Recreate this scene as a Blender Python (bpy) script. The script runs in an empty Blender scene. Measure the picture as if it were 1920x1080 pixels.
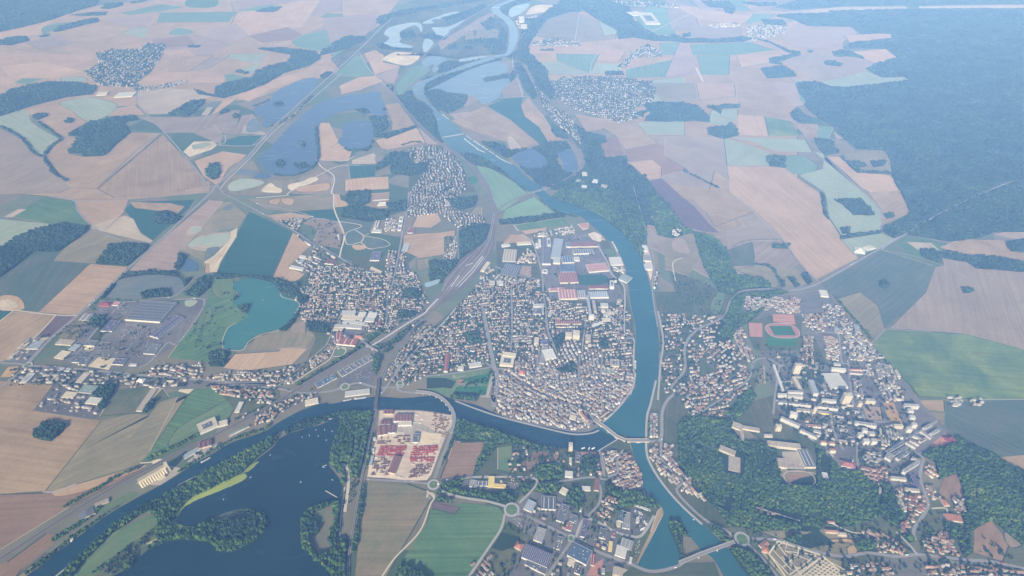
import bpy, math, random
import numpy as np
from mathutils import Vector
R = math.radians
rng = random.Random(7); nr = np.random.default_rng(11)
SC = bpy.context.scene; COL = SC.collection
# ------------------------------------------------------------------ camera
H, F, TILT = 2100.0, 1100.0, R(37.5)
CT, ST = math.cos(TILT), math.sin(TILT)
cam = bpy.data.cameras.new('camera'); co = bpy.data.objects.new('camera', cam); COL.objects.link(co)
cam.sensor_width = 36; cam.lens = F/1920*36; cam.clip_start = 5; cam.clip_end = 150000
co.location = (0, 0, H); co.rotation_euler = (R(90)-TILT, 0, 0); SC.camera = co
GZ = 2.2          # mean ground level of the stacked sheets
def px(u, v, z=GZ):
    x = (u-960)/F; y = -(v-540)/F
    d = (x, y*ST+CT, y*CT-ST)
    t = (H-z)/-d[2]
    return (d[0]*t, d[1]*t)
def unpx(X, Y, z=GZ):
    dz = z-H; f = Y*CT - dz*ST; y = Y*ST + dz*CT
    return 960+F*X/f, 540-F*y/f
# pieces of the map: survey squares with their origin and scale
T = {'TL':(0,0,3),'TC':(640,0,3),'TR':(1280,0,3),'ML':(0,360,3),'MC':(640,360,3),'MR':(1280,360,3),'BL':(0,720,3),'BC':(640,720,3),'BR':(1280,720,3),
 'a':(0,540,6),'b':(480,360,6),'c':(480,540,6),'d':(800,400,6),'e':(960,400,6),'g':(800,570,6),'h':(960,570,6),'i':(640,740,6),'j':(960,740,6),'k':(960,900,6),
 'l':(1360,540,6),'m':(1440,660,6),'n':(1280,780,6),'o':(1600,780,6),'p':(1400,900,6)}
def pts(s):
    out = []; t = None
    for w in s.split():
        if w in T: t = T[w]
        else:
            x, y = w.split(','); out.append((t[0]+float(x)/t[2], t[1]+float(y)/t[2]))
    return out
def W(p): return [px(u, v) for u, v in p]
def smooth(p, closed=True, n=5):
    p = np.array(p, float); N = len(p); out = []
    for i in range(N if closed else N-1):
        if closed: a, b, c, d = p[i-1], p[i], p[(i+1)%N], p[(i+2)%N]
        else: a, b, c, d = p[max(i-1,0)], p[i], p[i+1], p[min(i+2,N-1)]
        for k in range(n):
            t = k/n
            out.append(0.5*((2*b)+(c-a)*t+(2*a-5*b+4*c-d)*t*t+(3*b-a-3*c+d)*t**3))
    if not closed: out.append(p[-1])
    return [tuple(q) for q in out]
def roughen(p, amp, step):
    "world polygon -> subdivided with small irregularities"
    out = []; N = len(p)
    for i in range(N):
        a = np.array(p[i]); b = np.array(p[(i+1)%N]); L = np.hypot(*(b-a)); k = max(1, min(24, int(L/step)))
        n = np.array([-(b-a)[1], (b-a)[0]])/max(L, 1e-6)
        for j in range(k):
            o = rng.uniform(-amp, amp) if j else rng.uniform(-amp, amp)*.4
            out.append(tuple(a+(b-a)*j/k+n*o))
    return out
# ------------------------------------------------------------------ occupancy raster (avoid houses in rivers, trees on roads)
PAD = 120; MS = 2
MK = np.zeros(((1080+2*PAD)*MS, (1920+2*PAD)*MS), np.uint8)
WATER, ROAD, BLD, WOOD, NOB = 1, 2, 4, 8, 16
def fillmask(pp, bit):
    P = (np.array(pp)+PAD)*MS
    if len(P) < 3: return
    x = P[:,0]; y = P[:,1]; x2 = np.roll(x,-1); y2 = np.roll(y,-1)
    for r in range(max(0,int(y.min())), min(MK.shape[0]-1, int(y.max())+1)+1):
        c = r+.5; m = ((y<=c)&(y2>c))|((y2<=c)&(y>c))
        if not m.any(): continue
        xs = np.sort(x[m]+(c-y[m])*(x2[m]-x[m])/(y2[m]-y[m]))
        for k in range(0, len(xs)-1, 2):
            a = int(max(0, round(xs[k]))); b = int(min(MK.shape[1], round(xs[k+1])))
            if b > a: MK[r, a:b] |= bit
def mk(X, Y):
    u, v = unpx(X, Y); i = int((v+PAD)*MS); j = int((u+PAD)*MS)
    if 0 <= i < MK.shape[0] and 0 <= j < MK.shape[1]: return int(MK[i, j])
    return 255
def maskW(wp, bit): fillmask([unpx(*q) for q in wp], bit)
# ------------------------------------------------------------------ materials
MATS = {}
def newmat(name):
    m = bpy.data.materials.new(name); m.use_nodes = True; nt = m.node_tree
    b = nt.nodes['Principled BSDF']; b.inputs['Roughness'].default_value = .9; b.inputs['Specular IOR Level'].default_value = .15
    return m, nt, b
def N(nt, t, **kw):
    n = nt.nodes.new(t)
    for k, v in kw.items():
        if k in n.inputs: n.inputs[k].default_value = v
        else: setattr(n, k, v)
    return n
def L(nt, a, b): nt.links.new(a, b)
def mathn(nt, op, a, b=None):
    n = nt.nodes.new('ShaderNodeMath'); n.operation = op
    for i, v in enumerate((a, b)):
        if v is None: continue
        if isinstance(v, (int, float)): n.inputs[i].default_value = v
        else: L(nt, v, n.inputs[i])
    return n.outputs[0]
def ramp(nt, fac, stops):
    r = nt.nodes.new('ShaderNodeValToRGB'); e = r.color_ramp.elements
    while len(e) < len(stops): e.new(.5)
    for i, (p, c) in enumerate(stops): e[i].position = p; e[i].color = (*c, 1)
    L(nt, fac, r.inputs[0]); return r.outputs[0]
def mixc(nt, fac, a, b, mode='MIX'):
    n = nt.nodes.new('ShaderNodeMix'); n.data_type = 'RGBA'; n.blend_type = mode
    for s, v in ((0, fac), (6, a), (7, b)):
        if isinstance(v, (int, float)): n.inputs[s].default_value = v
        elif isinstance(v, tuple): n.inputs[s].default_value = (*v, 1)
        else: L(nt, v, n.inputs[s])
    return n.outputs[2]
def plain(name, c, rough=.8, var=.12, scale=.08, spec=.2, metal=0.0):
    if name in MATS: return MATS[name]
    m, nt, b = newmat(name); tc = N(nt, 'ShaderNodeTexCoord')
    n = N(nt, 'ShaderNodeTexNoise', Scale=scale, Detail=6.0); L(nt, tc.outputs['Object'], n.inputs['Vector'])
    oi = N(nt, 'ShaderNodeObjectInfo')
    k = mathn(nt, 'ADD', mathn(nt, 'MULTIPLY', n.outputs[0], var*2), mathn(nt, 'ADD', 1-var-var*.5, mathn(nt, 'MULTIPLY', oi.outputs['Random'], var)))
    L(nt, mixc(nt, 1.0, c, k, 'MULTIPLY'), b.inputs['Base Color'])
    b.inputs['Roughness'].default_value = rough; b.inputs['Specular IOR Level'].default_value = spec; b.inputs['Metallic'].default_value = metal
    MATS[name] = m; return m
def field_mat(key, c, c2, streak=.26, patch=.25, lines=.16):
    "crop or soil: large tone patches, drill streaks along local X, fine grain"
    k = 'field_'+key
    if k in MATS: return MATS[k]
    m, nt, b = newmat(k); tc = N(nt, 'ShaderNodeTexCoord'); oi = N(nt, 'ShaderNodeObjectInfo')
    off = N(nt, 'ShaderNodeVectorMath', operation='ADD'); L(nt, tc.outputs['Object'], off.inputs[0])
    rv = N(nt, 'ShaderNodeCombineXYZ'); r1 = mathn(nt, 'MULTIPLY', oi.outputs['Random'], 9000.0); L(nt, r1, rv.inputs[0]); L(nt, r1, rv.inputs[1]); L(nt, rv.outputs[0], off.inputs[1])
    big = N(nt, 'ShaderNodeTexNoise', Scale=.0045, Detail=7.0, Roughness=.62, Distortion=.6); L(nt, off.outputs[0], big.inputs['Vector'])
    mp = N(nt, 'ShaderNodeMapping'); mp.inputs['Scale'].default_value = (.0022, .055, 1); L(nt, off.outputs[0], mp.inputs[0])
    st = N(nt, 'ShaderNodeTexNoise', Scale=1.0, Detail=5.0, Roughness=.6); L(nt, mp.outputs[0], st.inputs['Vector'])
    mp2 = N(nt, 'ShaderNodeMapping'); mp2.inputs['Scale'].default_value = (.0009, .3, 1); L(nt, off.outputs[0], mp2.inputs[0])
    s2 = N(nt, 'ShaderNodeTexNoise', Scale=.28, Detail=3.0); L(nt, mp2.outputs[0], s2.inputs['Vector'])
    fine = N(nt, 'ShaderNodeTexNoise', Scale=.06, Detail=8.0, Roughness=.7); L(nt, off.outputs[0], fine.inputs['Vector'])
    f1 = ramp(nt, big.outputs[0], [(.36, (0,0,0)), (.66, (1,1,1))])
    col = mixc(nt, f1, c, c2)
    v = mathn(nt, 'ADD', mathn(nt, 'MULTIPLY', mathn(nt, 'SUBTRACT', st.outputs[0], .5), streak*2.4), mathn(nt, 'MULTIPLY', mathn(nt, 'SUBTRACT', s2.outputs[0], .5), lines*2))
    v = mathn(nt, 'ADD', v, mathn(nt, 'MULTIPLY', mathn(nt, 'SUBTRACT', fine.outputs[0], .5), .55))
    wide = N(nt, 'ShaderNodeTexNoise', Scale=.0013, Detail=4.0, Roughness=.55, Distortion=1.5); L(nt, off.outputs[0], wide.inputs['Vector'])
    v = mathn(nt, 'ADD', v, mathn(nt, 'MULTIPLY', mathn(nt, 'SUBTRACT', wide.outputs[0], .5), .5))
    v = mathn(nt, 'ADD', v, mathn(nt, 'ADD', .92, mathn(nt, 'MULTIPLY', oi.outputs['Random'], .16)))
    L(nt, mixc(nt, 1.0, col, v, 'MULTIPLY'), b.inputs['Base Color'])
    b.inputs['Roughness'].default_value = 1; b.inputs['Specular IOR Level'].default_value = .05
    MATS[k] = m; return m
FC = {  # soil, stubble and crop colours (linear)
 'tan':((.335,.235,.128),(.43,.31,.185)), 'pink':((.45,.305,.18),(.52,.365,.23)), 'sand':((.50,.42,.31),(.42,.34,.25)), 'cream':((.74,.64,.46),(.58,.47,.33)),
 'grey':((.285,.225,.165),(.345,.27,.20)), 'olive':((.22,.20,.115),(.30,.25,.15)), 'stub':((.30,.225,.135),(.20,.205,.11)), 'brown':((.275,.175,.11),(.325,.215,.14)), 'pale':((.29,.36,.25),(.33,.37,.27)),
 'mint':((.19,.33,.175),(.23,.35,.21)), 'green':((.08,.18,.07),(.135,.215,.09)), 'grass':((.10,.19,.085),(.17,.215,.10)), 'gteal':((.14,.25,.165),(.17,.26,.18)),
 'teal':((.028,.105,.075),(.035,.115,.085)), 'tealo':((.085,.135,.10),(.135,.155,.12)), 'lime':((.085,.17,.08),(.24,.30,.09)), 'purple':((.15,.105,.115),(.18,.125,.13)), 'mauve':((.345,.255,.20),(.39,.29,.23)),
 'scrub':((.075,.11,.055),(.17,.165,.10)), 'asphalt':((.14,.135,.14),(.20,.19,.19)), 'town':((.14,.14,.125),(.22,.205,.18)), 'oldtown':((.17,.155,.15),(.22,.20,.19)),
 'garden':((.07,.105,.045),(.14,.14,.08)), 'gravel':((.36,.32,.28),(.44,.39,.33)), 'yard':((.50,.40,.32),(.74,.63,.50)), 'redclay':((.47,.23,.18),(.50,.26,.20)),
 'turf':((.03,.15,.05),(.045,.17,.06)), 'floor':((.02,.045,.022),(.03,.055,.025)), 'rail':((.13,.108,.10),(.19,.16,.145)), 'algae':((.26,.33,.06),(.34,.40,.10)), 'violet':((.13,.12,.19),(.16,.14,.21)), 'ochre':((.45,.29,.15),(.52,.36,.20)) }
def fm(k):
    a, b = FC[k]; return field_mat(k, a, b, .34 if k in ('green','lime','tealo') else .26, .25, .5 if k == 'green' else .2)
def water_mat(key, c, c2, rough=.16):
    k = 'water_'+key; sky_sheen = key == 'seine'
    if k in MATS: return MATS[k]
    m, nt, b = newmat(k); tc = N(nt, 'ShaderNodeTexCoord')
    n = N(nt, 'ShaderNodeTexNoise', Scale=.0035, Detail=5.0, Distortion=1.2); L(nt, tc.outputs['Object'], n.inputs['Vector'])
    f = ramp(nt, n.outputs[0], [(.35, (0,0,0)), (.65, (1,1,1))]); base = mixc(nt, f, c, c2)
    if sky_sheen:                                              # sky reflection painted into the base colour, paler with distance
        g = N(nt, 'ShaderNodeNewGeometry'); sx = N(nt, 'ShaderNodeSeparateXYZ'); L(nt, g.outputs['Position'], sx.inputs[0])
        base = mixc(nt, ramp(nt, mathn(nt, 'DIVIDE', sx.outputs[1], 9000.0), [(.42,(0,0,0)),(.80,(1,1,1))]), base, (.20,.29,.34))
    L(nt, base, b.inputs['Base Color'])
    w = N(nt, 'ShaderNodeTexNoise', Scale=.25, Detail=4.0); L(nt, tc.outputs['Object'], w.inputs['Vector'])
    bp = N(nt, 'ShaderNodeBump', Strength=.12, Distance=.4); L(nt, w.outputs[0], bp.inputs['Height']); L(nt, bp.outputs[0], b.inputs['Normal'])
    mpw = N(nt, 'ShaderNodeMapping'); mpw.inputs['Scale'].default_value = (.004, .016, 1); mpw.inputs['Rotation'].default_value = (0, 0, .5); L(nt, tc.outputs['Object'], mpw.inputs[0])
    nw = N(nt, 'ShaderNodeTexNoise', Scale=1.0, Detail=4.0, Distortion=.8); L(nt, mpw.outputs[0], nw.inputs['Vector']); L(nt, mathn(nt, 'ADD', .02, mathn(nt, 'MULTIPLY', nw.outputs[0], .4)), b.inputs['Roughness'])
    b.inputs['Specular IOR Level'].default_value = .5; b.inputs['IOR'].default_value = 1.33
    MATS[k] = m; return m
def foliage_mat(key, dark, light, warm):
    k = 'foliage_'+key
    if k in MATS: return MATS[k]
    m, nt, b = newmat(k); a = N(nt, 'ShaderNodeAttribute', attribute_name='tint'); tc = N(nt, 'ShaderNodeTexCoord')
    n = N(nt, 'ShaderNodeTexNoise', Scale=.30, Detail=6.0, Roughness=.75); L(nt, tc.outputs['Object'], n.inputs['Vector'])
    n2 = N(nt, 'ShaderNodeTexNoise', Scale=.0042, Detail=7.0, Roughness=.65, Distortion=.8); L(nt, tc.outputs['Object'], n2.inputs['Vector'])
    t = mathn(nt, 'ADD', a.outputs['Fac'], mathn(nt, 'MULTIPLY', mathn(nt, 'SUBTRACT', n2.outputs[0], .5), 1.9))
    c = ramp(nt, t, [(.0, dark), (.78, light), (1.0, warm)])
    v = mathn(nt, 'ADD', .45, mathn(nt, 'MULTIPLY', n.outputs[0], 1.1))
    L(nt, mixc(nt, 1.0, c, v, 'MULTIPLY'), b.inputs['Base Color']); b.inputs['Roughness'].default_value = .85
    MATS[k] = m; return m
FOL = foliage_mat('broadleaf', (.016,.042,.018), (.042,.092,.028), (.13,.15,.035))
FOLF = foliage_mat('forest', (.009,.032,.020), (.036,.082,.040), (.07,.12,.05))
FOLB = foliage_mat('hillside', (.014,.042,.014), (.072,.15,.032), (.15,.185,.04))
def wall_mat(key, c, win=True):
    "rendered facade with rows of window openings"
    k = 'facade_'+key
    if k in MATS: return MATS[k]
    m, nt, b = newmat(k); tc = N(nt, 'ShaderNodeTexCoord'); s = N(nt, 'ShaderNodeSeparateXYZ'); L(nt, tc.outputs['Object'], s.inputs[0])
    h = mathn(nt, 'ADD', s.outputs[0], s.outputs[1])
    fx = mathn(nt, 'FRACT', mathn(nt, 'DIVIDE', h, 3.6)); fz = mathn(nt, 'FRACT', mathn(nt, 'DIVIDE', s.outputs[2], 2.9))
    w = mathn(nt, 'MULTIPLY', mathn(nt, 'GREATER_THAN', fx, .55), mathn(nt, 'GREATER_THAN', fz, .5))
    bay = mathn(nt, 'GREATER_THAN', mathn(nt, 'FRACT', mathn(nt, 'DIVIDE', h, 14.5)), .72)
    n = N(nt, 'ShaderNodeTexNoise', Scale=.15, Detail=5.0); L(nt, tc.outputs['Object'], n.inputs['Vector'])
    base = mixc(nt, 1.0, c, mathn(nt, 'ADD', .85, mathn(nt, 'MULTIPLY', n.outputs[0], .3)), 'MULTIPLY')
    base = mixc(nt, mathn(nt, 'MULTIPLY', bay, .3), base, (.45,.40,.33))
    L(nt, mixc(nt, mathn(nt, 'MULTIPLY', w, .8), base, (.05,.06,.075)) if win else base, b.inputs['Base Color']); b.inputs['Roughness'].default_value = .7
    MATS[k] = m; return m
def attr_mat(key, rough=.85, var=.3):
    k = 'tiles_'+key
    if k in MATS: return MATS[k]
    m, nt, b = newmat(k); a = N(nt, 'ShaderNodeAttribute', attribute_name='col'); tc = N(nt, 'ShaderNodeTexCoord')
    n = N(nt, 'ShaderNodeTexNoise', Scale=.25, Detail=5.0); L(nt, tc.outputs['Object'], n.inputs['Vector'])
    L(nt, mixc(nt, 1.0, a.outputs['Color'], mathn(nt, 'ADD', 1-var/2, mathn(nt, 'MULTIPLY', n.outputs[0], var)), 'MULTIPLY'), b.inputs['Base Color']); b.inputs['Roughness'].default_value = rough
    MATS[k] = m; return m
# ------------------------------------------------------------------ objects
def tag(o, label=None, cat=None, group=None, kind=None):
    if label: o['label'] = label
    if cat: o['category'] = cat
    if group: o['group'] = group
    if kind: o['kind'] = kind
    return o
def mesh(name, V, Fc, mats, parent=None, mi=None, loc=(0,0,0), rz=0):
    me = bpy.data.meshes.new(name); me.from_pydata([tuple(map(float, v)) for v in V], [], [tuple(f) for f in Fc])
    for m in (mats if isinstance(mats, (list, tuple)) else [mats]): me.materials.append(m)
    if mi is not None: me.polygons.foreach_set('material_index', np.array(mi, np.int32))
    me.update(); o = bpy.data.objects.new(name, me); COL.objects.link(o); o.location = loc; o.rotation_euler = (0,0,rz)
    if parent: o.parent = parent
    return o
def npmesh(name, V, Fc, mats, mi=None, tint=None, col=None):
    "V (n,3), Fc list of (k,m) index arrays"
    me = bpy.data.meshes.new(name); me.vertices.add(len(V)); me.vertices.foreach_set('co', np.asarray(V, np.float32).ravel())
    lens = np.concatenate([np.full(len(f), f.shape[1], np.int32) for f in Fc]); loops = np.concatenate([f.ravel() for f in Fc]).astype(np.int32)
    me.loops.add(len(loops)); me.loops.foreach_set('vertex_index', loops)
    me.polygons.add(len(lens)); st = np.concatenate([[0], np.cumsum(lens)[:-1]]).astype(np.int32)
    me.polygons.foreach_set('loop_start', st); me.polygons.foreach_set('loop_total', lens)
    for m in mats: me.materials.append(m)
    if mi is not None: me.polygons.foreach_set('material_index', np.asarray(mi, np.int32))
    if tint is not None:
        a = me.attributes.new('tint', 'FLOAT', 'POINT'); a.data.foreach_set('value', np.asarray(tint, np.float32))
    if col is not None:
        a = me.attributes.new('col', 'FLOAT_COLOR', 'POINT'); a.data.foreach_set('color', np.asarray(col, np.float32).ravel())
    me.update(calc_edges=True); me.validate()
    o = bpy.data.objects.new(name, me); COL.objects.link(o); return o
ZC = {'field':[.10, .004], 'verge':[1.52, .004], 'lot':[1.55, .005], 'wood':[1.64, .003], 'water':[2.06, .005], 'road':[2.32, .003]}
def nextz(layer):
    z = ZC[layer]; z[0] += z[1]; return z[0]
def sheet(name, wp, mat, layer='field', ang=None, kind='structure'):
    z = nextz(layer); P = np.array(wp)
    if ang is None:
        e = np.roll(P, -1, 0)-P; i = int(np.argmax((e**2).sum(1))); ang = math.atan2(e[i,1], e[i,0])
    c = P.mean(0); ca, sa = math.cos(-ang), math.sin(-ang); q = P-c
    V = [(x*ca-y*sa, x*sa+y*ca, 0) for x, y in q]
    o = mesh(name, V, [range(len(V))], mat, None, None, (c[0], c[1], z), ang)
    if o.data.polygons[0].normal.z < 0: o.data.flip_normals()
    if kind: o['kind'] = kind
    return o
def ribbon_poly(p, w):
    "world polyline -> (left, right) offset points"
    P = np.array(p, float); d = np.gradient(P, axis=0); d /= np.maximum(np.hypot(d[:,0], d[:,1]), 1e-6)[:,None]
    n = np.stack([-d[:,1], d[:,0]], 1); return P+n*w/2, P-n*w/2
def ribbon(name, wp, w, mat, layer='road', bit=ROAD, z=None, parent=None, margin=2.0):
    a, b = ribbon_poly(wp, w); z = nextz(layer) if z is None else z
    V = [(x, y, z) for x, y in a]+[(x, y, z) for x, y in b]; n = len(a)
    o = mesh(name, V, [(i, n+i, n+i+1, i+1) for i in range(n-1)], mat, parent)
    o['kind'] = 'structure'
    if bit:
        a2, b2 = ribbon_poly(wp, w+margin)
        for i in range(n-1): maskW([a2[i], b2[i], b2[i+1], a2[i+1]], bit)
    return o
SUN_STRENGTH, SKY_STRENGTH, EXPO = 5.0, .09, .10
HAZE_D, HAZE_G, HAZE_COL = .75e-4, -.36, (.23,.455,.98,1)
# ------------------------------------------------------------------ ground, fields
gm, nt, b = newmat('farmland')
tc = N(nt, 'ShaderNodeTexCoord'); vo = N(nt, 'ShaderNodeTexVoronoi', Scale=.0022); L(nt, tc.outputs['Object'], vo.inputs['Vector'])
sp = N(nt, 'ShaderNodeSeparateColor'); L(nt, vo.outputs['Color'], sp.inputs[0])
nn = N(nt, 'ShaderNodeTexNoise', Scale=.01, Detail=8.0); L(nt, tc.outputs['Object'], nn.inputs['Vector'])
cc = ramp(nt, sp.outputs[0], [(.0,(.15,.16,.10)),(.25,(.24,.20,.13)),(.45,(.20,.19,.13)),(.6,(.11,.16,.09)),(.75,(.17,.20,.12)),(.9,(.07,.12,.055))])
L(nt, mixc(nt, 1.0, cc, mathn(nt, 'ADD', .75, mathn(nt, 'MULTIPLY', nn.outputs[0], .5)), 'MULTIPLY'), b.inputs['Base Color'])
o = mesh('ground', [(-25000,-5500,0),(25000,-5500,0),(25000,44000,0),(-25000,44000,0)], [(0,1,2,3)], gm); o['kind'] = 'structure'
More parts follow.
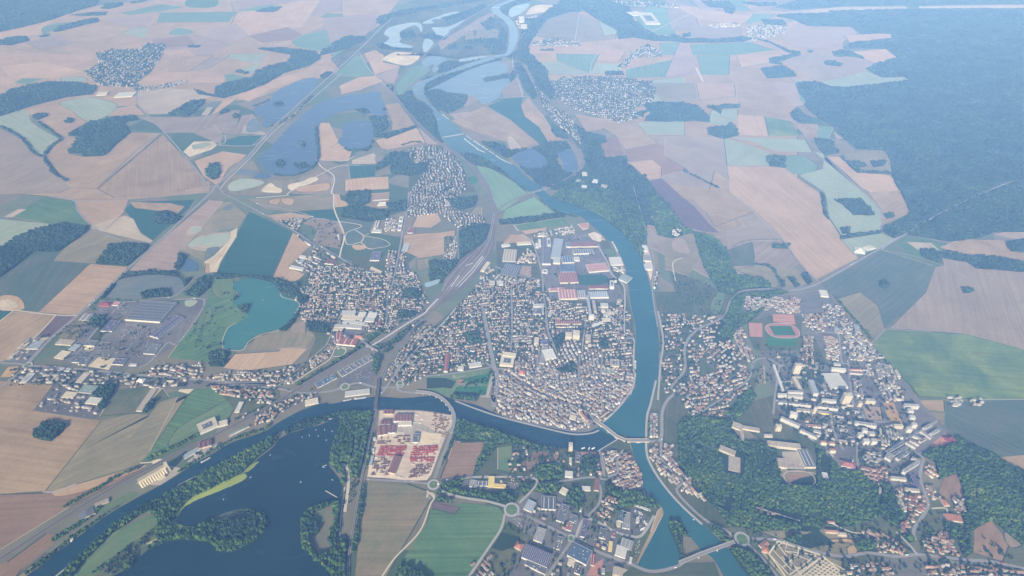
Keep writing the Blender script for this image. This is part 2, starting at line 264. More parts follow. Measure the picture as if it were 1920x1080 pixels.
FIELDS = '''
tan TL -700,180 300,100 560,30 880,0 1500,-60 2300,-60 1920,400 1400,560 760,590 0,640 -700,700
tan TR -640,60 560,60 900,150 900,450 640,470 650,1000 -200,1000 -600,400
tan TC 1050,230 1340,60 1560,200 1920,240 1920,560 1180,450 1050,280
grey MR -200,-300 300,-300 500,0 500,400 700,500 300,560 -200,300
tan ML -300,-60 1180,-60 1180,0 720,42 410,47 270,22 -300,-20
mauve TL 1300,10 1700,-40 1920,-60 1920,60 1600,120 1330,130
green,s TL 1050,38 1060,-4 1220,-4 1205,38
gteal TL 880,125 900,70 1335,65 1285,122
gteal TL 680,72 910,22 1040,40 910,62 800,100
pale TL 690,192 740,155 835,155 822,215
gteal,s TL 950,190 1005,155 1090,177 1040,195
lime TL 1800,95 1850,72 1930,78 1930,102
pink TL 1300,135 1335,68 1690,2 1800,2 1700,150 1400,200
mauve TL 1730,185 1930,105 1930,150 1740,190
gteal TL 1640,232 1700,195 1930,150 1930,240 1800,285 1670,262
pale TL 1290,302 1500,300 1470,345 1430,400 1410,415 1330,395 1440,360 1280,325
gteal TL 1860,305 1930,275 1930,330 1880,330
mauve TL 840,215 1080,195 1290,250 1200,310 960,315 900,270
pink TL 800,440 960,375 1150,400 1260,420 1260,460 900,470
grey TL 940,400 1100,320 1290,320 1180,385 1060,402
gteal TL 1260,420 1310,415 1405,437 1280,470
pink TL 1300,545 1560,440 1700,400 1740,420 1500,510 1400,570
tan TL 1680,400 1790,360 1930,290 1930,350 1800,400 1700,430
pink TL 0,290 60,300 380,305 540,312 500,345 300,420 120,445 0,540 -300,600 -300,300
tan TL 60,280 280,190 690,190 560,240 400,300
gteal TL 80,462 150,430 245,440 150,475
pale,s TL 340,440 460,430 490,455 380,470
pink TL 0,370 240,345 470,400 330,440 60,440
tan TL 300,185 560,110 690,190 480,240 280,240
mauve TL 560,112 880,62 835,155 740,155
mauve TL 1090,195 1330,132 1400,200 1290,250
tan TL 960,318 1200,312 1060,402 940,400
grey TL 150,240 300,190 420,235 240,285
brown TL 860,225 1060,200 1100,255 900,268
pink TL 880,280 1050,270 1100,315 960,318
gteal TL 1330,60 1480,30 1560,20 1500,60
brown TL 1400,200 1620,150 1700,190 1640,225 1480,240
gteal TL 60,180 230,150 320,130 430,120 320,160 240,200 90,205
pink TL -300,250 0,185 130,158 300,112 230,160 240,195 90,205 0,232 -300,290
sand TL 765,520 900,495 1080,505 1185,545 1100,562 1010,600 950,640 830,640 765,580
pink TL 610,650 660,605 760,588 820,645 700,650
grey TL 775,655 1040,660 1160,650 1270,618 1350,620 1330,718 1150,720 1130,745 930,745 860,690
grey TL 1150,720 1330,718 1360,650 1420,640 1470,690 1380,750 1130,748
sand TL 1130,648 1165,602 1200,602 1165,648
pink TL 1180,648 1260,560 1330,555 1230,630
pale,s TL -60,660 140,615 180,690 330,785 300,830 245,885 180,850 120,770 0,715 -60,700
tan TL 140,615 330,580 500,690 430,725 385,762 345,778 215,685
pale,s TL 333,578 440,552 530,548 640,575 655,605 600,650 500,686 400,622
tan TL 255,875 290,820 345,790 380,765 440,765 385,862 470,880 580,875 730,745 905,750 545,1060 400,1050 330,980
tan TL 915,752 1045,895 1150,1010 1155,1045 900,1100 640,1110 550,1062
grey TL -400,690 0,720 120,780 190,860 245,885 370,1020 400,1050 330,1085 -400,1100
teal TL 1350,762 1480,760 1420,815 1290,815 1255,800
pink TL 1090,905 1250,850 1385,870 1330,930 1215,1040 1140,990
cream TL 1030,852 1090,795 1200,793 1222,815 1190,840 1065,882
pale TL 1080,815 1150,800 1190,812 1150,830 1090,838
sand TL 1362,745 1370,705 1395,705 1400,740 1470,738 1500,748 1480,757
olive,s TL 1290,940 1420,900 1460,960 1560,1010 1700,990 1800,960 1850,1000 1700,1070 1500,1100 1260,1080
grey TL 1640,1050 1740,990 1800,955 1870,1000 1860,1090 1640,1090
pink TL 1795,895 1785,760 1800,690 1850,690 1890,770 1930,810 1985,835 1960,905
scrub TC -60,330 200,150 300,95 340,60 480,0 900,-30 1000,40 980,200 960,300 480,330 130,300 0,400
olive TC 690,180 800,120 900,180 890,220 700,230
grey TC 540,240 700,150 780,100 860,60 850,110 700,190 560,280
gteal,s TC 310,480 400,370 500,390 400,470 330,540
mauve TC -100,100 210,75 200,130 130,205 30,195 -60,260
gteal TC -40,420 90,300 180,420 100,432
pink TC -10,480 100,432 190,425 240,455 120,500 0,528
mauve TC 190,425 330,370 300,470 240,455
pink TC 130,300 190,280 240,310 235,350 330,370 190,420
tan TC 245,590 320,580 410,700 280,760 290,690
pink TC 190,790 420,715 470,800 260,840 220,830
mauve TC 430,715 540,810 480,810
cream,s TC 230,330 290,295 340,292 435,305 425,340 360,368 260,345
sand TC 60,900 180,860 250,920 60,920
pink TC -60,830 0,790 55,850 0,910
pink TC 20,1010 70,1002 265,992 265,1062 20,1075
teal TC 40,932 190,925 190,990 50,1005
olive TC 190,880 380,850 400,960 200,990
green TC 600,1000 690,998 690,1025 600,1030
turf,s TC 700,1005 740,990 765,1010 745,1035 705,1032
garden TC 380,830 560,815 700,980 760,1080 380,1080
scrub,s TC 570,540 720,560 700,600 600,630 560,580
grey,s TC 710,520 770,530 775,560 740,575 690,600
tan TC 620,680 800,600 950,670 1120,800 970,850 935,800 700,720
mauve TC 600,640 720,625 735,650 640,672
sand,s TC 935,780 960,770 1020,850 960,850
teal TC 820,597 920,556 1022,545 1010,600 1030,650 1110,710 1165,800 1120,812 960,680
tan TC 1010,595 1050,545 1130,640 1200,750 1250,785 1165,800 1110,710 1030,650
grey TC 900,500 910,545 1020,545 1020,470 970,420 950,440
mint,s TC 762,932 830,945 905,985 980,1030 1040,1085 1010,1110 900,1185 860,1130 830,1040
cream,s TC 1040,75 1090,30 1190,30 1170,60 1060,80
olive TC 1090,200 1200,80 1340,60 1315,225 1230,235
olive TC 1340,80 1450,120 1555,180 1540,220 1320,240
pale TC 1450,120 1520,140 1560,185 1480,200
pink TC 1050,265 1470,250 1600,290 1560,350 1430,340 1200,300 1060,300
gteal TC 1210,300 1450,305 1400,415 1220,345
pale TC 1120,352 1210,345 1390,415 1150,422
pale TC 1450,355 1570,360 1580,410 1390,415
gteal TC 1600,390 1930,320 1930,430 1600,440
gteal TC 1790,240 1930,235 1930,310 1800,310
pale TC 1750,450 1930,430 1930,580 1740,570
tan TC 1310,640 1500,670 1650,690 1690,750 1560,770 1480,720 1380,745
pale TC 1660,690 1930,670 1930,760 1720,750
tan TC 1560,775 1740,770 1780,805 1600,840
brown TC 1450,805 1550,760 1600,870 1480,890
brown TC 1605,840 1790,805 1930,880 1930,960 1800,990 1740,930 1610,910
grey TC 1730,760 1930,760 1930,880 1780,805
pink TC 1605,915 1745,898 1800,940 1800,1000 1740,1015 1660,960
gteal TR -260,90 -180,30 -60,60 -40,200 -240,190
grey TR -100,-20 60,40 100,180 -60,170
pink TR -50,30 100,40 200,60 400,90 330,138 100,110
gteal TR 400,75 520,80 500,100 350,140
gteal TR 230,-10 370,-10 380,60 300,60
grey TR 40,-10 230,-10 240,60 100,50
gteal TR 560,112 700,145 620,112
tan TR 350,30 360,0 520,15 500,60 400,70
grey TR 20,145 330,150 340,210 220,225 40,205
sand TR 530,70 900,38 1260,36 1260,48 900,60 640,80
sand TR 1330,36 1640,30 1980,26 1980,44 1640,44 1330,46
pink TR 580,130 630,115 690,145 600,150
mauve TR 540,200 660,120 940,150 990,185 910,230 860,275 640,270
pink TR 910,200 1090,190 1130,185 1170,190 1170,215 940,240
pink TR 950,290 1140,275 1210,325 1090,355 1020,330
grey TR 570,340 660,310 850,280 1090,360 1040,400 790,455 720,450
pale TR 785,460 1030,400 1120,435 1240,432 1275,450 1200,460 940,490 830,485
gteal TR 40,250 370,235 520,280 270,310 60,310
gteal TR 80,315 265,310 260,420 110,420
pink TR 300,310 560,300 490,350 330,380
mauve TR 0,200 40,250 90,420 0,430 -100,430
olive TR -220,465 70,470 90,560 -100,580
pink TR 75,470 290,470 300,540 95,560
tan TR 300,470 640,466 680,560 630,610 600,670 310,640
mauve TR 500,465 640,466 685,590 630,600
gteal TR 640,470 760,470 850,540 690,590 660,560
pale TR 160,620 310,610 310,660 240,710 150,690
pink TR 310,645 460,655 485,765 315,760
lime TR 465,655 605,680 660,765 485,765
pale TR 230,768 690,785 730,855 520,850 380,790
pale TR 230,770 500,860 465,880 490,930 250,930
grey TR -100,770 225,770 260,1070 240,1070 40,960 -100,880
pale TR 605,440 700,455 640,465
tan TR 620,690 760,700 770,760 740,790 700,780
mauve TR 845,735 905,780 870,785
gteal TR 770,705 850,712 820,780 750,780
gteal,s TR 575,935 580,880 680,880 760,940 700,975 620,975
pale TR 655,985 790,950 800,870 740,850 1010,1080 1010,1150 860,1120
olive TR 890,845 1130,845 1175,910 1175,975 985,960
pink TR 810,878 880,880 980,965 1170,985 1225,1080 1265,1200 1000,1050
grey TL 1090,750 1200,700 1250,760 1240,812 1200,795
tan MC 2100,-120 2180,-60 2330,30 2110,120 2050,60
pale MR 800,0 1020,0 1120,90 1110,215 900,255 830,150
tan MR 1040,0 1235,-10 1275,120 1110,195 1120,100
pink MR 255,-145 580,-135 640,-85 790,15 800,120 900,270 990,370 750,490 660,400 550,255 400,110 265,0
tan MR -180,-80 0,-40 240,0 400,110 180,190 130,110 60,40 0,30
tan MR 180,195 320,140 345,185 210,215
grey MR 320,140 400,112 550,262 350,270 270,310 240,220 350,195
grey MR 385,275 555,268 650,400 600,440 500,430 400,410
olive MR 290,435 400,415 640,430 730,500 600,545 490,510
scrub MR 210,340 390,280 405,370 400,415 270,415
purple TC 1725,1015 1800,1000 MC 1920,30 1985,80 2070,178 2125,228 2030,222 1920,190 1855,95 1780,10
olive MR -100,250 60,230 110,330 30,480 -100,440
garden MR -80,440 40,480 180,540 300,560 240,690 0,700
grass,s MR 160,620 200,560 240,575 225,640 200,685 160,680
mauve,s MR -60,280 0,260 40,340 -40,330
tan MR 95,235 140,222 240,240 170,285 110,280
pale MR 890,265 1120,230 1195,265 1090,320 970,355
tealo MR 780,515 1120,325 1415,415 1370,560 1140,770 1060,840 860,600
olive MR 860,600 1000,560 1100,640 1140,770 1060,840
green MR 1210,290 1260,250 1480,285 1450,400 1300,360
sand MR 1260,280 1400,285 1450,330 1330,330
tan MR 1450,310 1570,265 1810,270 1850,335 1930,345 1930,395 1760,375 1550,350
mauve MR 1740,235 1820,220 1930,215 1930,260 1860,265
sand MR 1820,220 1930,210 1930,235
grey MR 1160,765 1370,560 1420,420 1470,410 1460,370 1600,390 1650,430 1930,450 2600,450 2600,1020 1930,890 1600,800
lime MR 1070,850 1160,770 1400,785 1600,800 1930,890 2600,1050 2600,1160 1930,1180 1330,1150 1280,1080 1150,960
tealo BR 1480,240 1480,90 1930,85 2600,90 2600,400 1740,405 1520,300
tan BR 1335,90 1470,90 1475,155 1350,140
olive BR 1350,150 1475,160 1470,230 1400,200
tan BR 1760,410 2000,395 2600,500 2400,700 1920,520
green ML 60,135 250,30 405,50 500,185 280,180
sand ML 20,140 100,95 150,95 70,140
pale ML -400,120 0,150 340,182 240,200 130,240 0,315 -400,400
pink ML 410,48 720,43 690,120 590,210 500,180 440,110
teal ML 740,55 1060,45 1100,40 1070,85 860,270 790,225 760,180 700,100
tan ML 730,55 960,62 1040,80 990,130 960,110 760,90
sand ML 500,195 700,130 750,150 790,230 860,275 800,300 600,240
olive ML 440,235 520,205 860,290 820,300 640,300 540,400 300,385
tealo ML 185,330 330,340 300,385 510,400 210,670 0,655 -400,660 -400,560 0,480 100,400
pink ML 215,675 505,403 720,420 430,690
sand,s ML -60,600 60,590 115,630 80,660 -60,665
pink,s ML 0,585 100,585 140,640 110,665 0,665
cream,s ML 0,610 60,605 100,640 60,655 0,655
tan ML -400,700 0,670 315,690 215,800 100,870 20,950 -400,960
teal ML -60,665 75,670 0,725 -60,740
purple ML 215,805 320,692 425,700 330,780 290,815
olive ML 340,780 430,700 600,705 590,740 480,850 330,830
mauve ML 730,440 880,290 1170,45 1260,50 1200,140 1020,320 1000,340 990,440 860,460
olive ML 1020,325 1250,60 1300,50 1390,130 1340,200 1240,210 1150,290 1150,395
teal ML 1405,110 1645,225 1520,485 1330,470 1215,455 1390,130
pink ML 1645,228 1755,290 1630,410 1620,425 1735,470 1700,518 1530,485
olive ML 1390,40 1870,5 1880,120 1640,115 1480,90
pink ML 1505,130 1640,115 1765,135 1720,150 1560,160
teal ML 1640,110 1880,95 1900,170 1760,140
ochre,s ML 1510,50 1550,35 1580,40 1560,70 1520,65
ochre,s ML 1580,40 1610,35 1650,40 1640,70 1600,65
cream,s ML 1620,-40 1700,-60 1760,-85 1790,-70 1700,-30 1640,-10
ochre,s ML 1660,-20 1740,-40 1850,-50 1840,-10 1700,0
sand,s ML 1045,240 1075,195 1130,192 1130,215 1085,238
cream ML 1290,225 1335,200 1330,250 1240,390 1220,450 1185,450 1150,440 1150,390 1200,360 1270,290
sand,s ML 1150,240 1290,225 1270,290 1180,330 1060,310 1120,255
ochre ML 1150,450 1155,400 1175,400 1180,455
green ML 945,930 1110,700 1170,600 1180,500 1320,480 1330,560 1420,690 1330,740 1270,800 1245,880 1330,900 1200,960
grass,s ML 1190,490 1300,485 1320,570 1250,600 1200,570
grass,s ML 1120,700 1180,640 1190,720 1100,800
stub ML 1400,890 1440,810 1700,770 1770,800 1720,870 1560,880
pink ML 1255,985 1320,910 1570,895 1590,875 1730,880 1640,970 1390,1005
garden MC 300,1010 430,830 560,720 700,590 760,520 880,480 870,280 1080,260 1500,260 1600,560 1640,700 1660,900 1650,1080 860,1080 850,990 560,1020 360,1060
asphalt MC 1090,270 1240,250 1400,230 1460,290 1500,400 1600,600 1500,620 1170,600 1130,480
garden MC -380,560 -60,400 0,340 200,380 380,300 380,700 250,740 200,600 0,600 -120,980 -330,1080 -150,900 -130,700
garden c 440,-60 700,-300 1000,-320 1300,-150 1520,-60 1540,300 1430,430 900,640 600,900 300,1090 200,1090 580,800 670,560 500,250
tealo b 920,330 1180,275 1330,320 1250,480 1410,530 1490,600 1300,640 1230,620 1080,590 1010,580 1020,460
grey b 530,350 640,290 780,300 930,330 970,460 940,640 640,560 700,430
pink b 870,20 940,20 960,90 1060,130 1000,160 890,170
tan b 1280,20 1500,0 1480,180 1340,190 1180,130
pink,s b 1080,600 1200,595 1240,630 1130,650
cream b 1270,880 1370,945 1420,890 1300,835
grey c 1010,150 1330,150 1380,200 1350,260 980,250
asphalt c 960,250 1380,250 1430,340 1380,430 1150,520 1130,650 840,620 880,420
violet c 830,610 880,500 990,490 1100,500 1110,560 900,630
tan c 1580,225 1870,245 1700,330 1490,380 1490,300
olive c 1560,130 1920,140 1900,240 1570,225
grey c 420,400 560,360 560,500 380,480
cream c 500,290 560,262 840,270 850,305 520,300
grass c 870,760 920,665 1010,690 980,760
asphalt c 900,1100 1000,960 1330,790 1340,1000 1290,1100
pink MC 345,330 350,240 575,225 640,215 640,250 575,250 575,350 440,370
pink MC 400,195 430,130 540,120 560,160 500,200
olive MC 680,160 760,80 790,85 790,165
olive MC 420,380 490,370 490,420 430,440
mint MC 905,150 925,95 1080,25 1205,120 1100,140 970,160
green MC 975,185 1240,145 1275,180 1010,215
pink MC 1010,215 1165,195 1150,215 1040,240
pink MC 905,290 950,240 1015,238 1070,280
teal,s MC 1330,470 1480,468 1500,500 1480,515 1345,520
grass MC 1470,310 1540,320 1560,370 1490,370
yard e 730,120 870,100 860,170 800,190
redclay e 750,120 870,105 855,165 790,160
yard e 850,230 930,205 1000,240 1050,300 980,320 900,290
yard e 1085,505 1210,505 1250,585 1110,590
yard e 1480,370 1530,370 1590,620 1560,760 1500,560
mauve d 1030,580 1180,590 1180,720 1050,690
grass g 0,810 730,720 720,900 670,1020 200,1040 0,960
turf g 400,840 720,770 690,900 470,880
turf g 340,930 680,920 660,1020 300,990
redclay,s g 345,860 410,850 410,900 360,900
gravel g 740,760 770,765 690,1050 660,1040
gravel g 570,1030 740,1030 740,1050 570,1045
gravel g 300,790 330,825 440,800 430,810 330,835 290,825
oldtown g 830,760 1240,560 1480,640 1920,700 2300,780 2300,1080 2200,1400 2000,1500 1600,1500 900,1350 800,1080
tan BL -400,0 120,-20 300,5 190,150 570,205 255,600 0,620 -400,640
olive BL 255,600 570,205 740,165 830,170 1060,70 1060,55 830,400 790,445 430,560 320,605
olive BL 600,470 900,100 1000,70 830,400 790,445
green BL 790,445 840,380 1060,70 1110,0 1200,20 1340,60 1290,190 1130,260 940,360 830,430
grass,s BL 1000,250 1150,160 1290,80 1330,90 1280,190 1130,260 950,350
brown BL -400,640 0,620 240,612 430,565 790,462 800,480 390,690 0,930 -400,1120
pink,s BL 300,600 430,565 790,462 780,480 500,590 330,630
brown BL -200,1100 40,1000 260,840 330,850 300,900 120,1040 60,1120
olive BL 60,1110 260,950 250,1000 130,1110
grass BL 550,700 740,600 780,620 560,740
gravel BL 760,560 880,500 960,460 1040,480 900,570
gravel,s BL 1130,370 1220,330 1240,345 1180,385
cream,s BL 850,435 900,420 915,430 870,450
grass BL 310,1110 450,980 600,850 870,730 900,770 860,810 890,870 760,940 680,1010 600,1110
garden BL 500,1110 700,930 830,830 870,850 760,940 640,1060
sand,s BL 820,900 880,870 920,872 880,890
garden BL 1190,-10 1560,10 1600,150 1340,170 1240,50
asphalt BL 190,150 300,10 590,0 560,180 520,200
scrub BL 560,180 650,30 900,0 950,70 780,160
sand BL 760,150 820,110 880,20 960,-20 900,40 790,158
cream BL 1000,40 1040,0 1120,0 1060,55
asphalt ML 360,960 430,840 560,610 700,620 840,605 1150,600 1120,690 1000,850 790,990 600,990
garden ML 480,850 600,720 570,740 700,690 560,830
town ML 1,960 360,985 1300,1075 1250,1100 1000,1110 600,1075 120,1075 60,1040
asphalt a 50,820 300,560 480,540 600,550 330,840
sand a 60,800 300,570 440,560 590,550 500,600 300,700 100,810
cream a 985,880 1110,775 1300,790 1220,920
cream a 945,700 960,650 1070,660 1010,735
ochre a 0,1000 90,890 200,880 230,910 120,1000
redclay ML 935,1000 1000,970 1040,990 1030,1020 940,1020
grass ML 1045,640 990,610 1115,610 1070,645
yard i 430,175 900,180 1240,230 1240,330 1160,500 1010,900 960,960 720,970 540,940 290,925 330,690 400,480
gravel i 790,310 920,330 1180,470 1170,480 880,390 870,560 780,560 700,420 640,420 640,360
cream i 890,420 1130,440 1100,545 880,550
brown i 1275,510 1340,535 1610,530 1560,700 1470,905 1110,945 1200,720
green BC 25,200 140,180 150,235 30,240
stub BC 140,540 370,560 480,600 500,650 310,980 240,1110 70,1110 100,800
green BC 320,1020 480,790 500,700 690,670 880,690 915,720 905,790 870,870 720,1110 500,1110
purple BC 500,655 670,690 640,730 510,700
garden BC 560,560 700,520 1090,560 1000,640 950,680 700,640 600,610
asphalt BC 690,540 930,520 1060,550 1040,590 690,590
garden BC 640,210 1070,340 1300,370 1560,310 1600,300 1690,500 1690,620 1360,560 1060,560 740,530 800,330 640,320
grass BC 880,360 980,340 1010,400 960,500 880,480
brown BC 1010,440 1090,370 1240,400 1240,440 1130,430 1060,490
oldtown j 1040,620 1200,640 1370,700 1440,850 1480,1060 1300,1080 1080,950 1050,780
garden BC 1060,560 1360,560 1690,620 1800,700 1660,1020 1640,1090 700,1110 860,900 930,780 1000,680
asphalt BC 990,690 1060,600 1250,640 1500,800 1660,1010 1300,1110 900,1110 980,950 1080,860 930,760
asphalt BC 1520,780 1660,680 1720,740 1700,830 1640,850 1540,830
gravel k 1130,1090 1180,960 1310,1010 1330,1090
tan k 1640,345 1690,310 1700,380 1420,950 1395,960 1560,580
redclay k 840,1070 900,960 1030,880 1020,960 980,1080
purple k 910,750 960,680 1070,720 1010,790
garden BC 1700,560 1720,200 1760,-20 1860,-20 1800,180 1820,420 2000,640 2120,790 2000,760
grass k 1790,430 1850,450 1920,560 1920,900 1800,900 1850,700
tan n 0,60 80,40 100,120 0,140
garden BR 0,-340 140,-360 420,0 300,200 0,200 -100,100 -130,-300
town MR 340,560 780,510 1000,830 1270,1080 1330,1170 1520,1370 1340,1450 1320,1700 950,1640 640,1330 480,1060 380,760 340,640
asphalt BR 520,-60 960,-80 1340,130 1520,300 1340,400 1280,470 900,440 640,220 530,160
garden BR 380,100 520,60 540,160 740,320 760,480 560,560 460,330 280,200
garden BC 1800,0 1900,-20 1960,150 1960,500 2200,800 2000,860 1830,600 1790,250
garden BC 1640,1020 2100,1000 2150,1140 1500,1140
garden MC 1760,560 2000,560 1960,720 1790,720
scrub BR 230,760 560,600 1100,720 1500,560 1640,560 2200,900 2200,1250 200,1250 330,1000
gravel n 1120,400 1380,400 1380,600 1130,590
olive,s n 1110,600 1200,620 1480,640 1500,730 1260,790 1140,780
brown,s n 1190,660 1260,640 1400,650 1440,700 1380,750 1250,765 1190,720
garden l 240,380 540,300 860,310 860,700 330,700 260,550
redclay l 265,390 415,395 420,550 275,545
redclay l 530,290 770,300 790,410 540,380
turf l 470,545 800,565 810,660 460,640
garden l 860,540 1000,540 1130,830 1000,880 880,860
olive l 390,880 435,870 450,1080 330,1080
mauve m 1070,610 1270,620 1290,760 1120,760
ochre m 1295,570 1415,570 1520,820 1410,840 1360,760
redclay o 860,330 1030,190 1115,250 970,390
violet o 580,650 720,590 740,700 740,830 600,800
brown,s o 970,840 1090,610 1180,660 1250,850 1200,960 1060,930
brown BR 1640,800 1740,770 1840,900 1800,1000 1640,950
grey,s BR 1810,830 1880,820 1910,900 1860,920 1820,890
olive BR 430,830 680,820 830,820 1000,860 990,950 860,980 540,870
ochre,s p 880,670 1180,660 1260,710 1240,820 1150,840 1130,760 1190,710 950,700
brown,s p 1110,430 1220,420 1230,470 1130,480
olive BR 560,910 540,880 900,1000 900,1110 590,1110 450,950
town BR 940,980 1440,960 1900,1030 2100,1090 2100,1140 900,1140
garden BR 1340,800 1560,860 1560,1000 1340,960
'''
EDGES = []
for ln in FIELDS.strip().splitlines():
    k, *r = ln.split(' '); sm = k.endswith(',s'); k = k.split(',')[0]
    p = pts(' '.join(r))
    if sm: p = smooth(p)
    urban = k in ('town', 'asphalt', 'oldtown', 'garden', 'yard', 'violet', 'redclay', 'cream', 'turf')
    w = W(p) if urban or sm else roughen(W(p), 3.0, 60)
    nm = {'town':'pavement','asphalt':'pavement','oldtown':'pavement','garden':'grass','yard':'gravel','violet':'pavement','redclay':'pavement','cream':'gravel','turf':'grass','sand':'sand','gravel':'gravel','algae':'algae'}.get(k, 'field')
    sheet(nm, w, fm(k), 'field')
    if nm == 'field': EDGES.append((W(p) if not sm else w, sm, ZC['field'][0]))
# narrow grass verges and farm tracks along the field edges
for nm, mat, pr, (w0, w1) in (('verge', plain('verge_grass', (.075,.10,.055), var=.25), .42, (3, 7)), ('track', plain('farm_track', (.50,.42,.32), var=.2), .16, (2.5, 4))):
    V = []; Fc = []; er = random.Random(5 if nm == 'verge' else 9)
    for w, sm, ez in EDGES:
        N_ = len(w); on = er.random() < pr
        for i in range(N_):
            if not sm: on = er.random() < pr
            if not on: continue
            a, b_ = np.array(w[i]), np.array(w[(i+1)%N_]); Ln = np.hypot(*(b_-a))
            if Ln < 5 or abs(a[0]) > 14000: continue
            n = np.array([-(b_-a)[1], (b_-a)[0]])/Ln*er.uniform(w0, w1)*(.5+max(1, math.hypot(a[1], H)/4500)*.5)/2; m = len(V)
            V += [(*(a+n), ez), (*(a-n), ez), (*(b_-n), ez), (*(b_+n), ez)]; Fc.append((m, m+1, m+2, m+3))
    o = mesh(nm, V, Fc, mat, None, None, (0, 0, .0015 if nm == 'verge' else .0025)); o['kind'] = 'structure'
# ------------------------------------------------------------------ water
WT = {'seine':((.022,.105,.125),(.028,.125,.135)), 'yonne':((.008,.042,.062),(.012,.05,.07)), 'lake':((.006,.030,.040),(.010,.036,.046)), 'lilac':((.075,.125,.20),(.085,.14,.215)),
      'turq':((.035,.165,.145),(.05,.19,.16)), 'milky':((.13,.17,.17),(.2,.21,.18)), 'pond':((.35,.42,.33),(.45,.47,.34)), 'haze':((.17,.25,.33),(.20,.28,.35)), 'sky':((.30,.43,.50),(.40,.48,.54))}  # 'sky' ponds: reflected sky is put into the pale base colour
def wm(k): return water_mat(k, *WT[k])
SEINE = 'TC 1010,-10 960,8 895,38 900,65 970,125 995,190 985,250 950,305 900,320 720,380 560,430 480,470 465,510 480,560 560,640 620,690 700,760 800,830 930,910 990,940 1050,1000 1120,1050 MC 1150,0 1200,40 1290,70 1400,110 1500,170 1590,240 1650,320 1700,400 1730,500 1755,600 1775,720 1785,850 1785,1000 1775,1080 BC 1770,20 1740,130 1715,200 1710,290 1720,400 1760,490 1810,570 1920,680 BR 40,720 100,770 180,850 230,900 300,980 400,1130 260,1130 230,1080 170,980 110,940 60,880 0,815 BC 1880,765 1850,760 1845,800 1870,860 1910,960 1890,1010 1840,1030 1740,1045 1680,1030 1670,1010 1800,760 1810,705 1760,650 1700,580 1690,500 1650,420 1632,350 1600,290 1500,290 1440,250 1480,215 1580,120 1645,30 MC 1655,1080 1655,900 1655,760 1630,640 1610,500 1590,400 1540,310 1480,250 1400,180 1330,130 1200,95 1090,10 TC 1060,1080 1000,1040 920,970 850,920 760,870 660,860 600,820 545,740 540,690 500,600 420,540 400,500 440,460 560,415 700,360 870,310 930,290 945,180 920,120 850,70 850,38 920,10 980,-10'
YONNE = 'BC 1555,306 1500,285 1440,250 1390,268 1300,270 1150,240 1000,210 880,170 760,120 640,90 540,62 460,70 340,80 200,72 60,90 -60,112 BL 1830,105 1700,145 1560,220 1480,270 1300,330 1200,390 1090,450 1000,510 900,570 770,640 600,740 480,830 330,940 250,1010 120,1110 290,1110 450,970 560,860 680,770 850,660 1000,580 1200,470 1450,330 1580,270 1700,210 1860,165 BC 0,155 100,150 210,145 350,145 480,150 600,170 640,190 760,220 840,250 960,290 1080,330 1190,355 1300,368 1400,375 1460,365'
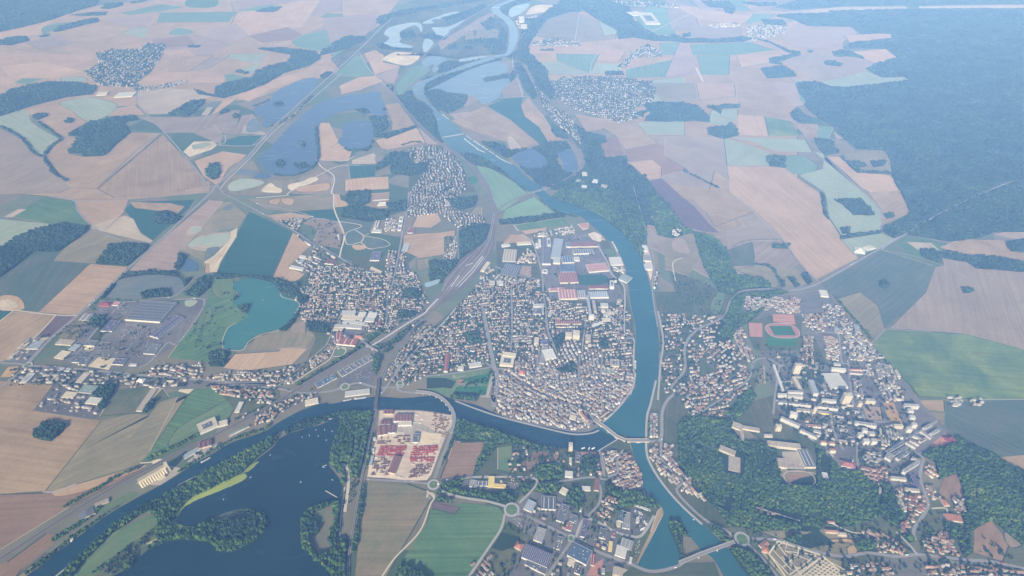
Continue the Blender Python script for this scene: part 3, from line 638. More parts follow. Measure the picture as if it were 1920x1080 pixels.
LAKES = '''
lake TL 0,0
lake BL 1900,185 1800,230 1600,290 1530,360 1440,430 1380,500 1270,570 1180,620 1090,650 1010,720 1000,745 1010,790 1100,800 1180,760 1300,715 1430,700 1500,740 1500,810 1440,880 1330,940 1240,950 1180,900 1060,880 920,895 800,960 740,1030 690,1110 1785,1110 1760,980 1700,920 1690,800 1720,720 1800,670 1910,640 1920,560 1880,500 1850,450 1870,350 1905,250
turq ML 1310,530 1340,500 1420,485 1540,515 1580,570 1640,600 1685,640 1640,720 1570,770 1480,790 1400,830 1360,885 1270,880 1255,850 1280,770 1330,740 1390,700 1400,630 1340,640 1310,620 1350,580
milky ML 600,590 640,540 680,490 850,465 1000,480 1035,525 1020,560 960,575 950,545 830,550 790,575 800,605 700,605
lilac ML 1015,440 1030,400 1050,372 1110,400 1110,440 1060,447
milky ML 1255,100 1270,80 1310,65 1300,95 1265,105
pond ML 1070,225 1085,200 1130,195 1125,215 1090,232
pond ML 1055,300 1110,255 1145,252 1140,285 1100,308
pond ML 1145,285 1160,250 1230,235 1290,235 1280,275 1220,308 1150,305
milky ML 1160,340 1170,315 1230,308 1220,330 1170,370
pond ML 1045,640 1045,610 1110,612 1080,642
lilac TL 1432,640 1435,605 1500,580 1560,510 1640,470 1720,440 1780,440 1785,470 1740,520 1640,630 1560,680 1500,720 1475,700 1480,660
lilac TL 1740,615 1800,575 1930,540 2050,525 2130,512 2145,560 2165,600 2100,640 2050,610 1960,620 1890,640 1810,680 1790,740 1792,880 1750,950 1640,985 1530,980 1460,920 1445,885 1500,850 1620,720
lilac TL 1925,760 1930,700 2000,680 2090,690 2095,790 2060,830 1960,835 1900,800
lilac TC 170,640 180,615 250,622 230,655
milky TL 1388,740 1395,690 1430,665 1462,690 1450,738
milky TL 1330,970 1360,950 1440,960 1420,980 1340,985
pond TL 1285,1040 1340,1010 1400,1005 1480,1020 1470,1040 1400,1060 1300,1075
lilac TL 1425,1000 1460,970 1525,985 1500,1005
cream TL 1470,1075 1520,1030 1550,1050 1585,1065 1570,1085
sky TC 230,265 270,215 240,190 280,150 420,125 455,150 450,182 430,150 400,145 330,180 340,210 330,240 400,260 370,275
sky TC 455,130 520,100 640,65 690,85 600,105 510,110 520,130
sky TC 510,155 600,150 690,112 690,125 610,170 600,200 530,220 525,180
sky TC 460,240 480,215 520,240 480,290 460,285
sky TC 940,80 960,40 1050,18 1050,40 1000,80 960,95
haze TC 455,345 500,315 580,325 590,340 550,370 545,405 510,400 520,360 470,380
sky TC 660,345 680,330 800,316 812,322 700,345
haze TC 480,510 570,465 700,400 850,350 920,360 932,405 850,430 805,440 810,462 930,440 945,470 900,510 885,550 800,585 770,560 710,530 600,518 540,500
lilac TC 960,880 1020,850 1080,840 1150,890 1150,930 1080,950 1000,930
lilac TC 1215,865 1290,840 1330,920 1310,960 1260,965 1240,900
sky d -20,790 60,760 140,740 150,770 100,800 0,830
'''
def water(name, p, k, n=5):
    w = W(smooth(p, True, n)); sheet(name, w, fm('cream') if k == 'cream' else wm(k), 'water', 0.0); fillmask(smooth(p), WATER)
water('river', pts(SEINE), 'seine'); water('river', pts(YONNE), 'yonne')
for ln in LAKES.strip().splitlines()[1:]:
    k, *r = ln.split(' ')
    water('sand' if k == 'cream' else 'lake', pts(' '.join(r)), k)
ALG = ['BL 985,735 1020,680 1100,620 1180,580 1300,530 1375,505 1385,530 1300,575 1190,618 1120,648 1040,690 1000,738', 'BL 950,790 980,760 1005,790 1075,805 1060,818 960,822', 'BL 1375,490 1420,450 1455,435 1450,445 1400,490']
for s in ALG:
    o = sheet('algae', roughen(W(smooth(pts(s))), 5, 8), fm('algae'), 'water', None, 'stuff')
    tag(o, ['lime green algae mat along the wooded lake shore', 'lime green algae patch in the corner of the cove', 'thin streak of green algae at the upper end of the shore'][ALG.index(s)], 'algae')
# ------------------------------------------------------------------ roads and railways
RD = plain('tarmac', (.29,.28,.275), var=.1, scale=.03); RDL = plain('pale_tarmac', (.42,.405,.39), var=.1, scale=.03); TRK = plain('chalk_track', (.62,.56,.44), var=.15, scale=.03)
BAL = plain('ballast', (.125,.105,.10), var=.25, scale=.02); STL = plain('rail_steel', (.40,.37,.35), var=.1); PLT = plain('platform_paving', (.60,.58,.55)); STR = plain('street', (.14,.135,.135), var=.15, scale=.02)
ROADS = '''
RD 15 TC 400,55 300,93 230,150 120,260 0,370 TL 1740,530 1640,620 1510,745 1390,885 1215,1045 ML 1190,0 1040,140 880,290 720,430 540,600 430,700 290,820 200,915 155,965
RDL 7 TL 1920,415 1740,570 1530,750 1410,885 1250,1045 1260,1080
RD 11 ML -200,958 0,962 100,965 155,975 300,985 500,1000 700,1020 900,1040 1140,1055 1300,1070 1500,1078 BL 1180,0 1400,12 1560,25 1700,50 1860,40 BC 20,12 100,-5 200,20 300,18 340,42 440,50
RD 9 ML 155,975 90,1030 0,1100
RD 9 ML 1240,0 1390,75 1640,210 1760,290 1840,340 b 640,560 780,640 940,735 1100,830 1240,880
RD 8 TL 1215,1045 1260,1080 ML 1260,0
RD 7 TL 700,505 765,510 770,580 830,650 940,760 1050,890 1140,1000 1155,1050 1215,1045
RDL 6 TL -100,665 0,655 200,592 380,552 540,540 700,510
RD 6 TL 545,1060 905,752 1330,752 1480,745
RDL 6 TL 1200,815 1420,818 1500,760
RDL 5 TL 1200,800 1260,760 1265,800 1230,815
RD 7 ML 270,22 410,47 440,110 510,185 600,240 720,285
RD 5 ML 590,210 690,120 720,43
RD 6 ML 410,47 720,42 1190,0
TRK 6 ML -60,655 75,665 315,692 430,695
TRK 6 ML 315,692 215,800 160,830
TRK 6 ML 75,668 0,725 -60,760
RD 8 ML 560,612 700,618 830,608 900,595 990,580 1100,480
RD 10 ML 980,605 1120,600 1150,615 1120,690 1000,850 940,850 850,950 780,990
RD 8 ML 700,620 570,740 400,960
TRK 6 b 0,65 360,35 380,0 TC -60,950 40,930
RD 7 b 0,130 380,200 650,280
TRK 7 TL 1780,898 1810,940 1870,980 1880,1020 1865,1085 b 870,30 880,190 930,320 970,410 990,480 985,560 960,640 940,735
TRK 5 TL 1780,898 1930,905 1990,880
TRK 5 b 920,330 1190,380 1020,460 1015,575 1080,590 1180,570 1250,630 1310,645
TRK 5 b 1115,425 1210,495 1180,570
TRK 4 b 1210,495 1280,465
TRK 4 b 1210,495 1420,530 1500,600 1300,640
RD 9 b 1720,0 1700,200 1660,400 1620,620 1580,820 1540,1020 c 1480,100 1470,300 1440,440 1330,500 1220,570 1210,620 1260,670 1380,700
RD 7 c 1040,120 1000,200 940,330 880,430 800,620 700,720 400,970 300,1060 200,1130
RD 6 c 800,630 1100,690
TRK 5 c 400,1080 640,920 830,800 900,665 1010,690 970,760 870,770
RD 7 c 1740,780 1600,900 1560,960
RD 7 d 260,0 330,110 400,160
RD 6 d 350,170 355,540
RD 7 d 780,600 1000,690 1290,750
RD 9 d 1180,270 1250,500 1300,700 1310,900
TRK 5 MC 970,185 995,220
TRK 5 MC 1015,238 1070,275 1085,300
RDL 7 e 960,340 1010,440 1080,560 1120,680 1240,790 h 1270,-100 1265,300 1330,380 1370,400 1370,560 1365,720 1380,840 1330,1020
RD 18 g 620,10 660,200 700,420 740,620 760,720 790,800 770,1080 BC 850,60 860,130
RD 8 g 320,460 440,520 600,620 730,700 870,760 1100,900 1300,1020 BC 1360,140 1420,200
RD 8 g 950,-200 960,150 955,400 940,560
RD 9 g 1310,-100 1340,60 1360,300 1430,460 1480,640
RDL 9 g -20,440 60,340 200,200 350,20
RD 9 g -500,1000 -280,700 -20,410
RD 8 g 0,810 300,780 730,710
RD 7 g 770,725 1000,735 1240,750
RD 7 g 1200,900 1240,700 1270,480
RD 7 h -80,60 100,110 380,200 420,280 720,280 940,200
RD 7 h 400,280 430,400 500,560
RD 7 h 830,200 800,400 790,560
RDL 7 h 680,830 540,940 400,1040
RDL 6 h 760,830 990,860 1290,890
RD 7 h 1020,560 990,860
RD 7 h 760,560 750,960
RDL 7 BC 640,95 860,175 1150,250 1300,282 1400,278 1450,260
RDL 7 BC 1470,215 1560,130 1640,20
RDL 10 BC 640,185 638,220 600,330 560,430 530,520
RD 12 BC 640,185 638,220 600,330 560,430 525,530
RD 9 BC 520,565 400,550 350,548 140,535
RD 9 BC 545,560 620,535 740,525 830,520
RDL 9 BC 550,580 580,610 690,640 820,660 930,690
RDL 8 BC 740,525 1040,525 1100,560 1000,670
RD 8 BC 1100,560 1250,545 1400,525 1500,540
RDL 8 BC 920,730 900,810 850,890 720,1080 700,1110
TRK 5 BC 480,600 520,640 500,680 440,830 300,980 230,1080
TRK 6 BC 480,640 490,615 520,620 522,650
RD 10 BC 990,725 1100,770 1280,860 1330,885 1460,950 1620,1010 1720,1050 1800,1050 1890,1025 1930,1000 BR 100,960 280,895
RD 9 BC 1290,890 1220,990 1150,1090
RDL 9 BC 1320,860 1350,780 1380,760 1430,770 1540,830 1620,855 1690,850 1760,740
RD 8 BC 1390,740 1450,670 1460,600 1450,560
RD 7 BC 1440,540 1480,470 1450,370
RD 7 j 1250,620 1180,760 1190,880 1080,920
RD 8 j 1040,920 1000,700 980,640
RDL 4 j 960,640 1190,500
RD 12 j 1900,-60 1760,50 1690,200 1680,480 1600,525 1530,520
RD 9 j 1680,500 1685,720 1800,860 1920,980 BR -30,610 120,760 240,820 285,860
RDL 8 BC 1770,-20 1740,110 1720,180 1715,300 1720,400 1760,490 1830,590 1920,690 BR 110,790
RDL 8 h 1640,80 1700,400 1670,700 1640,1080
RD 11 MR 300,580 340,555 480,545 600,555 750,520 1000,380 1240,245 1450,120 1700,0 TR 1880,1010
RD 11 MR 300,580 265,620 240,690 180,730 90,770 30,830 10,900 10,1000 -60,1090 BC 1860,30
RD 7 TR -60,880 40,960 240,1075 MR 400,110 550,255 660,400 760,500
RD 5 TR 600,640 700,780 860,930 1010,1080 MR 1110,100 1120,215
RD 5 TR 220,765 260,1070
RD 5 MR 1160,765 1600,800 1930,890 2300,990
RD 5 MR 1120,325 1300,360 1480,420 1700,540 1830,600
RD 5 MR 1140,770 1060,850
RD 6 MC 1640,-40 1720,240 1760,400 1750,560 1780,760
TRK 5 MC 1920,370 1865,400 1880,500
RD 9 l 300,860 360,800 500,800 620,880 660,860
RD 8 l 300,860 300,930 200,1080 BR 70,180
RD 8 l 1000,500 1250,510 1290,640 1310,830 1380,850
RD 8 m 130,140 80,480 60,700
RD 8 m 900,100 930,400 960,620
RD 10 m 1060,700 1120,770 1330,790
RD 9 m 700,680 740,900 850,1100
RD 11 m 1900,780 1560,980 1380,1080 o 350,410
RD 10 o 580,320 700,410 780,470 770,560 750,680 790,830 840,980 810,1080 BR 1300,820 1310,880
RD 8 o 40,300 50,560
RDL 7 n 1100,0 1300,150 1500,300 1700,460
RD 10 BR 390,870 540,880 700,930 900,970 1040,950 1200,970 1340,960 1560,985 1740,1000 1930,1040 2100,1080
RDL 7 BR 1320,960 1270,900 1200,830
RD 8 BR 370,905 440,970 540,1090
RDL 5 BR 400,690 660,770
TRK 4 BR 830,780 940,830 1000,840
TRK 5 BR 1400,700 1480,700 1490,740
TRK 5 i 130,700 165,460
TRK 5 i 60,800 200,620 235,460
TRK 10 BC 20,720 40,560 30,470 0,450
RDL 5 TC 960,310 970,390 1000,470 1022,545
RDL 5 TC 890,550 1020,545 1060,545
RDL 5 TC 1315,225 1340,70
RDL 4 TC 1400,410 1410,350 1450,290 1480,260
RDL 5 TC 100,295 150,380 185,420 245,480
RDL 4 TC 160,285 190,320 230,335
RDL 5 BL 310,1085 450,970
RDL 4 BL 1000,570 1200,470 1330,400
RDL 5 BL 430,560 320,605 240,605
TRK 5 BL 790,445 860,440
TRK 9 TR 75,380 95,420 115,460
RDL 12 TR 1985,1025 1880,1010
TRK 3 c 270,60 300,105 430,140 490,180 470,240 430,290
TRK 3 ML 1640,720 1570,778 1480,798 1402,838 1362,890 1270,885 1250,850 1278,770 1330,735
TRK 3 BL 1830,600 1900,640
TRK 4 BC 20,580 0,720 -10,860
RDL 4 TL 0,300 400,305 560,312
RDL 4 TL 600,650 760,588
RDL 4 TL 1300,290 1250,330 1100,400
RDL 4 TL 1420,185 1560,180 1710,150
RDL 4 TR 640,160 820,155
TRK 4 TR 60,70 -200,190
RDL 4 MR 1235,245 1190,265 1120,325
'''
ROADPTS = []
for ln in ROADS.strip().splitlines():
    k, w, *r = ln.split(' '); wpx = pts(' '.join(r)); w = float(w)*1.2*max(1, (700-sum(q[1] for q in wpx)/len(wpx))/520+.55)
    if k == 'RD' and 8 < w < 60: ROADPTS.append(W(smooth(wpx, False, 6)))
    ribbon('road' if k != 'TRK' else 'track', W(smooth(pts(' '.join(r)), False, 6)), float(w), {'RD':RD,'RDL':RDL,'TRK':TRK}[k])
RAILS = '''
18 BL -60,1020 0,985 300,790 640,580 940,420 1200,290 1400,190 1560,100 1640,50 1730,0
38 c 540,1100 1000,830 1300,660 1600,470 1900,285
34 d -30,1110 60,1020 170,900
16 c 1390,1120 1400,1060 1440,950 1550,720 1680,560 1800,430 1930,310 d 0,1060
12 BC 205,60 195,150 160,300 130,450 100,600 60,850 40,1000 40,1100
14 MC 850,160 900,85 980,40 1060,10
14 TC 1150,1056 1210,1030 1290,990 1350,930 1360,880 1330,840 1280,770 1200,690 1130,600 1110,540 1040,400 1000,350 985,330 1000,230 1060,150 1180,60 1260,10
26 MC 860,180 860,110 845,40 825,-20 TC 760,960 670,880 540,790 430,690 340,590 300,520 310,450 360,400 450,330 490,290 600,190 720,100 850,20 900,-10
'''
yard = pts('d 0,1080 100,960 170,880 200,740 260,680 420,480 560,370 650,290 700,200 720,100 725,0 800,0 770,130 765,300 740,450 680,560 560,700 430,830 300,930 120,1060 60,1100')
sheet('railway', W(yard), fm('rail'), 'lot'); fillmask(yard, NOB)
for ln in RAILS.strip().splitlines():
    w, *r = ln.split(' '); wp = W(smooth(pts(' '.join(r)), False, 6)); w = float(w)
    ribbon('railway', wp, w, BAL)
    for k in range(max(2, int(w//7))):                      # the rails themselves, one pair per track
        P = np.array(wp); a, b = ribbon_poly(wp, 2*(-w/2+3+(w-6)*k/(max(2, int(w//7))-1)))
        ribbon('rail_track', [tuple(q) for q in a], 1.8, STL, bit=0)
SID = ['d 30,1090 200,900 300,760 460,560 600,400 690,270 730,120 750,0','d 60,1080 240,890 400,700 540,540 650,400 720,240 750,100 770,0','d 170,880 240,760 400,560 560,420 670,300','d 200,880 300,760 470,590 600,460 680,330','d 250,870 380,740 500,610 620,480 700,330 745,160','d 300,850 450,700 560,590 650,480','d 340,850 480,720 600,590 690,450 740,300','d 180,900 210,780 330,640 500,470']
for s in SID: ribbon('rail_track', W(smooth(pts(s), False, 6)), 2.6, STL, bit=0)
ribbon('platform', W(smooth(pts('c 1290,655 1500,530 1700,400 1890,290 d 20,1070 130,960'), False, 6)), 9, PLT, bit=0)
for s in ['d 270,830 370,700','d 330,820 500,640 630,480','d 360,830 520,660 640,500','d 440,590 520,560']: ribbon('platform', W(pts(s)), 6, PLT, bit=0)
# hedges and bank-side paths as thin pale or dark lines between fields
def ring(name, c, r, w, mat):
    a = [(c[0]+math.cos(t)*r, c[1]+math.sin(t)*r) for t in np.linspace(0, 2*math.pi, 41)]
    ribbon(name, a, w, mat)
for s, r, w in (('ML 155,975', 19, 8), ('i 1037,1012', 21, 8), ('BC 958,707', 27, 9), ('k 665,657', 13, 7), ('BR 335,872', 25, 9), ('BC 20,15', 20, 8), ('BC 330,5', 16, 7), ('c 1620,1070', 14, 6)):
    c = px(*pts(s)[0]); disc = [(c[0]+math.cos(t)*(r+w/2), c[1]+math.sin(t)*(r+w/2)) for t in np.linspace(0, 2*math.pi, 33)[:-1]]
    sheet('grass', disc, fm('grass'), 'road', 0.0); maskW(disc, ROAD); ring('roundabout', c, r, w, RDL)
# athletics ground
def oval(c, a, b, n=48, p=2.6):
    return [(c[0]+a*abs(math.cos(t))**(2/p)*math.copysign(1, math.cos(t)), c[1]+b*abs(math.sin(t))**(2/p)*math.copysign(1, math.sin(t))) for t in np.linspace(0, 2*math.pi, n+1)[:-1]]
c1 = np.array(px(*pts('l 645,478')[0]))
sheet('running_track', oval(c1, 88, 62), plain('gravel_pale', (.5,.42,.36)), 'lot', 0.0); sheet('running_track', oval(c1, 84, 58), plain('cinder', (.44,.19,.16)), 'lot', 0.0); sheet('pitch', [tuple(c1+q) for q in ((-58,-38),(58,-38),(58,38),(-58,38))], fm('turf'), 'lot', 0.0)
maskW(oval(c1, 95, 70), NOB)
c2 = np.array(px(*pts('n 1315,702')[0])); a = oval(c2, 62, 36); ribbon('running_track', a+a[:1], 5, plain('gravel_pale', (.5,.42,.36)), bit=NOB)
# parks, yards and the like stay free of scattered houses
for s in ['l 240,380 460,270 860,300 860,680 330,720 250,560','g 0,810 730,720 720,900 670,1040 200,1040 0,960','i 430,175 900,180 1240,230 1240,330 1010,900 960,960 290,925 330,690 400,480','m 690,240 880,240 900,400 700,400','b 1000,300 1330,300 1490,600 1300,640 1010,580','BR 540,880 900,1000 900,1100 560,1100 440,930','i 1275,510 1610,530 1470,905 1110,945','BC 1010,440 1090,370 1240,400 1130,430','m 1070,600 1270,600 1420,820 1120,760','n 1050,380 1520,380 1500,790 1110,780','MC 1090,270 1240,250 1400,230 1460,290 1500,400 1600,600 1500,620 1170,600 1130,480','ML 1255,985 1320,910 1570,895 1590,875 1730,880 1640,970 1390,1005','MC 345,330 350,240 575,225 640,215 640,250 575,350 440,370','BC 840,800 1000,740 1250,880 1100,1080 860,1090']:
    fillmask(pts(s), NOB)
# cemetery: a walled plot of pale gravel walks between grave beds
CP = [np.array(px(*q)) for q in pts('p 350,690 850,850 1110,1080 440,1090 250,830')]
def lerp(a, b, t): return tuple(a+(b-a)*t)
walk = plain('gravel_walk', (.74,.64,.47), var=.15)
for i in range(5): ribbon('path', [tuple(CP[i]), tuple(CP[(i+1)%5])], 6, walk)
def wl(s, w=3): ribbon('path', W(pts(s)), w, walk)
for s in ['p 350,740 430,690','p 360,740 620,1080','p 460,700 430,800 700,900','p 590,750 570,860','p 300,790 500,1010','p 250,830 470,1060','p 410,980 540,870','p 390,860 470,940 600,1000','p 780,850 480,1070','p 850,860 520,1090','p 430,800 780,845']: wl(s, 4)
for k in range(9): wl('p %d,%d %d,%d' % (840-28*k+20, 880+24*k, 1060-20*k+40, 1010+26*k), 4)
for k in range(8): wl('p %d,%d %d,%d' % (850+30*k, 870+26*k, 560+45*k, 1090+15*k), 3.4)

for s_ in ('TR 1695,708 1780,716','TR 1880,1010 1700,1090','TR 1640,520 1900,560','MR 1330,30 1450,110','MR 1700,0 2300,-180'): ribbon('ride', W(pts(s_)), 14, TRK if '708' in s_ else plain('forest_ride', (.12,.17,.09)))
# ------------------------------------------------------------------ large buildings
RC = {'white':(.62,.61,.58),'cream':(.60,.54,.42),'grey':(.30,.30,.31),'dark':(.11,.115,.14),'blue':(.095,.145,.225),'violet':(.12,.115,.19),'slate':(.14,.15,.18),'red':(.30,.115,.10),
      'brown':(.24,.12,.115),'orange':(.42,.18,.11),'tile':(.33,.17,.125),'yellow':(.66,.52,.20),'pale':(.48,.48,.47),'tan':(.42,.36,.29),'green':(.22,.29,.27),'steel':(.33,.38,.44),'pink':(.46,.24,.23),'maroon':(.22,.05,.07)}
def roofm(k): return plain('roof_'+k, RC[k], rough=.6, var=.26, scale=.11, spec=.3)
WALLC = {'white':(.66,.65,.62),'cream':(.64,.58,.46),'grey':(.42,.41,.40),'dark':(.16,.16,.19),'tan':(.55,.48,.38),'red':(.45,.10,.10),'yellow':(.70,.55,.2)}
def wallm(k): return wall_mat(k, WALLC[k], False)
def flatm(k): return wall_mat(k+'_flats', WALLC[k], True)
GLASS = plain('skylight', (.80,.82,.84), rough=.3, spec=.5); DOOR = plain('roller_door', (.28,.30,.34)); DUCT = plain('roof_unit', (.55,.55,.54)); SHADE = plain('door_dark', (.08,.09,.10))
def boxes(L_):
    "list of (x0,x1,y0,y1,z0,z1) -> verts, faces"
    V = []; Fc = []
    for x0,x1,y0,y1,z0,z1 in L_:
        n = len(V); V += [(x0,y0,z0),(x1,y0,z0),(x1,y1,z0),(x0,y1,z0),(x0,y0,z1),(x1,y0,z1),(x1,y1,z1),(x0,y1,z1)]
        Fc += [(n,n+3,n+2,n+1),(n+4,n+5,n+6,n+7),(n,n+1,n+5,n+4),(n+1,n+2,n+6,n+5),(n+2,n+3,n+7,n+6),(n+3,n,n+4,n+7)]
    return V, Fc
def thing(name, label, cat, loc, rz=0, group=None):
    o = bpy.data.objects.new(name, None); COL.objects.link(o); o.location = loc; o.rotation_euler = (0,0,rz); o.empty_display_size = 3
    return tag(o, label, cat, group)
def rectW(p):
    "three base corners in map units -> world centre, angle, width, depth"
    A, B, C = [np.array(px(*q)) for q in p]
    e = B-A; w = np.hypot(*e); e /= w; n = np.array([-e[1], e[0]]); d = (C-B)@n; sh = (C-B)@e
    if d < 0: n = -n; d = -d; A, B = B, A; e = -e
    c = (A+B)/2+n*d/2+e*0; return c, math.atan2(e[1], e[0]), w, d
def pieces(name, L_, mat, parent):
    "equal boxes as separate parts that share one mesh"
    me = None
    for x0,x1,y0,y1,z0,z1 in L_:
        if me is None: V2, F2 = boxes([(-.5,.5,-.5,.5,0,1)]); o = mesh(name, V2, F2, mat, parent); me = o.data
        else: o = bpy.data.objects.new(name, me); COL.objects.link(o); o.parent = parent
        o.location = ((x0+x1)/2, (y0+y1)/2, z0); o.scale = (x1-x0, y1-y0, z1-z0)
def building(name, label, cat, s, h, roof='grey', wall='white', style='flat', depth=None, group=None, bays=6):
    p = pts(s)
    if depth: 
        A, B = [np.array(px(*q)) for q in p[:2]]; e = (B-A)/np.hypot(*(B-A)); n = np.array([-e[1], e[0]])
        c = (A+B)/2+n*depth/2; a = math.atan2(e[1], e[0]); w = np.hypot(*(B-A)); d = depth
    else: c, a, w, d = rectW(p)
    w = max(w, 5); d = max(d, 5)
    t = thing(name, label, cat, (c[0], c[1], GZ-.6), a, group); x, y = w/2, d/2; wt = .45
    wm_ = flatm(wall) if style in ('flats',) else wallm(wall); rm = roofm(roof)
    if style == 'gable':
        n = max(1, bays); bw = w/n; rise = min(3.5, bw*.28); V = []; Fc = []
        V2, F2 = boxes([(-x,x,-y,y,0,h)]); mesh('wall', V2, F2, wm_, t)
        ends = []; EF = []
        for k in range(n):
            x0 = -x+k*bw; m = len(V); V += [(x0,-y-.4,h+.05),(x0+bw/2,-y-.4,h+rise),(x0+bw,-y-.4,h+.05),(x0,y+.4,h+.05),(x0+bw/2,y+.4,h+rise),(x0+bw,y+.4,h+.05)]
            Fc += [(m,m+1,m+4,m+3),(m+1,m+2,m+5,m+4)]
            q = len(ends); ends += [(x0,-y,h+.02),(x0+bw,-y,h+.02),(x0+bw/2,-y,h+rise-.15),(x0,y,h+.02),(x0+bw,y,h+.02),(x0+bw/2,y,h+rise-.15)]; EF += [(q,q+1,q+2),(q+4,q+3,q+5)]
        mesh('roof', V, Fc, rm, t); mesh('gable', ends, EF, wm_, t)
        if n > 1 and roof not in ('brown',):
            g = []
            for k in range(n):
                x0 = -x+k*bw+bw*.16; g.append((x0, x0+bw*.10, -y*.92, y*.92, h+rise*.25, h+rise*.5))
            pieces('skylight', g, GLASS, t)
    elif style == 'hip':
        V2, F2 = boxes([(-x,x,-y,y,0,h)]); mesh('wall', V2, F2, wm_, t); r = min(x, y); ov = .5; X, Y = x+ov, y+ov; hh = h+r*.6
        if w > d: V = [(-X,-Y,h),(X,-Y,h),(X,Y,h),(-X,Y,h),(-X+r,0,hh),(X-r,0,hh)]; Fc = [(0,1,5,4),(1,2,5),(2,3,4,5),(3,0,4)]
        else: V = [(-X,-Y,h),(X,-Y,h),(X,Y,h),(-X,Y,h),(0,-Y+r,hh),(0,Y-r,hh)]; Fc = [(0,1,4),(1,2,5,4),(2,3,5),(3,0,4,5)]
        mesh('roof', V, [f for f in Fc], rm, t)
    else:
        pw = h+.7
        V2, F2 = boxes([(-x,x,-y,-y+wt,0,pw),(-x,x,y-wt,y,0,pw),(-x,-x+wt,-y+wt,y-wt,0,pw),(x-wt,x,-y+wt,y-wt,0,pw)]); mesh('wall', V2, F2, wm_, t)
        mesh('roof', *boxes([(-x+wt,x-wt,-y+wt,y-wt,h-.5,h)]), rm, t)
        r2 = random.Random(int(w*13+d*7)); g = []
        if style == 'court':
            g = [(-x*.55,x*.55,-y*.5,y*.5,h+.02,h+.05)]; mesh('courtyard', *boxes(g), roofm('slate' if roof != 'pale' else 'grey'), t); g = []
        if style == 'strips':
            n = max(2, int(w/14))
            for k in range(n):
                X = -x+w*(k+.5)/n
                if w*d > 9000:
                    for j in range(max(2, int(d/22))): Y = -y+d*(j+.5)/max(2, int(d/22)); g.append((X-1.6,X+1.6,Y-2.4,Y+2.4,h,h+.35))
                else: g.append((X-1,X+1,-y*.85,y*.85,h,h+.35))
            pieces('skylight', g, GLASS, t)
        elif w*d > 160:
            for k in range(min(9, 2+int(w*d/500))):
                X = r2.uniform(-x*.8, x*.8); Y = r2.uniform(-y*.75, y*.75); q = r2.uniform(.9, 2.2); g.append((X-q,X+q,Y-q*.8,Y+q*.8,h+.02*k/9,h+r2.uniform(.9,2.2)))
            pieces('roof_unit', g, DUCT, t)
    if style == 'flats':
        mesh('door', *boxes([(-1.2,1.2,-y-.05,-y+.02,0,2.6)]), SHADE, t)
        if h > 26: mesh('lift_housing', *boxes([(-4,4,-3,3,h,h+3.6)]), wm_, t)
    elif w > 14: pieces('door', [(-w*.3+k*w*.6-2.2, -w*.3+k*w*.6+2.2, -y-.06, -y+.02, 0, min(4.2, h*.7)) for k in (0, 1)], DOOR, t)
    ca, sa = math.cos(a), math.sin(a)
    maskW([(c[0]+X*ca-Y*sa, c[1]+X*sa+Y*ca) for X, Y in ((-x-3,-y-3),(x+3,-y-3),(x+3,y+3),(-x-3,y+3))], BLD)
    return t
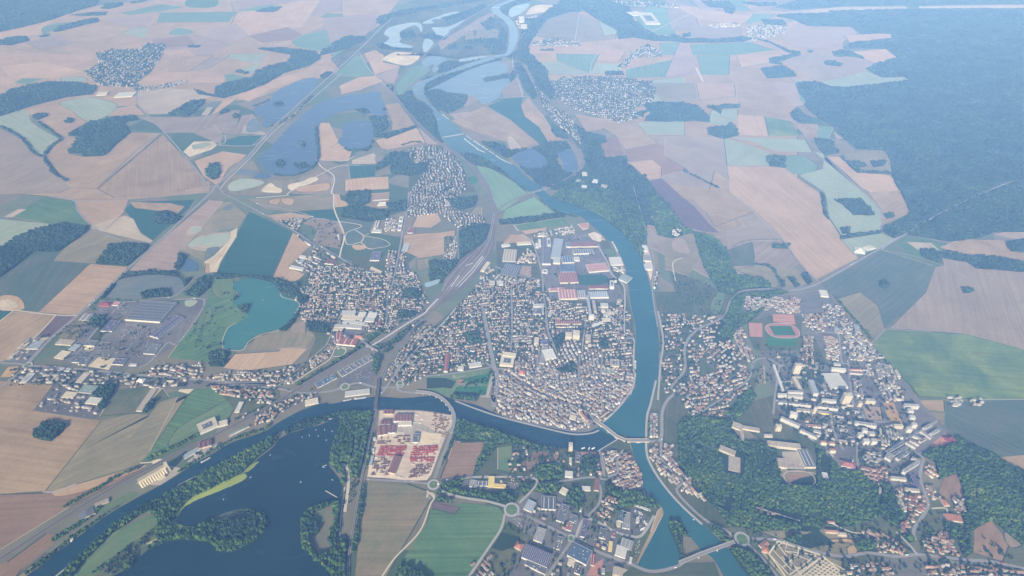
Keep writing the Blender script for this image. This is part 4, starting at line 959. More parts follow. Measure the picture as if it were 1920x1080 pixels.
BLD_LIST = '''
supermarket|strips|dark|white|11||ML 705,724 902,738 985,628|hypermarket with a vast dark roof dotted with skylights by the grey lake|supermarket
shop|strips|violet|white|8||ML 892,828 1038,712 985,703|long angled shop row with white fascia beside the lakeside lawn|shop
shop|flat|violet|white|7||ML 568,786 630,788 652,730|square store with white front in the upper middle of the shopping park|shop
shop|flat|slate|white|7||a 945,655 1060,660 1125,600|store with white edges above the cream forecourt|shop
shop|flat|dark|white|7||a 880,870 965,872 1015,795|dark roofed store with a bright right edge by the main road|shop
shop|flat|dark|white|6||a 785,840 900,848 1000,720|dark store left of the cream car park|shop
shop|flat|violet|white|7||a 1258,865 1385,872 1432,805|dark square store right of the cream car park|shop
shop|flat|slate|white|6||a 1615,745 1740,752 1765,640|corner store with white front by the bend of the access road|shop
shed|flat|white|white|5||a 1450,880 1535,882 1545,860|small white shed by the shopping park exit|shed
warehouse|flat|cream|cream|6||a 610,790 715,808 778,722|cream roofed warehouse among trees near the left roundabout|warehouse
warehouse|flat|tan|cream|6||a 620,640 800,652 925,600|low pale workshop range above the cream roofed warehouse|warehouse
shop|flat|steel|grey|6||a 770,700 850,712 905,645|small grey showroom beside the low pale workshops|showroom
warehouse|court|pale|white|6||a 220,1072 300,1076 388,968|white roofed unit with dark roof patches below the left roundabout|warehouse
warehouse|gable|cream|cream|7||a 850,1070 925,1075 1015,965|long cream shed with twin ridges south of the main road|warehouse
silo_hall|hip|white|white|7||a 1535,1062 1612,1072 1650,1028|white domed hall beside the main road|hall
shop|flat|slate|white|5||a 450,965 490,972 522,935|tiny dark shop south of the left roundabout|shop
shop|flat|steel|white|5||a 652,935 700,942 722,902|grey kiosk shop on the main road|shop
shop|flat|pale|white|5||a 725,940 782,946 802,915|pale kiosk shop on the main road|shop
shed|flat|tan|white|5||a 580,1036 652,1042 662,1015|little tan shed below the kiosk shops|shed
restaurant|hip|maroon|red|5||a 1110,205 1232,212 1242,165|restaurant with dark red rim at the top of the shopping park|restaurant
restaurant|flat|pink|white|5||a 1255,200 1330,204 1338,162|pink roofed restaurant beside the dark red one|restaurant
shed|flat|steel|white|5||a 300,690 425,692 495,605|grey roofed shed inside the gravel works yard|shed
warehouse|gable|grey|grey|7||a 890,370 1000,372 1050,300|grey pad building between highway and shopping park|warehouse|2
warehouse|flat|white|white|8||b 372,858 525,892 537,862|long white warehouse at the edge of the pink field|warehouse
shed|flat|white|white|6||b 480,742 552,752 565,728|white workshop above the long white warehouse|workshop
shed|flat|steel|white|6||b 470,800 522,806 542,762|pale grey workshop above the long white warehouse|workshop
shop|gable|brown|white|6||b 770,812 872,822 895,770|brown roofed store near the diagonal road|shop|2
supermarket|flat|violet|white|8||b 1280,778 1385,778 1402,682|violet roofed supermarket above a cream yard|supermarket
warehouse|flat|white|white|8||b 1340,402 1372,402 1378,330|narrow white block of the suburban school|school
school|flat|white|white|7||b 1298,460 1410,462 1417,432|long white school wing near the pentagon paths|school
apartment_block|court|white|white|10||b 1605,340 1650,340 1662,292|white court block, topmost of three in the suburb|apartment block
apartment_block|court|white|white|10||b 1600,390 1642,390 1652,348|white court block, middle of three in the suburb|apartment block
apartment_block|court|white|white|10||b 1590,440 1632,440 1643,398|white court block, lowest of three in the suburb|apartment block
shop|flat|red|white|6||b 1702,465 1762,468 1768,412|red roofed square store at the town's upper crossroads|shop
greenhouse|strips|pale|white|4||b 1635,670 1705,672 1730,585|pale greenhouse range beside the pink field|greenhouse
warehouse|flat|pale|cream|9||c 958,318 1115,318 1138,268|cream warehouse, upper left of the railway depot group|warehouse
warehouse|flat|white|white|9||c 1145,325 1230,328 1242,285|small cream warehouse, upper middle of the depot group|warehouse
warehouse|flat|white|cream|9||c 1250,338 1352,342 1372,292|cream warehouse, upper right of the depot group|warehouse
warehouse|flat|cream|cream|9||c 955,362 1197,380 1218,332|longest cream warehouse, middle row of the depot group|warehouse
warehouse|flat|pale|white|9||c 1220,385 1327,392 1345,345|white warehouse, right end of the depot middle row|warehouse
warehouse|gable|white|white|7||c 970,402 1217,427 1225,395|narrow white shed under the depot group|warehouse|1
warehouse|gable|pale|white|7||c 882,450 1188,467 1197,430|second narrow shed under the depot group|warehouse|1
shed|flat|cream|cream|6||c 870,482 972,488 980,458|short cream shed at the depot gate|shed
warehouse|gable|red|white|9||c 900,642 1122,662 1158,592|red roofed works hall with white front below the depot|factory|3
warehouse|gable|red|white|9||c 902,602 975,592 988,500|red roofed wing of the works, at right angles|factory|2
shop|hip|orange|white|6||c 1100,572 1200,578 1225,540|orange roofed lodge beside the red works|shop
shop|hip|red|white|6||c 1368,432 1400,432 1412,372|red roofed house at the level crossing street|house
factory|strips|slate|white|12||e 340,582 435,584 428,292|long slate grey factory hall with white front end|factory
factory|flat|steel|grey|11||e 432,512 540,522 528,300|broad blue grey factory hall beside the slate one|factory
factory|flat|pale|white|12||e 462,572 542,576 548,515|pale boiler hall at the foot of the blue grey factory|factory
shed|flat|white|white|8||e 265,395 297,395 298,345|white gate block left of the slate factory|shed
shed|flat|white|white|8||e 300,382 326,382 327,300|tall narrow white annex left of the slate factory|shed
factory|court|white|white|16||e 397,388 437,388 432,298|white framed tower block rising from the factory roof|factory
factory|flat|slate|white|10||e 610,388 667,388 668,338|white fronted hall at the start of the brown shed|factory
factory|gable|brown|tan|9||e 667,388 970,382 966,332|long brown roofed shed in the factory zone|factory|2
factory|strips|slate|white|9||e 690,468 922,458 918,412|long slate shed with white eaves in the factory zone|factory
factory|strips|blue|white|9||e 565,567 702,562 692,488|blue black factory hall with pale stripes|factory
factory|flat|white|white|9||e 695,542 762,542 757,502|bright white hall beside the striped one|factory
factory|flat|blue|grey|10||e 545,672 717,672 712,588|deep blue factory roof above the red ridged hall|factory
factory|gable|red|cream|9||e 540,792 750,787 738,676|red ridged hall left of the green pond|factory|12
factory|strips|pink|white|9||e 865,672 1092,652 1072,565|pink factory roof with rows of skylights by the river road|factory
warehouse|flat|white|white|8||e 1120,592 1252,587 1230,500|large white riverside warehouse with paved yard|warehouse
shed|gable|pink|tan|6||e 410,887 602,872 592,838|pinkish shed range below the factory street|shed|2
factory|gable|pink|cream|10||e 530,977 738,972 738,868|salmon ridged hall of six bays|factory|6
factory|gable|grey|grey|10||e 742,962 838,962 832,878|grey hall joined to the salmon ridged one|factory|4
factory|gable|steel|white|10||e 870,962 1090,957 1088,892|blue grey hall of many bays near the river|factory|9
shed|gable|red|white|6||e 870,857 1087,857 1082,825|thin red roofed range above the many bay hall|shed|1
factory|court|white|white|18||e 1098,852 1146,856 1147,785|tall white concrete block beside the round tank|factory
warehouse|gable|green|white|7||e 1190,745 1290,790 1280,700|green ribbed warehouses on the factory quay|warehouse|4
apartment_block|flats|white|white|16||h 995,52 1082,56 1087,15|white flats by the round tanks|apartment block
shop|flat|cream|cream|8||h 1062,132 1150,127 1152,95|cream hall beside the lower round tank|hall
shop|flat|cream|cream|8||h 1013,202 1112,202 1112,168|cream hall at the street below the round tanks|hall
apartment_block|flats|white|white|30||h 862,183 922,184 922,158|white block ending the tall slab of flats|apartment block
apartment_block|flats|steel|white|26||h 872,152 893,152 888,-60|very long thin slab of flats seen end on|apartment block
apartment_block|flats|tan|cream|20||h 920,112 950,112 952,-10|tan slab of flats parallel to the longest one|apartment block
warehouse|gable|red|cream|8||h 488,236 787,236 787,200|long red striped shed at the town's tree lined street|warehouse|14
shed|gable|brown|cream|6||h 492,268 610,268 612,248|shorter brown shed in front of the long striped one|shed|2
apartment_block|flat|white|white|9|16|h 915,268 1028,226|white bar building set askew by the tree lined street|apartment block
apartment_block|flats|cream|cream|28||h 597,408 672,412 673,360|left one of twin cream flats in the town grove|apartment block
apartment_block|flats|cream|cream|34||h 680,402 757,407 757,350|right and taller one of twin cream flats in the town grove|apartment block
apartment_block|flats|tan|tan|18||h 825,442 882,447 887,372|tan flats block on the street by the twin flats|apartment block
town_hall|court|tan|cream|14||h 1108,717 1208,722 1207,645|cream public building with a small inner court by the river quarter|public building
school|flat|green|cream|9||h 1013,788 1152,793 1153,758|long green roofed school in the river quarter|school
church|flat|white|white|14||h 378,645 500,622 452,520|white angular civic hall in the town centre|civic hall
apartment_block|flats|grey|cream|12||h 308,682 362,687 372,510|long grey roofed bar beside the civic hall|apartment block
apartment_block|flats|cream|cream|18||h 245,468 297,472 302,405|cream flats above the civic hall|apartment block
shop|flat|violet|grey|8||h 320,465 407,468 412,405|dark flat roofed store above the civic hall|shop
hospital|court|cream|cream|14||g 820,702 972,717 1002,612|cream hospital block at the boulevard junction|hospital
hospital|flat|cream|cream|17||g 850,602 1000,622 1002,580|upper cream hospital wing|hospital
public_house|hip|orange|white|10||g 1028,805 1107,812 1112,752|orange roofed mansion below the hospital|mansion
barracks|gable|red|white|10||g 190,772 237,772 232,575|long red roofed range beside the park road|barracks|1
school|flat|white|white|9||g 345,752 412,757 417,718|white school hall beside the park road|school
shop|flat|pale|white|8||g 480,725 620,705 605,660|pale flat hall by the park avenue|hall
apartment_block|flats|pale|white|15||g 1197,50 1322,50 1325,20|upper side of the white U shaped flats|apartment block
apartment_block|flats|slate|white|15||g 1197,132 1283,134 1287,80|lower side of the white U shaped flats|apartment block
apartment_block|flats|steel|white|15||g 1296,132 1318,132 1318,50|right side of the white U shaped flats|apartment block
warehouse|gable|tan|grey|8||d 850,545 1003,552 1002,418|brown and pale ribbed warehouse east of the rail yard|warehouse|5
warehouse|gable|slate|dark|8||d 830,690 1015,722 1020,592|black ridged depot roofs beside the rail yard|depot|8
shop|flat|cream|cream|8||d 700,812 767,812 772,770|cream block at the station square|station building
station|flat|white|white|9||d 788,817 862,817 868,772|white block at the station square|station building
shop|court|white|white|7||d 1298,677 1357,682 1362,642|small white framed office by the factory street|office
shed|gable|white|white|6||d 848,385 942,372 940,345|white shed under the pink triangle field|shed|1
shed|gable|cream|white|6||d 1018,362 1180,352 1172,325|long pale sheds by the pink triangle field|shed|1
station|gable|cream|cream|9||d 605,655 650,665 700,560|long cream station hall beside the tracks|railway station|1
warehouse|gable|brown|tan|8||i 470,228 585,228 590,180|brown shed at the riverside corner of the steelyard|warehouse|3
factory|gable|brown|white|11||i 590,315 793,315 772,238|brown ribbed main hall of the steelyard|factory|6
factory|flat|cream|white|10||i 638,358 792,354 792,320|white front hall under the brown ribbed main hall|factory
warehouse|gable|brown|grey|8||i 438,345 562,345 572,295|brown shed left of the steelyard main hall|warehouse|3
factory|gable|brown|white|9||i 412,475 520,458 545,352|brown hall with white bands in the steelyard, left part|factory|2
factory|gable|brown|white|9||i 520,445 610,440 625,352|brown hall with white bands in the steelyard, right part|factory|2
warehouse|gable|brown|tan|9||i 522,888 605,900 692,712|long red brown shed standing alone in the yard|warehouse|1
office|court|slate|white|9||i 800,548 868,548 870,448|white framed office in the middle of the steelyard|office
shed|flat|white|white|6||i 355,517 387,517 392,488|white container shed at the railway edge, upper|shed
shed|flat|pale|white|6||i 335,657 367,657 372,615|pale container shed at the railway edge, middle|shed
shed|flat|steel|grey|6||i 308,802 345,802 352,695|grey shed at the railway edge, lower|shed
shop|flat|grey|white|7||i 1438,1042 1512,1047 1522,972|grey square store of the small retail strip|shop
shop|strips|slate|white|7||i 1518,1032 1652,1037 1657,985|grey workshop joined to the yellow store|shop
shop|flat|yellow|yellow|7||i 1648,1042 1852,1057 1852,1018|long yellow store front on the link road|shop
shop|flat|yellow|yellow|9||i 1650,1028 1722,1030 1732,932|yellow upper wing of the store|shop
warehouse|strips|dark|white|10||k 330,338 490,348 582,208|dark hall with long white roof strips near the bottom roundabout|warehouse
warehouse|flat|steel|white|8||k 130,332 218,372 272,268|grey blue showroom by the bottom roundabout|showroom
warehouse|flat|slate|white|9||k 495,462 578,492 702,328|slate hall with white gable beside the strip roofed hall|warehouse
shop|flat|slate|white|7||k 638,472 717,497 772,425|small grey store right of the slate hall|shop
shop|flat|red|white|7||k 598,562 662,582 698,512|bright red roofed store in the trading estate|shop
warehouse|flat|violet|white|8||k 762,642 822,657 908,470|dark blue roofed long hall at the loop road|warehouse
warehouse|court|dark|white|8||k 973,652 1047,674 1112,580|black roofed office with white rim|office
shop|flat|maroon|grey|6||k 1113,642 1162,652 1192,608|maroon roofed little store in the estate|shop
warehouse|flat|grey|white|9||k 238,682 332,717 408,580|grey hall with white lower edge on the estate's left|warehouse
shop|court|slate|white|8||k 505,697 562,712 588,660|dark box store with raised pale rim|shop
shop|flat|slate|cream|7||k 468,772 532,792 585,718|dark store with cream front beside the box store|shop
warehouse|gable|violet|white|12||k 105,882 392,1002 475,860|giant dark blue ribbed warehouse at the bottom|warehouse|14
warehouse|flat|slate|white|9||k 143,962 372,1077 402,1010|lower front range of the giant ribbed warehouse|warehouse
warehouse|flat|blue|white|12||k 618,862 832,972 908,820|giant bright blue roofed warehouse at the bottom|warehouse
warehouse|flat|cream|white|9||k 618,962 692,987 718,920|cream roofed cube below the blue warehouse|warehouse
warehouse|flat|dark|white|9||k 698,1052 762,1077 808,990|black roofed cube below the blue warehouse|warehouse
shop|gable|red|white|6||k 878,962 928,972 983,852|red roofed narrow shop right of the blue warehouse|shop|2
shop|flat|yellow|yellow|7||k 1078,802 1122,812 1167,710|pale yellow roofed store in the estate|shop
warehouse|flat|white|white|9||k 1153,852 1272,892 1333,790|big white roofed hall near the dock|warehouse
warehouse|gable|grey|grey|8||k 1210,752 1342,802 1383,710|grey sheds behind the big white hall|warehouse|3
shed|flat|white|white|5||k 1313,932 1342,942 1363,880|small white box beside the dock|shed
house_block|hip|orange|white|7||k 22,762 97,802 133,730|orange roofed house block left of the estate|house
warehouse|flat|blue|white|8||k 1188,462 1252,487 1312,380|blue roofed hall in the caravan yard|warehouse
warehouse|flat|grey|white|8||k 1238,547 1322,562 1402,390|dark grey long hall in the caravan yard|warehouse
shed|flat|white|white|6||k 1390,482 1422,492 1442,435|bright white shed between caravan rows|shed
shed|flat|cream|cream|6||k 1163,522 1217,537 1237,480|cream shed at the caravan yard entrance|shed
shop|flat|cream|white|7||k 530,142 602,182 652,130|cream hall in the wood above the estate|hall
warehouse|flat|white|white|7||k 788,124 882,128 886,82|bright white hall on the quarter's main street|warehouse
warehouse|gable|brown|tan|7||k 918,122 977,132 977,0|long brown hall south of the quarter's main street|warehouse|1
shed|flat|steel|white|6||k 1008,1057 1042,1062 1067,1005|small pale shed at the bottom edge|shed
warehouse|gable|tan|tan|8||k 1128,1072 1242,1102 1303,1020|large tan barn at the bottom edge|barn|1
warehouse|flat|white|white|10||j 593,932 682,942 692,880|white mill store at the foot of the dock lane|warehouse
grain_silo|flats|white|cream|34||j 635,642 680,644 680,592|tall narrow concrete grain silo on the dock|silo
warehouse|flat|cream|cream|14||j 640,792 668,795 670,730|cream conveyor house behind the grain silo|mill
shop|hip|tile|white|7||j 778,682 862,687 872,650|white house range on the waterfront|house
warehouse|flat|slate|grey|7||j 715,760 785,765 790,660|grey works shed beside the dock lane|warehouse
mansion|hip|slate|cream|11||j 645,362 682,372 695,322|pale mansion on the old town quay|mansion
school|flat|cream|cream|10||j 640,282 712,300 718,255|cream school range near the church|school
apartment_block|hip|tile|cream|12||j 965,270 1060,200 1075,212|cream quay houses above the bridge, long row|house row
apartment_block|hip|slate|cream|12||j 1040,272 1120,208 1132,222|second row of quay houses by the bridge|house row
warehouse|court|cream|white|11||BL 1128,288 1232,242 1212,192|pale riverside factory with a grey sunken roof|factory
warehouse|flat|cream|white|8||BL 1232,246 1282,232 1277,205|cream wing of the pale riverside factory|factory
shed|flat|white|white|7||BL 1320,162 1347,162 1368,105|white house like shed in the green field's corner|shed
warehouse|flat|cream|white|8||BL 1718,127 1792,110 1786,82|white boat hall on the river bend|hall
warehouse|gable|slate|cream|9||BL 455,777 540,732 520,700|dark roofed mill on the lower river bank|mill|1
shed|flat|tan|tan|5||BL 535,700 615,665 600,650|tan slab store beside the dark roofed mill|shed
depot|flat|white|cream|8||BL 480,112 552,120 566,84|cream hall in the builder's depot|depot
depot|flat|green|grey|7||BL 440,50 522,58 542,15|green grey hall at the top of the builder's depot|depot
depot|flat|cream|cream|6||BL 345,78 412,84 422,50|pale sheds in the builder's depot|depot
warehouse|gable|brown|tan|8||BL 1115,372 1192,350 1172,322|brown timber store on the river road|warehouse|3
warehouse|flat|steel|white|6||BL 1040,425 1130,372 1120,355|grey blue sheds beside the timber store|warehouse
barge_shed|gable|green|white|6|9|BL 1290,298 1405,242|long thin green roofed shed on the bank|shed|1
warehouse|flat|tan|cream|6||BL 765,155 800,156 872,30|long tan hard standing store by the scrub|warehouse
warehouse|flat|pale|white|6||BC 20,75 160,58 155,30|long pale quay shed above the two moored barges|warehouse
tower_block|flats|cream|cream|56|20|m 278,245 350,250|left of the two tall cream towers on the plateau|tower block
tower_block|flats|cream|cream|58|22|m 826,590 912,592|right of the two tall cream towers on the plateau|tower block
tower_block|flats|white|white|32|20|m 232,752 312,767|white tower at the left of the plateau estate|tower block
tower_block|flats|cream|cream|30|18|m 78,892 140,896|cream tower on the plateau's wooded edge|tower block
tower_block|flats|cream|cream|40|9|m 497,697 530,697|slim cream tower between two window banded slabs|tower block
apartment_block|flats|pale|white|18|13|m 105,513 207,518|white slab at the estate's left entrance|apartment block
apartment_block|flats|pale|white|15|12|m 222,525 385,537|low white slab behind the long banded slab|apartment block
apartment_block|flats|grey|white|22|13|m 217,488 385,492|white slab with dark windows above the low white one|apartment block
apartment_block|flats|pale|white|17|13|m 600,572 762,587|white slab in front of the car park|apartment block
apartment_block|flats|slate|white|15|12|m 115,590 210,602|left end of the long window banded slab|apartment block
apartment_block|flats|slate|white|16|12|m 228,603 480,630|long window banded slab, left half|apartment block
apartment_block|flats|slate|white|16|12|m 550,637 780,667|long window banded slab, right half|apartment block
school|flat|grey|cream|10|14|m 325,672 470,687|cream school range under the banded slab|school
school|flat|grey|yellow|10|14|m 552,697 680,712|yellowish school range under the banded slab|school
apartment_block|flats|grey|white|20|13|m 130,772 342,870|white slab running diagonally along the edge road|apartment block
apartment_block|flats|grey|white|16|12|m 350,905 542,992|second diagonal white slab, farther down|apartment block
shop|flat|orange|white|9|12|m 430,847 592,862|orange and white shop range|shop
school|flat|grey|cream|9|12|m 505,907 592,927|cream school block between the slabs|school
apartment_block|flats|grey|white|20|14|m 965,832 1207,867|broad white slab above the five cubes|apartment block
apartment_block|flats|pale|white|26|16|m 1000,977 1060,982|white cube flats, far left of the five|apartment block
apartment_block|flats|pale|white|26|16|m 1045,922 1105,932|white cube flats, highest of the five|apartment block
apartment_block|flats|pale|white|26|16|m 1122,967 1182,972|white cube flats, right upper one of the five|apartment block
apartment_block|flats|pale|white|26|16|m 1060,1047 1127,1052|white cube flats, lower left of the five|apartment block
apartment_block|flats|pale|white|26|16|m 1150,1047 1212,1052|white cube flats, lower right of the five|apartment block
apartment_block|flats|pale|white|24|15|m 1548,907 1607,912|white cube flats, lowest of the four at the estate's right|apartment block
apartment_block|flats|pale|white|24|15|m 1605,857 1662,862|white cube flats, rightmost of the four at the estate's right|apartment block
apartment_block|flats|pale|white|24|15|m 1580,777 1642,782|white cube flats, second of the four at the estate's right|apartment block
apartment_block|flats|pale|white|24|15|m 1560,702 1622,707|white cube flats, topmost of the four at the estate's right|apartment block
apartment_block|flats|pale|white|20|14|m 1525,637 1687,647|white slab at the field edge of the estate|apartment block
apartment_block|flats|grey|cream|22|16|m 1090,582 1197,592|cream block beside the sports square|apartment block
apartment_block|flats|tan|cream|26|14|m 1003,617 1047,622|cream end block of the stepped terrace|apartment block
supermarket|flat|white|white|10||m 700,420 897,412 882,245|square shopping centre with a pale roof beside the right tower|shopping centre
apartment_block|flats|white|white|20|14|m 707,225 867,237|white slab over the shopping centre|apartment block
apartment_block|flats|pale|white|14|14|m 735,162 812,168|white block behind the shopping centre slab|apartment block
apartment_block|flats|steel|white|20||m 500,495 557,500 540,350|blue grey roofed slab on end by the car park|apartment block
apartment_block|flats|tile|white|10|10|m 917,252 1062,263|white terrace below the orange roofed one|house row
apartment_block|hip|orange|white|9|12|m 915,218 1057,218|orange roofed terrace on the plateau|house row
apartment_block|flats|white|white|11||m 150,452 178,454 132,160|long thin white slab down the estate's left side|apartment block
shop|flat|tan|cream|8|12|m 205,357 272,358|tan school block by the left tower|school
apartment_block|flats|cream|cream|12||m 340,442 380,442 352,295|cream bar beside the school blocks|apartment block
apartment_block|flats|cream|cream|18|12|m 1410,862 1512,867|cream slab closing the brown playground|apartment block
apartment_block|hip|tile|cream|20|14|m 585,1047 652,1057|cream cube with red hipped roof, left|apartment block
apartment_block|hip|tile|cream|20|14|m 680,1062 742,1067|cream cube with red hipped roof, right|apartment block
apartment_block|hip|tile|cream|20|14|n 1650,418 1712,425|cream cube with red hipped roof, lower|apartment block
apartment_block|flats|cream|cream|14|10|m 700,1000 740,1020|cream bar with rounded end|apartment block
school|flat|tan|cream|8|16|m 800,1030 890,1040|tan school in a garden ring|school
apartment_block|flats|grey|white|14||o 340,482 412,522 452,470|white court corner block on the plateau's lower end|apartment block
apartment_block|flats|slate|white|12|12|o 385,432 560,330|long white bar along the avenue|apartment block
apartment_block|flats|slate|white|12|12|o 440,470 610,375|parallel white bar inside the court|apartment block
apartment_block|flats|slate|white|13|14|o 500,512 622,432|front white bar of the court|apartment block
apartment_block|flats|grey|white|16|14|o 580,650 735,552|long arm of the L shaped white flats|apartment block
apartment_block|flats|grey|white|16|12|o 535,650 578,664|foot of the L shaped white flats|apartment block
apartment_block|flats|grey|white|16|12|o 640,500 735,545|head of the L shaped white flats|apartment block
apartment_block|flats|tan|white|13|12|o 415,722 590,742|white slab above the blue car park|apartment block
apartment_block|flats|tan|white|13|12|o 575,852 735,872|white slab below the blue car park|apartment block
apartment_block|flats|grey|white|11|11|o 660,242 752,282|white bar of the first courtyard, left|apartment block
apartment_block|flats|grey|white|11|11|o 735,185 862,270|white bar of the first courtyard, back|apartment block
apartment_block|flats|brown|white|11|11|o 752,312 825,270|white bar of the first courtyard, front|apartment block
apartment_block|flats|grey|white|11|11|o 795,165 882,118|white bar of the second courtyard, upper|apartment block
apartment_block|flats|grey|white|11|11|o 870,230 965,178|white bar of the second courtyard, lower|apartment block
apartment_block|flats|brown|white|11|11|o 620,292 732,345|brown roofed bar beside the avenue|apartment block
apartment_block|flats|grey|white|11|11|o 575,315 692,378|grey roofed bar beside the avenue|apartment block
school|hip|maroon|red|8||o 1000,245 1062,308 1118,250|dark red roofed hall with a small peak at the field edge|school
school|flats|tan|cream|15||n 955,352 1322,392 1332,340|long grey school block on the wooded edge|school
school|strips|slate|cream|12||n 1370,592 1492,592 1492,390|school wing with a grid of roof lights|school
school|flat|tan|cream|10||n 1075,585 1170,598 1172,500|low school wing left of the yard|school
school|flats|tan|cream|13||n 400,392 580,467 595,415|grey school block alone in the wood, upper wing|school
school|flat|tan|tan|8||n 510,612 642,645 662,490|flat roofed lower wing of the school in the wood|school
school|flat|tan|cream|9||n 548,135 645,170 665,110|left wing of the three armed college|college
school|flat|tan|cream|9||n 650,152 862,187 868,152|right wing of the three armed college|college
school|flat|tan|cream|9||n 660,280 692,284 748,160|lower wing of the three armed college|college
school|flat|pale|cream|10|12|n 918,242 1007,247|small cream block above the long school|school
sports_hall|hip|red|white|8||BR 890,465 972,482 968,448|bright red roofed hall with white edge by the wood|hall
shed|flat|white|white|6||n 1580,708 1642,715 1640,650|white hut in the wood's edge|hut
mansion|hip|tile|cream|8||p 888,598 1032,607 1030,570|cream house range with enclosed court above the cemetery|mansion
mansion|hip|tan|cream|9||p 1028,633 1122,638 1118,595|tan roofed house right of the enclosed court|mansion
mansion|hip|brown|cream|7|10|p 903,487 992,492|cream outbuilding behind the enclosed court|outbuilding
lodge|hip|orange|cream|7||p 168,815 242,832 282,765|orange roofed cemetery lodge|lodge
lodge|gable|tile|cream|6||p 125,735 180,790 270,745|long tiled range beside the cemetery lodge|lodge|1
hall|gable|orange|cream|7||BR 1482,772 1577,782 1572,745|long orange roofed hall in the valley|hall|1
hall|hip|orange|cream|8||BR 1470,690 1500,690 1495,650|orange roofed house above the long orange hall|house
factory|court|white|white|10||TC 1712,138 1795,138 1775,75|white factory square far off at the top|factory
factory|flat|white|white|9||TC 1640,90 1700,85 1690,65|white sheds left of the far white factory|factory
factory|flat|white|white|20||TC 1000,130 1030,130 1028,100|white mill tower on the far river bend|mill
factory|flat|cream|cream|12||TC 1010,165 1045,165 1040,140|cream mill hall on the far river bend|mill
warehouse|flat|steel|white|8||TC 1314,1027 1336,1032 1330,1014|grey shed of the small works at the bridge, upper|warehouse
warehouse|flat|white|white|8||TC 1348,1061 1379,1064 1376,1048|white shed of the small works at the bridge, lower|warehouse
warehouse|flat|white|white|8||TC 1407,1030 1438,1036 1432,1014|white hall of the small works at the bridge, right|warehouse
warehouse|flat|cream|white|8||TC 1357,997 1385,997 1382,972|cream mill of the small works at the bridge|warehouse
warehouse|flat|tan|white|8||TC 1457,1060 1491,1064 1482,1044|pale shed at the right of the small works|warehouse
warehouse|flat|white|white|8||e 1480,435 1530,435 1528,370|white works on the right bank, upper|warehouse
warehouse|flat|grey|white|8||e 1480,540 1560,545 1555,480|grey works on the right bank, middle|warehouse
warehouse|flat|pale|white|8||e 1500,640 1575,640 1568,580|pale works on the right bank, lower|warehouse
farm_building|hip|white|white|7||MR 965,340 1025,352 1015,320|white farm on the plateau road|farm
farm_building|gable|cream|white|7||MR 1040,330 1085,320 1075,298|pale farm barn beside the white farm|barn|1
apartment_block|flat|white|white|9||MR 775,590 820,595 805,560|white hall at the plateau's top corner|hall
shed|flat|grey|white|7||MR 970,790 1000,795 960,750|grey sheds along the plateau edge|shed
depot|flat|white|white|7||TL 640,550 745,545 740,522|long white barns at the far village|barn
depot|flat|cream|white|7||TL 540,540 600,535 590,520|cream barns left of the long white ones|barn
station|flat|cream|white|8||MC 180,210 195,210 200,165|pale hall in the garden suburb|hall
'''
for ln in BLD_LIST.strip().splitlines():
    q = ln.split('|'); nm, st, rf, wl_, h, dp, s, lab, cat = q[:9]
    building(nm, lab, cat, s, float(h), rf, wl_, st, float(dp) if dp else None, None, int(q[9]) if len(q) > 9 else 6)
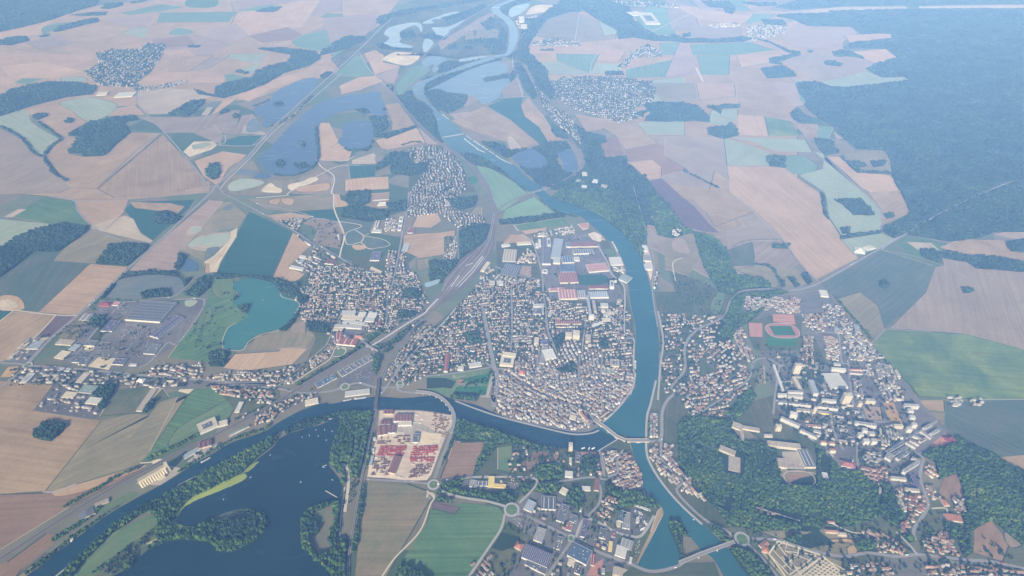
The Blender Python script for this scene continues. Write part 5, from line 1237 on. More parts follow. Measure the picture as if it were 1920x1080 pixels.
ZON = '''
centre|MC 300,1010 430,840 570,730 700,600 760,530 870,490 1130,510 1170,595 1220,610 1400,640 1580,640 1630,690 1645,940 1640,1080 1500,1080 1480,880 1300,760 1150,800 1000,960 860,960 560,1010 360,1060|g 0,500 950,490|38|11.5|.8|10,8.5,5.5|brown 5 grey 3 pale 4 orange 2|1.5|in the broad residential town left of the wide river
hospital|MC 1000,960 1150,800 1300,760 1480,880 1500,1080 1200,1080 870,990|g 1340,0 1480,640|40|13|.8|13,11,8|brown 3 grey 4 pale 4 slate 2|.4|in the middle of the town beside the hospital
station|d 560,800 700,600 860,700 1290,760 1300,820 780,830 600,1000|d 560,800 900,560|46|15|.6|14,11,7|pale 4 grey 3 brown 1|.4|by the railway station
old|BC 880,-70 960,-130 1160,-90 1400,-100 1648,-60 1640,20 1570,120 1470,205 1390,245 1290,255 1150,232 1000,195 880,155 860,60|g 850,760 1300,1020|25|10|.90|11,10,9|brown 5 grey 4 pale 5|.16|in the tightly packed old town by the bridges
point|j 1040,640 1200,640 1370,700 1430,850 1470,1050 1300,1100 1100,980 1040,800|j 1040,920 1190,880|23|10|.9|11,9,8|brown 6 orange 1 pale 4|.2|in the small old quarter between the two rivers
quayright|j 1560,215 1650,215 1660,480 1550,500|j 1600,215 1600,480|24|10|.9|10,9,8|pale 4 brown 2 grey 2|.1|on the narrow strip between quay and road on the right bank
riverside|j 1550,560 1800,560 1815,720 2100,1060 2200,1200 1900,1080 1700,900 1560,720|j 1690,740 1920,980|26|10.5|.88|11,9,8|brown 4 pale 3 orange 2 grey 1|.2|in rows at the foot of the wooded hillside
docks|j 960,640 1050,650 1050,900 700,960 690,880 780,700|j 980,640 1000,900|32|13|.75|12,10,7|brown 3 pale 4 orange 2|.6|around the mill and dock lane
gardens|j 20,560 600,650 600,960 260,1000 -500,960 -100,880|j 0,900 600,900|50|19|.5|11,9,5.5|brown 3 pale 3 orange 2|.8|scattered in the gardens below the dark river
estate|BC 1000,690 1100,640 1480,720 1560,720 1520,800 1680,1010 1560,960 1300,860 1280,1090 740,1090 860,900 930,800 1000,790|k 330,560 640,660|54|21|.5|13,10,5.5|grey 3 pale 3 brown 2 orange 2|.5|beside the halls of the trading estate
estatefoot|BC 740,1010 860,940 1000,1020 960,1110 700,1110|k 0,800 300,1080|36|15|.75|13,10,6|grey 3 pale 2 brown 2 orange 2|.5|at the lower left corner of the trading estate
villasup|BC 1390,700 1460,620 1560,640 1540,760 1440,750|k 480,300 700,400|32|13|.7|11,9,6|brown 4 pale 2|.5|above the caravan yard
slope|MC 1795,690 1900,680 2000,700 2100,700 2160,740 2100,860 2040,900 2010,1000 2010,1090 1960,1170 1900,1180 1810,1120 1795,900|MC 1800,900 2000,880|44|17|.54|11,9,6|pale 3 orange 3 brown 2|1.5|on the garden slope right of the wide river
slopelow|BR -30,90 60,-20 200,-80 350,-60 380,20 280,90 200,200 60,180|n 0,0 400,-60|36|15|.74|11,10,6|pale 3 orange 3 brown 2|.85|at the lower end of the garden slope
sloperoad|BR 60,-180 250,-260 350,-150 380,-40 200,-60|l 0,1000 400,800|40|16|.6|11,10,6|pale 3 orange 2 brown 2|.9|along the winding road above the garden slope
tongue|l 90,520 200,430 230,600 330,790 270,830 150,690|l 150,520 280,820|24|13|.9|11,10,6|pale 3 orange 3 brown 1|.5|on the narrow spur beside the clay pitch
crescent|l 200,150 250,80 500,80 650,110 660,150 500,230 440,260 350,280 220,260|l 240,160 600,140|30|12|.85|12,9,6.5|pale 5 grey 3 brown 1|.5|in the looping close at the plateau's upper left
stadiumtop|l 560,220 760,90 840,140 830,280 600,290|l 560,260 830,180|26|11|.9|12,9,6|orange 5 pale 2|.3|above the clay pitches
plateaumid|l 850,300 1110,300 1120,480 930,480|l 840,340 1100,340|30|12|.85|12,9,6.5|orange 3 brown 3 pale 2|.5|right of the athletics ground
plateaurows|l 850,540 990,540 990,860 850,860|l 900,540 920,860|26|12|.85|12,9,6|brown 3 pale 3 orange 2|.5|left of the long dark avenue
plateauterr|l 1090,530 1230,550 1290,640 1290,820 1190,820 1110,760|l 1100,560 1280,600|22|10|.95|11,9,6|pale 5 orange 2|.15|in the white terraces right of the long dark avenue
plateauedge|l 1100,180 1290,200 1400,360 1640,640 1790,800 1420,830 1300,660 1340,560 1180,480 1120,300|l 1300,250 1640,620|32|13|.8|12,10,6.5|grey 3 pale 3 slate 2 brown 1|.4|along the plateau's field edge
whiterow1|m 1075,120 1150,120 1195,270 1100,275|m 1080,130 1120,270|26|12|.95|12,9,7|grey 5 pale 3|.1|in the first block of tight white rows on the plateau
whiterow2|m 1190,130 1335,135 1365,290 1220,295|m 1200,140 1240,290|26|12|.95|12,9,7|grey 5 pale 3|.1|in the second block of tight white rows on the plateau
whiterow3|m 1350,140 1400,160 1500,300 1400,300|m 1370,150 1420,290|20|11|.95|12,9,7|pale 5|.1|in the last white rows before the field
stepped|m 940,290 1040,290 1060,560 1000,600 960,420|m 960,300 1030,600|26|13|.85|14,11,9|tan 0 pale 4 grey 3|.2|in the stepped terrace by the shopping centre
plateauright|m 1190,320 1440,320 1540,560 1300,560|m 1200,320 1290,550|40|16|.8|17,10,9|pale 4 grey 3 brown 1|.3|in the courts at the plateau's right
plateaulow|o 280,140 500,160 560,260 400,380 330,370|o 300,140 340,370|28|14|.85|16,9,8|pale 4 grey 3|.2|in slanting white rows near the avenue
redroofs|o 80,560 380,590 385,740 240,770 90,640|o 80,570 380,620|22|9|.95|11,9,6|orange 6 red 3|.15|in the tight red roofed rows above the wood
redcircle|o 800,545 870,535 950,620 960,690 880,700 795,650|o 800,560 950,680|20|10|.95|11,9,6|orange 6 pale 1|.15|in the small orange cluster by the curve
valley|o 560,900 790,900 810,1100 620,1130|o 560,920 800,980|24|11|.92|11,9,6|orange 4 red 3 brown 2|.3|in the red roofed rows down the valley
valley2|BR 1210,780 1330,700 1300,860 1220,840|BR 1220,720 1290,850|26|12|.85|11,9,6|orange 4 red 3|.4|at the foot of the red roofed valley
valleyright|o 800,740 930,780 970,930 870,950 820,860|o 800,760 850,930|26|12|.85|11,9,6|orange 3 pale 3 brown 1|.5|right of the winding plateau road
greyclust|o 80,440 250,400 330,440 330,540 90,520|o 80,440 330,480|24|11|.92|12,9,6|grey 5 pale 3|.2|in the cluster of grey roofs by the avenue
valleyleft|o 440,780 540,830 600,1080 500,1050|o 440,790 560,1050|26|12|.85|11,9,6|brown 3 pale 3|.3|left of the red roofed valley
woodrow|o 280,780 330,790 320,1010 280,1010|o 305,780 300,1010|20|11|.98|11,9,6|pale 5|.1|in the single white row at the wood's edge
hillclose|p 110,300 260,330 600,400 620,520 330,440 110,380|p 110,320 610,470|26|14|.95|13,10,6|brown 5 orange 2|.3|in the short close set into the wooded hillside
lane|p 1180,590 1420,560 1560,600 1780,740 1740,830 1600,800 1440,640|p 1430,560 1760,800|28|14|.85|12,10,6|brown 3 orange 3 pale 1|.5|along the lane between wood and winding road
lowroad|p 1140,870 1500,850 1680,1080 1640,1150 1140,1150|p 1290,860 1380,1080|38|17|.85|13,10,6|brown 3 orange 3 pale 2|.6|below the winding lower road
lowright|BR 1340,870 1500,830 1560,980 1340,960|BR 1340,900 1540,960|30|14|.88|12,10,6|orange 4 pale 2 brown 2|.5|above the lower road at the right
bottomright|BR 1380,1000 1930,1050 2000,1140 1380,1120|BR 1380,1010 1900,1060|34|15|.8|12,10,6|orange 3 brown 3 pale 2|.6|along the bottom right edge
farvalley|BR 1500,620 1580,640 1600,720 1540,740|BR 1500,640 1590,720|26|13|.85|11,9,6|pale 3 brown 2|.5|by the orange hall in the valley
northwest|b 210,330 540,290 520,350 460,420 640,560 920,700 900,740 600,600 420,440|b 210,330 940,735|36|15|.75|12,10,6.5|pale 4 grey 2 orange 1|.7|along the diagonal road at the town's upper left
works|b 440,750 620,640 900,740 880,800 740,920 560,900|b 620,640 900,760|44|22|.6|17,12,7|grey 4 slate 2 pale 3|.3|in the workshop quarter above the turquoise lake
west|ML 1660,600 1690,530 1740,440 1960,400 2060,440 2160,470 2200,420 2330,450 2420,640 2330,820 2260,820 1960,760 1900,840 1820,800 1690,700|b 500,880 1300,880|38|13|.76|10.5,9,5.5|pale 4 brown 4 orange 2 grey 2|1.5|in the suburb right of the turquoise lake
garden2|b 1455,300 1600,300 1590,440 1450,440|b 1460,310 1590,310|26|12|.9|11,9,6|grey 4 pale 3|.5|in the neat rows beside the three white courts
crossroad|b 1480,650 1700,650 1660,1080 1440,1080|b 1600,660 1540,1080|34|13|.85|11,9,6|brown 3 pale 3|.7|on the street running up from the railway
lakefront|ML 1690,690 1960,700 1920,790 1860,860 1780,920 1640,1000 1560,1060 1600,1090 1780,980 1980,820|c 780,620 200,1080|30|12|.8|12,10,6|pale 4 brown 3 orange 1|.5|along the street from the depot to the main road
lakehouses|c 440,340 860,150 900,260 860,430 640,440 520,330|c 500,320 840,330|36|14|.6|12,10,6|pale 4 brown 2|.9|between the turquoise lake and the depot
mainroad|BL 1180,10 1540,20 1540,120 1440,100 1340,80 1220,50|BL 1180,20 1500,40|28|12|.75|12,10,6|orange 3 pale 3 brown 2|.5|along the main road above the green field
mainroad2|ML 1160,1040 1330,1010 1560,1010 1700,960 1740,1010 1600,1090 1180,1080|ML 1160,1060 1560,1080|30|14|.7|13,10,6|pale 4 brown 2 orange 1|.6|along the main road near the railway
mainroad3|ML 830,990 1150,960 1130,1060 830,1040|ML 830,1020 1130,1060|34|14|.65|12,10,6|pale 3 orange 2 grey 2|.6|around the red paved yard by the main road
westworks|ML 60,1000 360,985 800,1020 1100,1060 1000,1100 500,1090 60,1080|ML 100,1040 800,1060|44|20|.5|17,12,6|grey 3 pale 3 slate 2|.4|in the works strip south of the left roundabout
depotland|BL 200,140 300,20 580,10 550,180|BL 200,140 520,195|40|20|.5|15,11,5|grey 3 pale 3 brown 1|.15|inside the builder's depot
gravelworks|a 90,790 300,570 590,550 480,680 330,830|a 100,800 480,560|34|18|.5|16,10,5|pale 5 grey 2|.05|inside the gravel works
riverworks|BL 280,930 450,850 560,760 520,840 320,950|BL 300,920 500,800|24|14|.6|12,9,6|pale 3 orange 2|.5|at the small riverside works
riverbank|BL 1400,200 1540,150 1560,200 1440,230|BL 1400,200 1560,150|22|13|.7|12,10,6|orange 3 pale 3|.4|on the bank below the railway bend
riverbank2|BL 1280,210 1420,150 1760,30 1800,60 1560,170|BL 1280,230 1700,60|26|16|.5|13,10,6|pale 3 brown 2|.5|between railway and river road
bend|BL 1000,450 1230,330 1240,350 1060,450|BL 1020,440 1230,330|24|15|.6|14,10,6|grey 3 pale 3|.3|beside the timber store
village|TC 350,850 490,815 640,870 690,960 700,1060 620,1140 600,1160 500,1100 380,1090 470,960|TC 480,830 480,1080|48|16|.74|11,9,6|pale 3 brown 3 grey 3|1.6|in the village left of the upper bend
village2|MC 370,0 640,0 620,100 800,140 810,200 660,205 560,120 380,140|TC 480,830 480,1080|42|14|.8|11,9,6|pale 3 brown 3|1.4|at the lower end of the upper bend village
village3|MC 580,250 650,250 650,390 570,390|MC 610,250 610,390|28|13|.85|11,9,6|pale 4 brown 2|.6|on the lane beside the pink field
industry|e 220,240 700,130 700,230 230,270|e 220,250 700,180|36|16|.7|13,10,6|pale 4 grey 3|.5|along the upper edge of the factory zone
factoryrow|d 780,560 1280,570 1280,480 1140,400 1000,560|d 780,560 1280,580|34|14|.75|13,10,6|pale 4 orange 2|.4|behind the black ridged depot
riverfactory|e 1110,600 1270,620 1290,700 1130,700|e 1120,620 1280,660|30|16|.6|14,11,6|pale 4|.3|between factory and river
riverflats|h 1150,-140 1250,-140 1260,380 1160,380|h 1180,-100 1200,380|34|14|.75|13,11,7|pale 3 brown 3 orange 1|.6|beside the river quay below the factories
eastbank|e 1590,640 1660,640 1640,860 1600,860|e 1600,640 1600,860|24|14|.6|11,9,6|pale 3|.6|along the right bank road
eastbank2|e 1780,180 1920,180 1920,260 1800,260|e 1780,200 1920,240|34|16|.6|11,9,6|pale 3|.8|in the wooded slope under the purple field
grande|TC 1170,480 1250,435 1500,430 1740,460 1770,500 1740,600 1640,600 1700,660 1560,690 1440,650 1330,620 1240,570 1190,540|TC 1200,540 1700,560|54|19|.72|12,9,6|pale 3 grey 3 brown 3|2.2|in the large village on the right slope
grande2|TC 1050,430 1110,500 1180,600 1270,640 1330,720 1360,840 1320,830 1250,740 1150,630 1090,520|TC 1060,440 1330,800|48|18|.72|12,9,6|pale 3 brown 3|1.8|strung along the railway below the large village
far1|TR 365,150 480,140 600,150 590,185 470,215 365,235|TR 370,190 590,170|60|19|.88|13,10,7|pale 4 grey 2|.4|in the far bright village at the top right
far2|TC 1550,375 1630,300 1720,250 1800,290 1800,320 1700,320 1640,330 1600,380|TC 1560,370 1760,260|52|18|.75|12,10,6|pale 3 grey 2 brown 2|.6|in the far hamlet above the large village
far3|TC 1050,250 1180,215 1350,240 1340,258 1150,262|TC 1050,250 1340,250|50|18|.8|12,10,6|pale 3 grey 2 brown 2|.6|in the far hamlet on the olive fields
far4|TL 540,300 640,280 790,280 820,245 930,250 900,330 850,400 760,470 870,500 760,510 740,490 560,480 470,400 560,360|TL 540,480 830,290|62|20|.6|13,10,7|pale 6 brown 1 grey 1|1.2|in the far leafy village at the upper left
far5|TL 760,510 900,480 1010,455 1060,460 960,490 780,515|TL 770,510 1000,460|40|18|.8|12,10,6|pale 3 grey 2 brown 2|.5|at the far end of the leafy village
far6|TC 1450,0 1700,10 1900,30 1900,45 1500,30|TC 1450,10 1900,30|60|24|.5|16,12,8|pale 6|.6|in the farthest hamlet at the top
far7|TR 150,140 260,130 330,140 300,150 160,155|TR 150,145 330,140|50|22|.6|16,12,8|pale 6|.2|left of the far bright village
farms|BR 1480,75 1560,75 1580,125 1500,130|BR 1480,120 1540,125|26|15|.8|15,11,6|pale 5|.3|in the white farm cluster among the dark fields, left
farms2|BR 1600,85 1690,85 1695,122 1615,125|BR 1610,115 1690,120|24|15|.8|15,11,6|pale 5|.3|in the white farm cluster among the dark fields, right
plateaufill|m 60,0 560,120 950,640 1100,760 1250,860 1500,760 1440,1000 900,1100 350,900 100,560|m 130,600 780,700|52|24|.4|15,10,7|grey 4 pale 3 brown 1|.9|between the flats of the plateau estate
works2|TC 1300,1020 1360,950 1420,960 1500,1060 1490,1078 1320,1072|TC 1310,1040 1480,1060|40|20|.8|20,13,7|pale 4 grey 3 tan 0|.2|in the small works at the iron bridge
farright|o 1110,870 1230,880 1290,1080 1150,1090|o 1130,880 1220,1080|30|13|.7|12,10,6|pale 3 brown 3|.5|in the last rows before the great wood at the right
midright|BR 1000,850 1300,930 1330,960 1050,940|BR 1010,870 1300,940|30|14|.7|12,10,6|brown 3 pale 3|.6|above the road junction at the lower right
railside|c 1450,1075 1500,900 1590,740 1720,600 1900,430 1990,440 1960,700 1920,1000 1700,1085|c 1560,1060 1900,640|34|12.5|.8|11,9,6|pale 4 brown 3 orange 1 grey 2|1.2|between the curving line and the town
railside2|c 1380,640 1480,620 1640,500 1900,350 1920,380 1740,520 1600,620 1480,740 1400,740|c 1400,690 1800,430|40|22|.2|10,8,5|brown 3|4|between the two railway lines
station2|TC 980,120 1100,90 1110,110 1050,150 1000,160|TC 980,130 1100,100|44|20|.6|18,14,9|pale 6|.3|at the far mill
'''
ZONE = 32
EXCL = 'hillclose woodrow slope slopelow sloperoad riverside tongue lane lowroad lowright bottomright redcircle redroofs valley valley2 valleyright valleyleft villasup quayright eastbank eastbank2 farvalley grande2'.split()
GREEN = 'grande grande2 far1 far2 far3 far4 far5 village village2 slope slopelow sloperoad tongue lane lowroad lowright bottomright hillclose lakehouses northwest'.split()
for ln in ZON.strip().splitlines():
    q = ln.split('|')
    if q[0] in EXCL: fillmask(pts(q[1]), ZONE)
    if q[0] in GREEN: sheet('grass', roughen(W(pts(q[1])), 12, 40), fm('garden'), 'verge')
# ------------------------------------------------------------------ woods: crowns massed over a dark floor
def ico(sub):
    import bmesh
    bm = bmesh.new(); bmesh.ops.create_icosphere(bm, subdivisions=sub, radius=1.0)
    bmesh.ops.delete(bm, geom=[v for v in bm.verts if v.co.z < -.45], context='VERTS')
    bm.verts.ensure_lookup_table(); V = np.array([v.co[:] for v in bm.verts]); Fc = np.array([[v.index for v in f.verts] for f in bm.faces]); bm.free(); return V, Fc
ICO = {1: ico(1), 2: ico(2)}
def crowns(name, P, r, h, mat, sub=2, tint=None):
    "one mesh of many lumpy crowns at P (n,2); r, h arrays"
    V, Fc = ICO[sub]; n = len(P); m = len(V)
    D = nr.normal(1, .20, (n, m, 1)); D = np.clip(D, .55, 1.5)
    s = np.stack([r*nr.uniform(.8,1.2,n), r*nr.uniform(.8,1.2,n), h*.5], 1)[:,None,:]
    a = nr.uniform(0, 6.28, n); ca, sa = np.cos(a)[:,None], np.sin(a)[:,None]
    X = V[None,:,:]*D*s; x = X[:,:,0]*ca-X[:,:,1]*sa; y = X[:,:,0]*sa+X[:,:,1]*ca
    Z = X[:,:,2]+(h*.55)[:,None]+GZ
    A = np.stack([x+P[:,0][:,None], y+P[:,1][:,None], Z], 2).reshape(-1, 3)
    FF = (Fc[None]+(np.arange(n)*m)[:,None,None]).reshape(-1, 3)
    t = nr.beta(2.2, 2.8, n) if tint is None else tint
    t = np.repeat(t, m)+nr.normal(0, .06, n*m)
    return npmesh(name, A, [FF], [mat], tint=t)
def inpoly(P, poly):
    x, y = P[:,0], P[:,1]; c = np.zeros(len(P), bool); Q = np.array(poly); x1, y1 = Q[-1]
    for x2, y2 in Q:
        k = ((y2 > y) != (y1 > y)) & (x < (x1-x2)*(y-y2)/((y1-y2) if y1 != y2 else 1e-9)+x2); c ^= k; x1, y1 = x2, y2
    return c
def fillpoints(wp, smin=9.0, kdist=.0030):
    "jittered points, wider apart the farther away they are"
    Q = np.array(wp); lo, hi = Q.min(0), Q.max(0); out = []; y = lo[1]
    while y < hi[1]:
        dist = math.hypot(y, H); s = max(smin, kdist*dist); k = int((hi[0]-lo[0])/s)+2
        X = lo[0]+(np.arange(k)+nr.uniform(-.45,.45,k)+nr.uniform())*s; Y = y+nr.uniform(-.45,.45,k)*s
        if dist > 9000: s *= 1.25
        out.append(np.stack([X, Y, np.full(k, s)], 1)); y += s*.85
    A = np.concatenate(out); return A[inpoly(A, wp)]
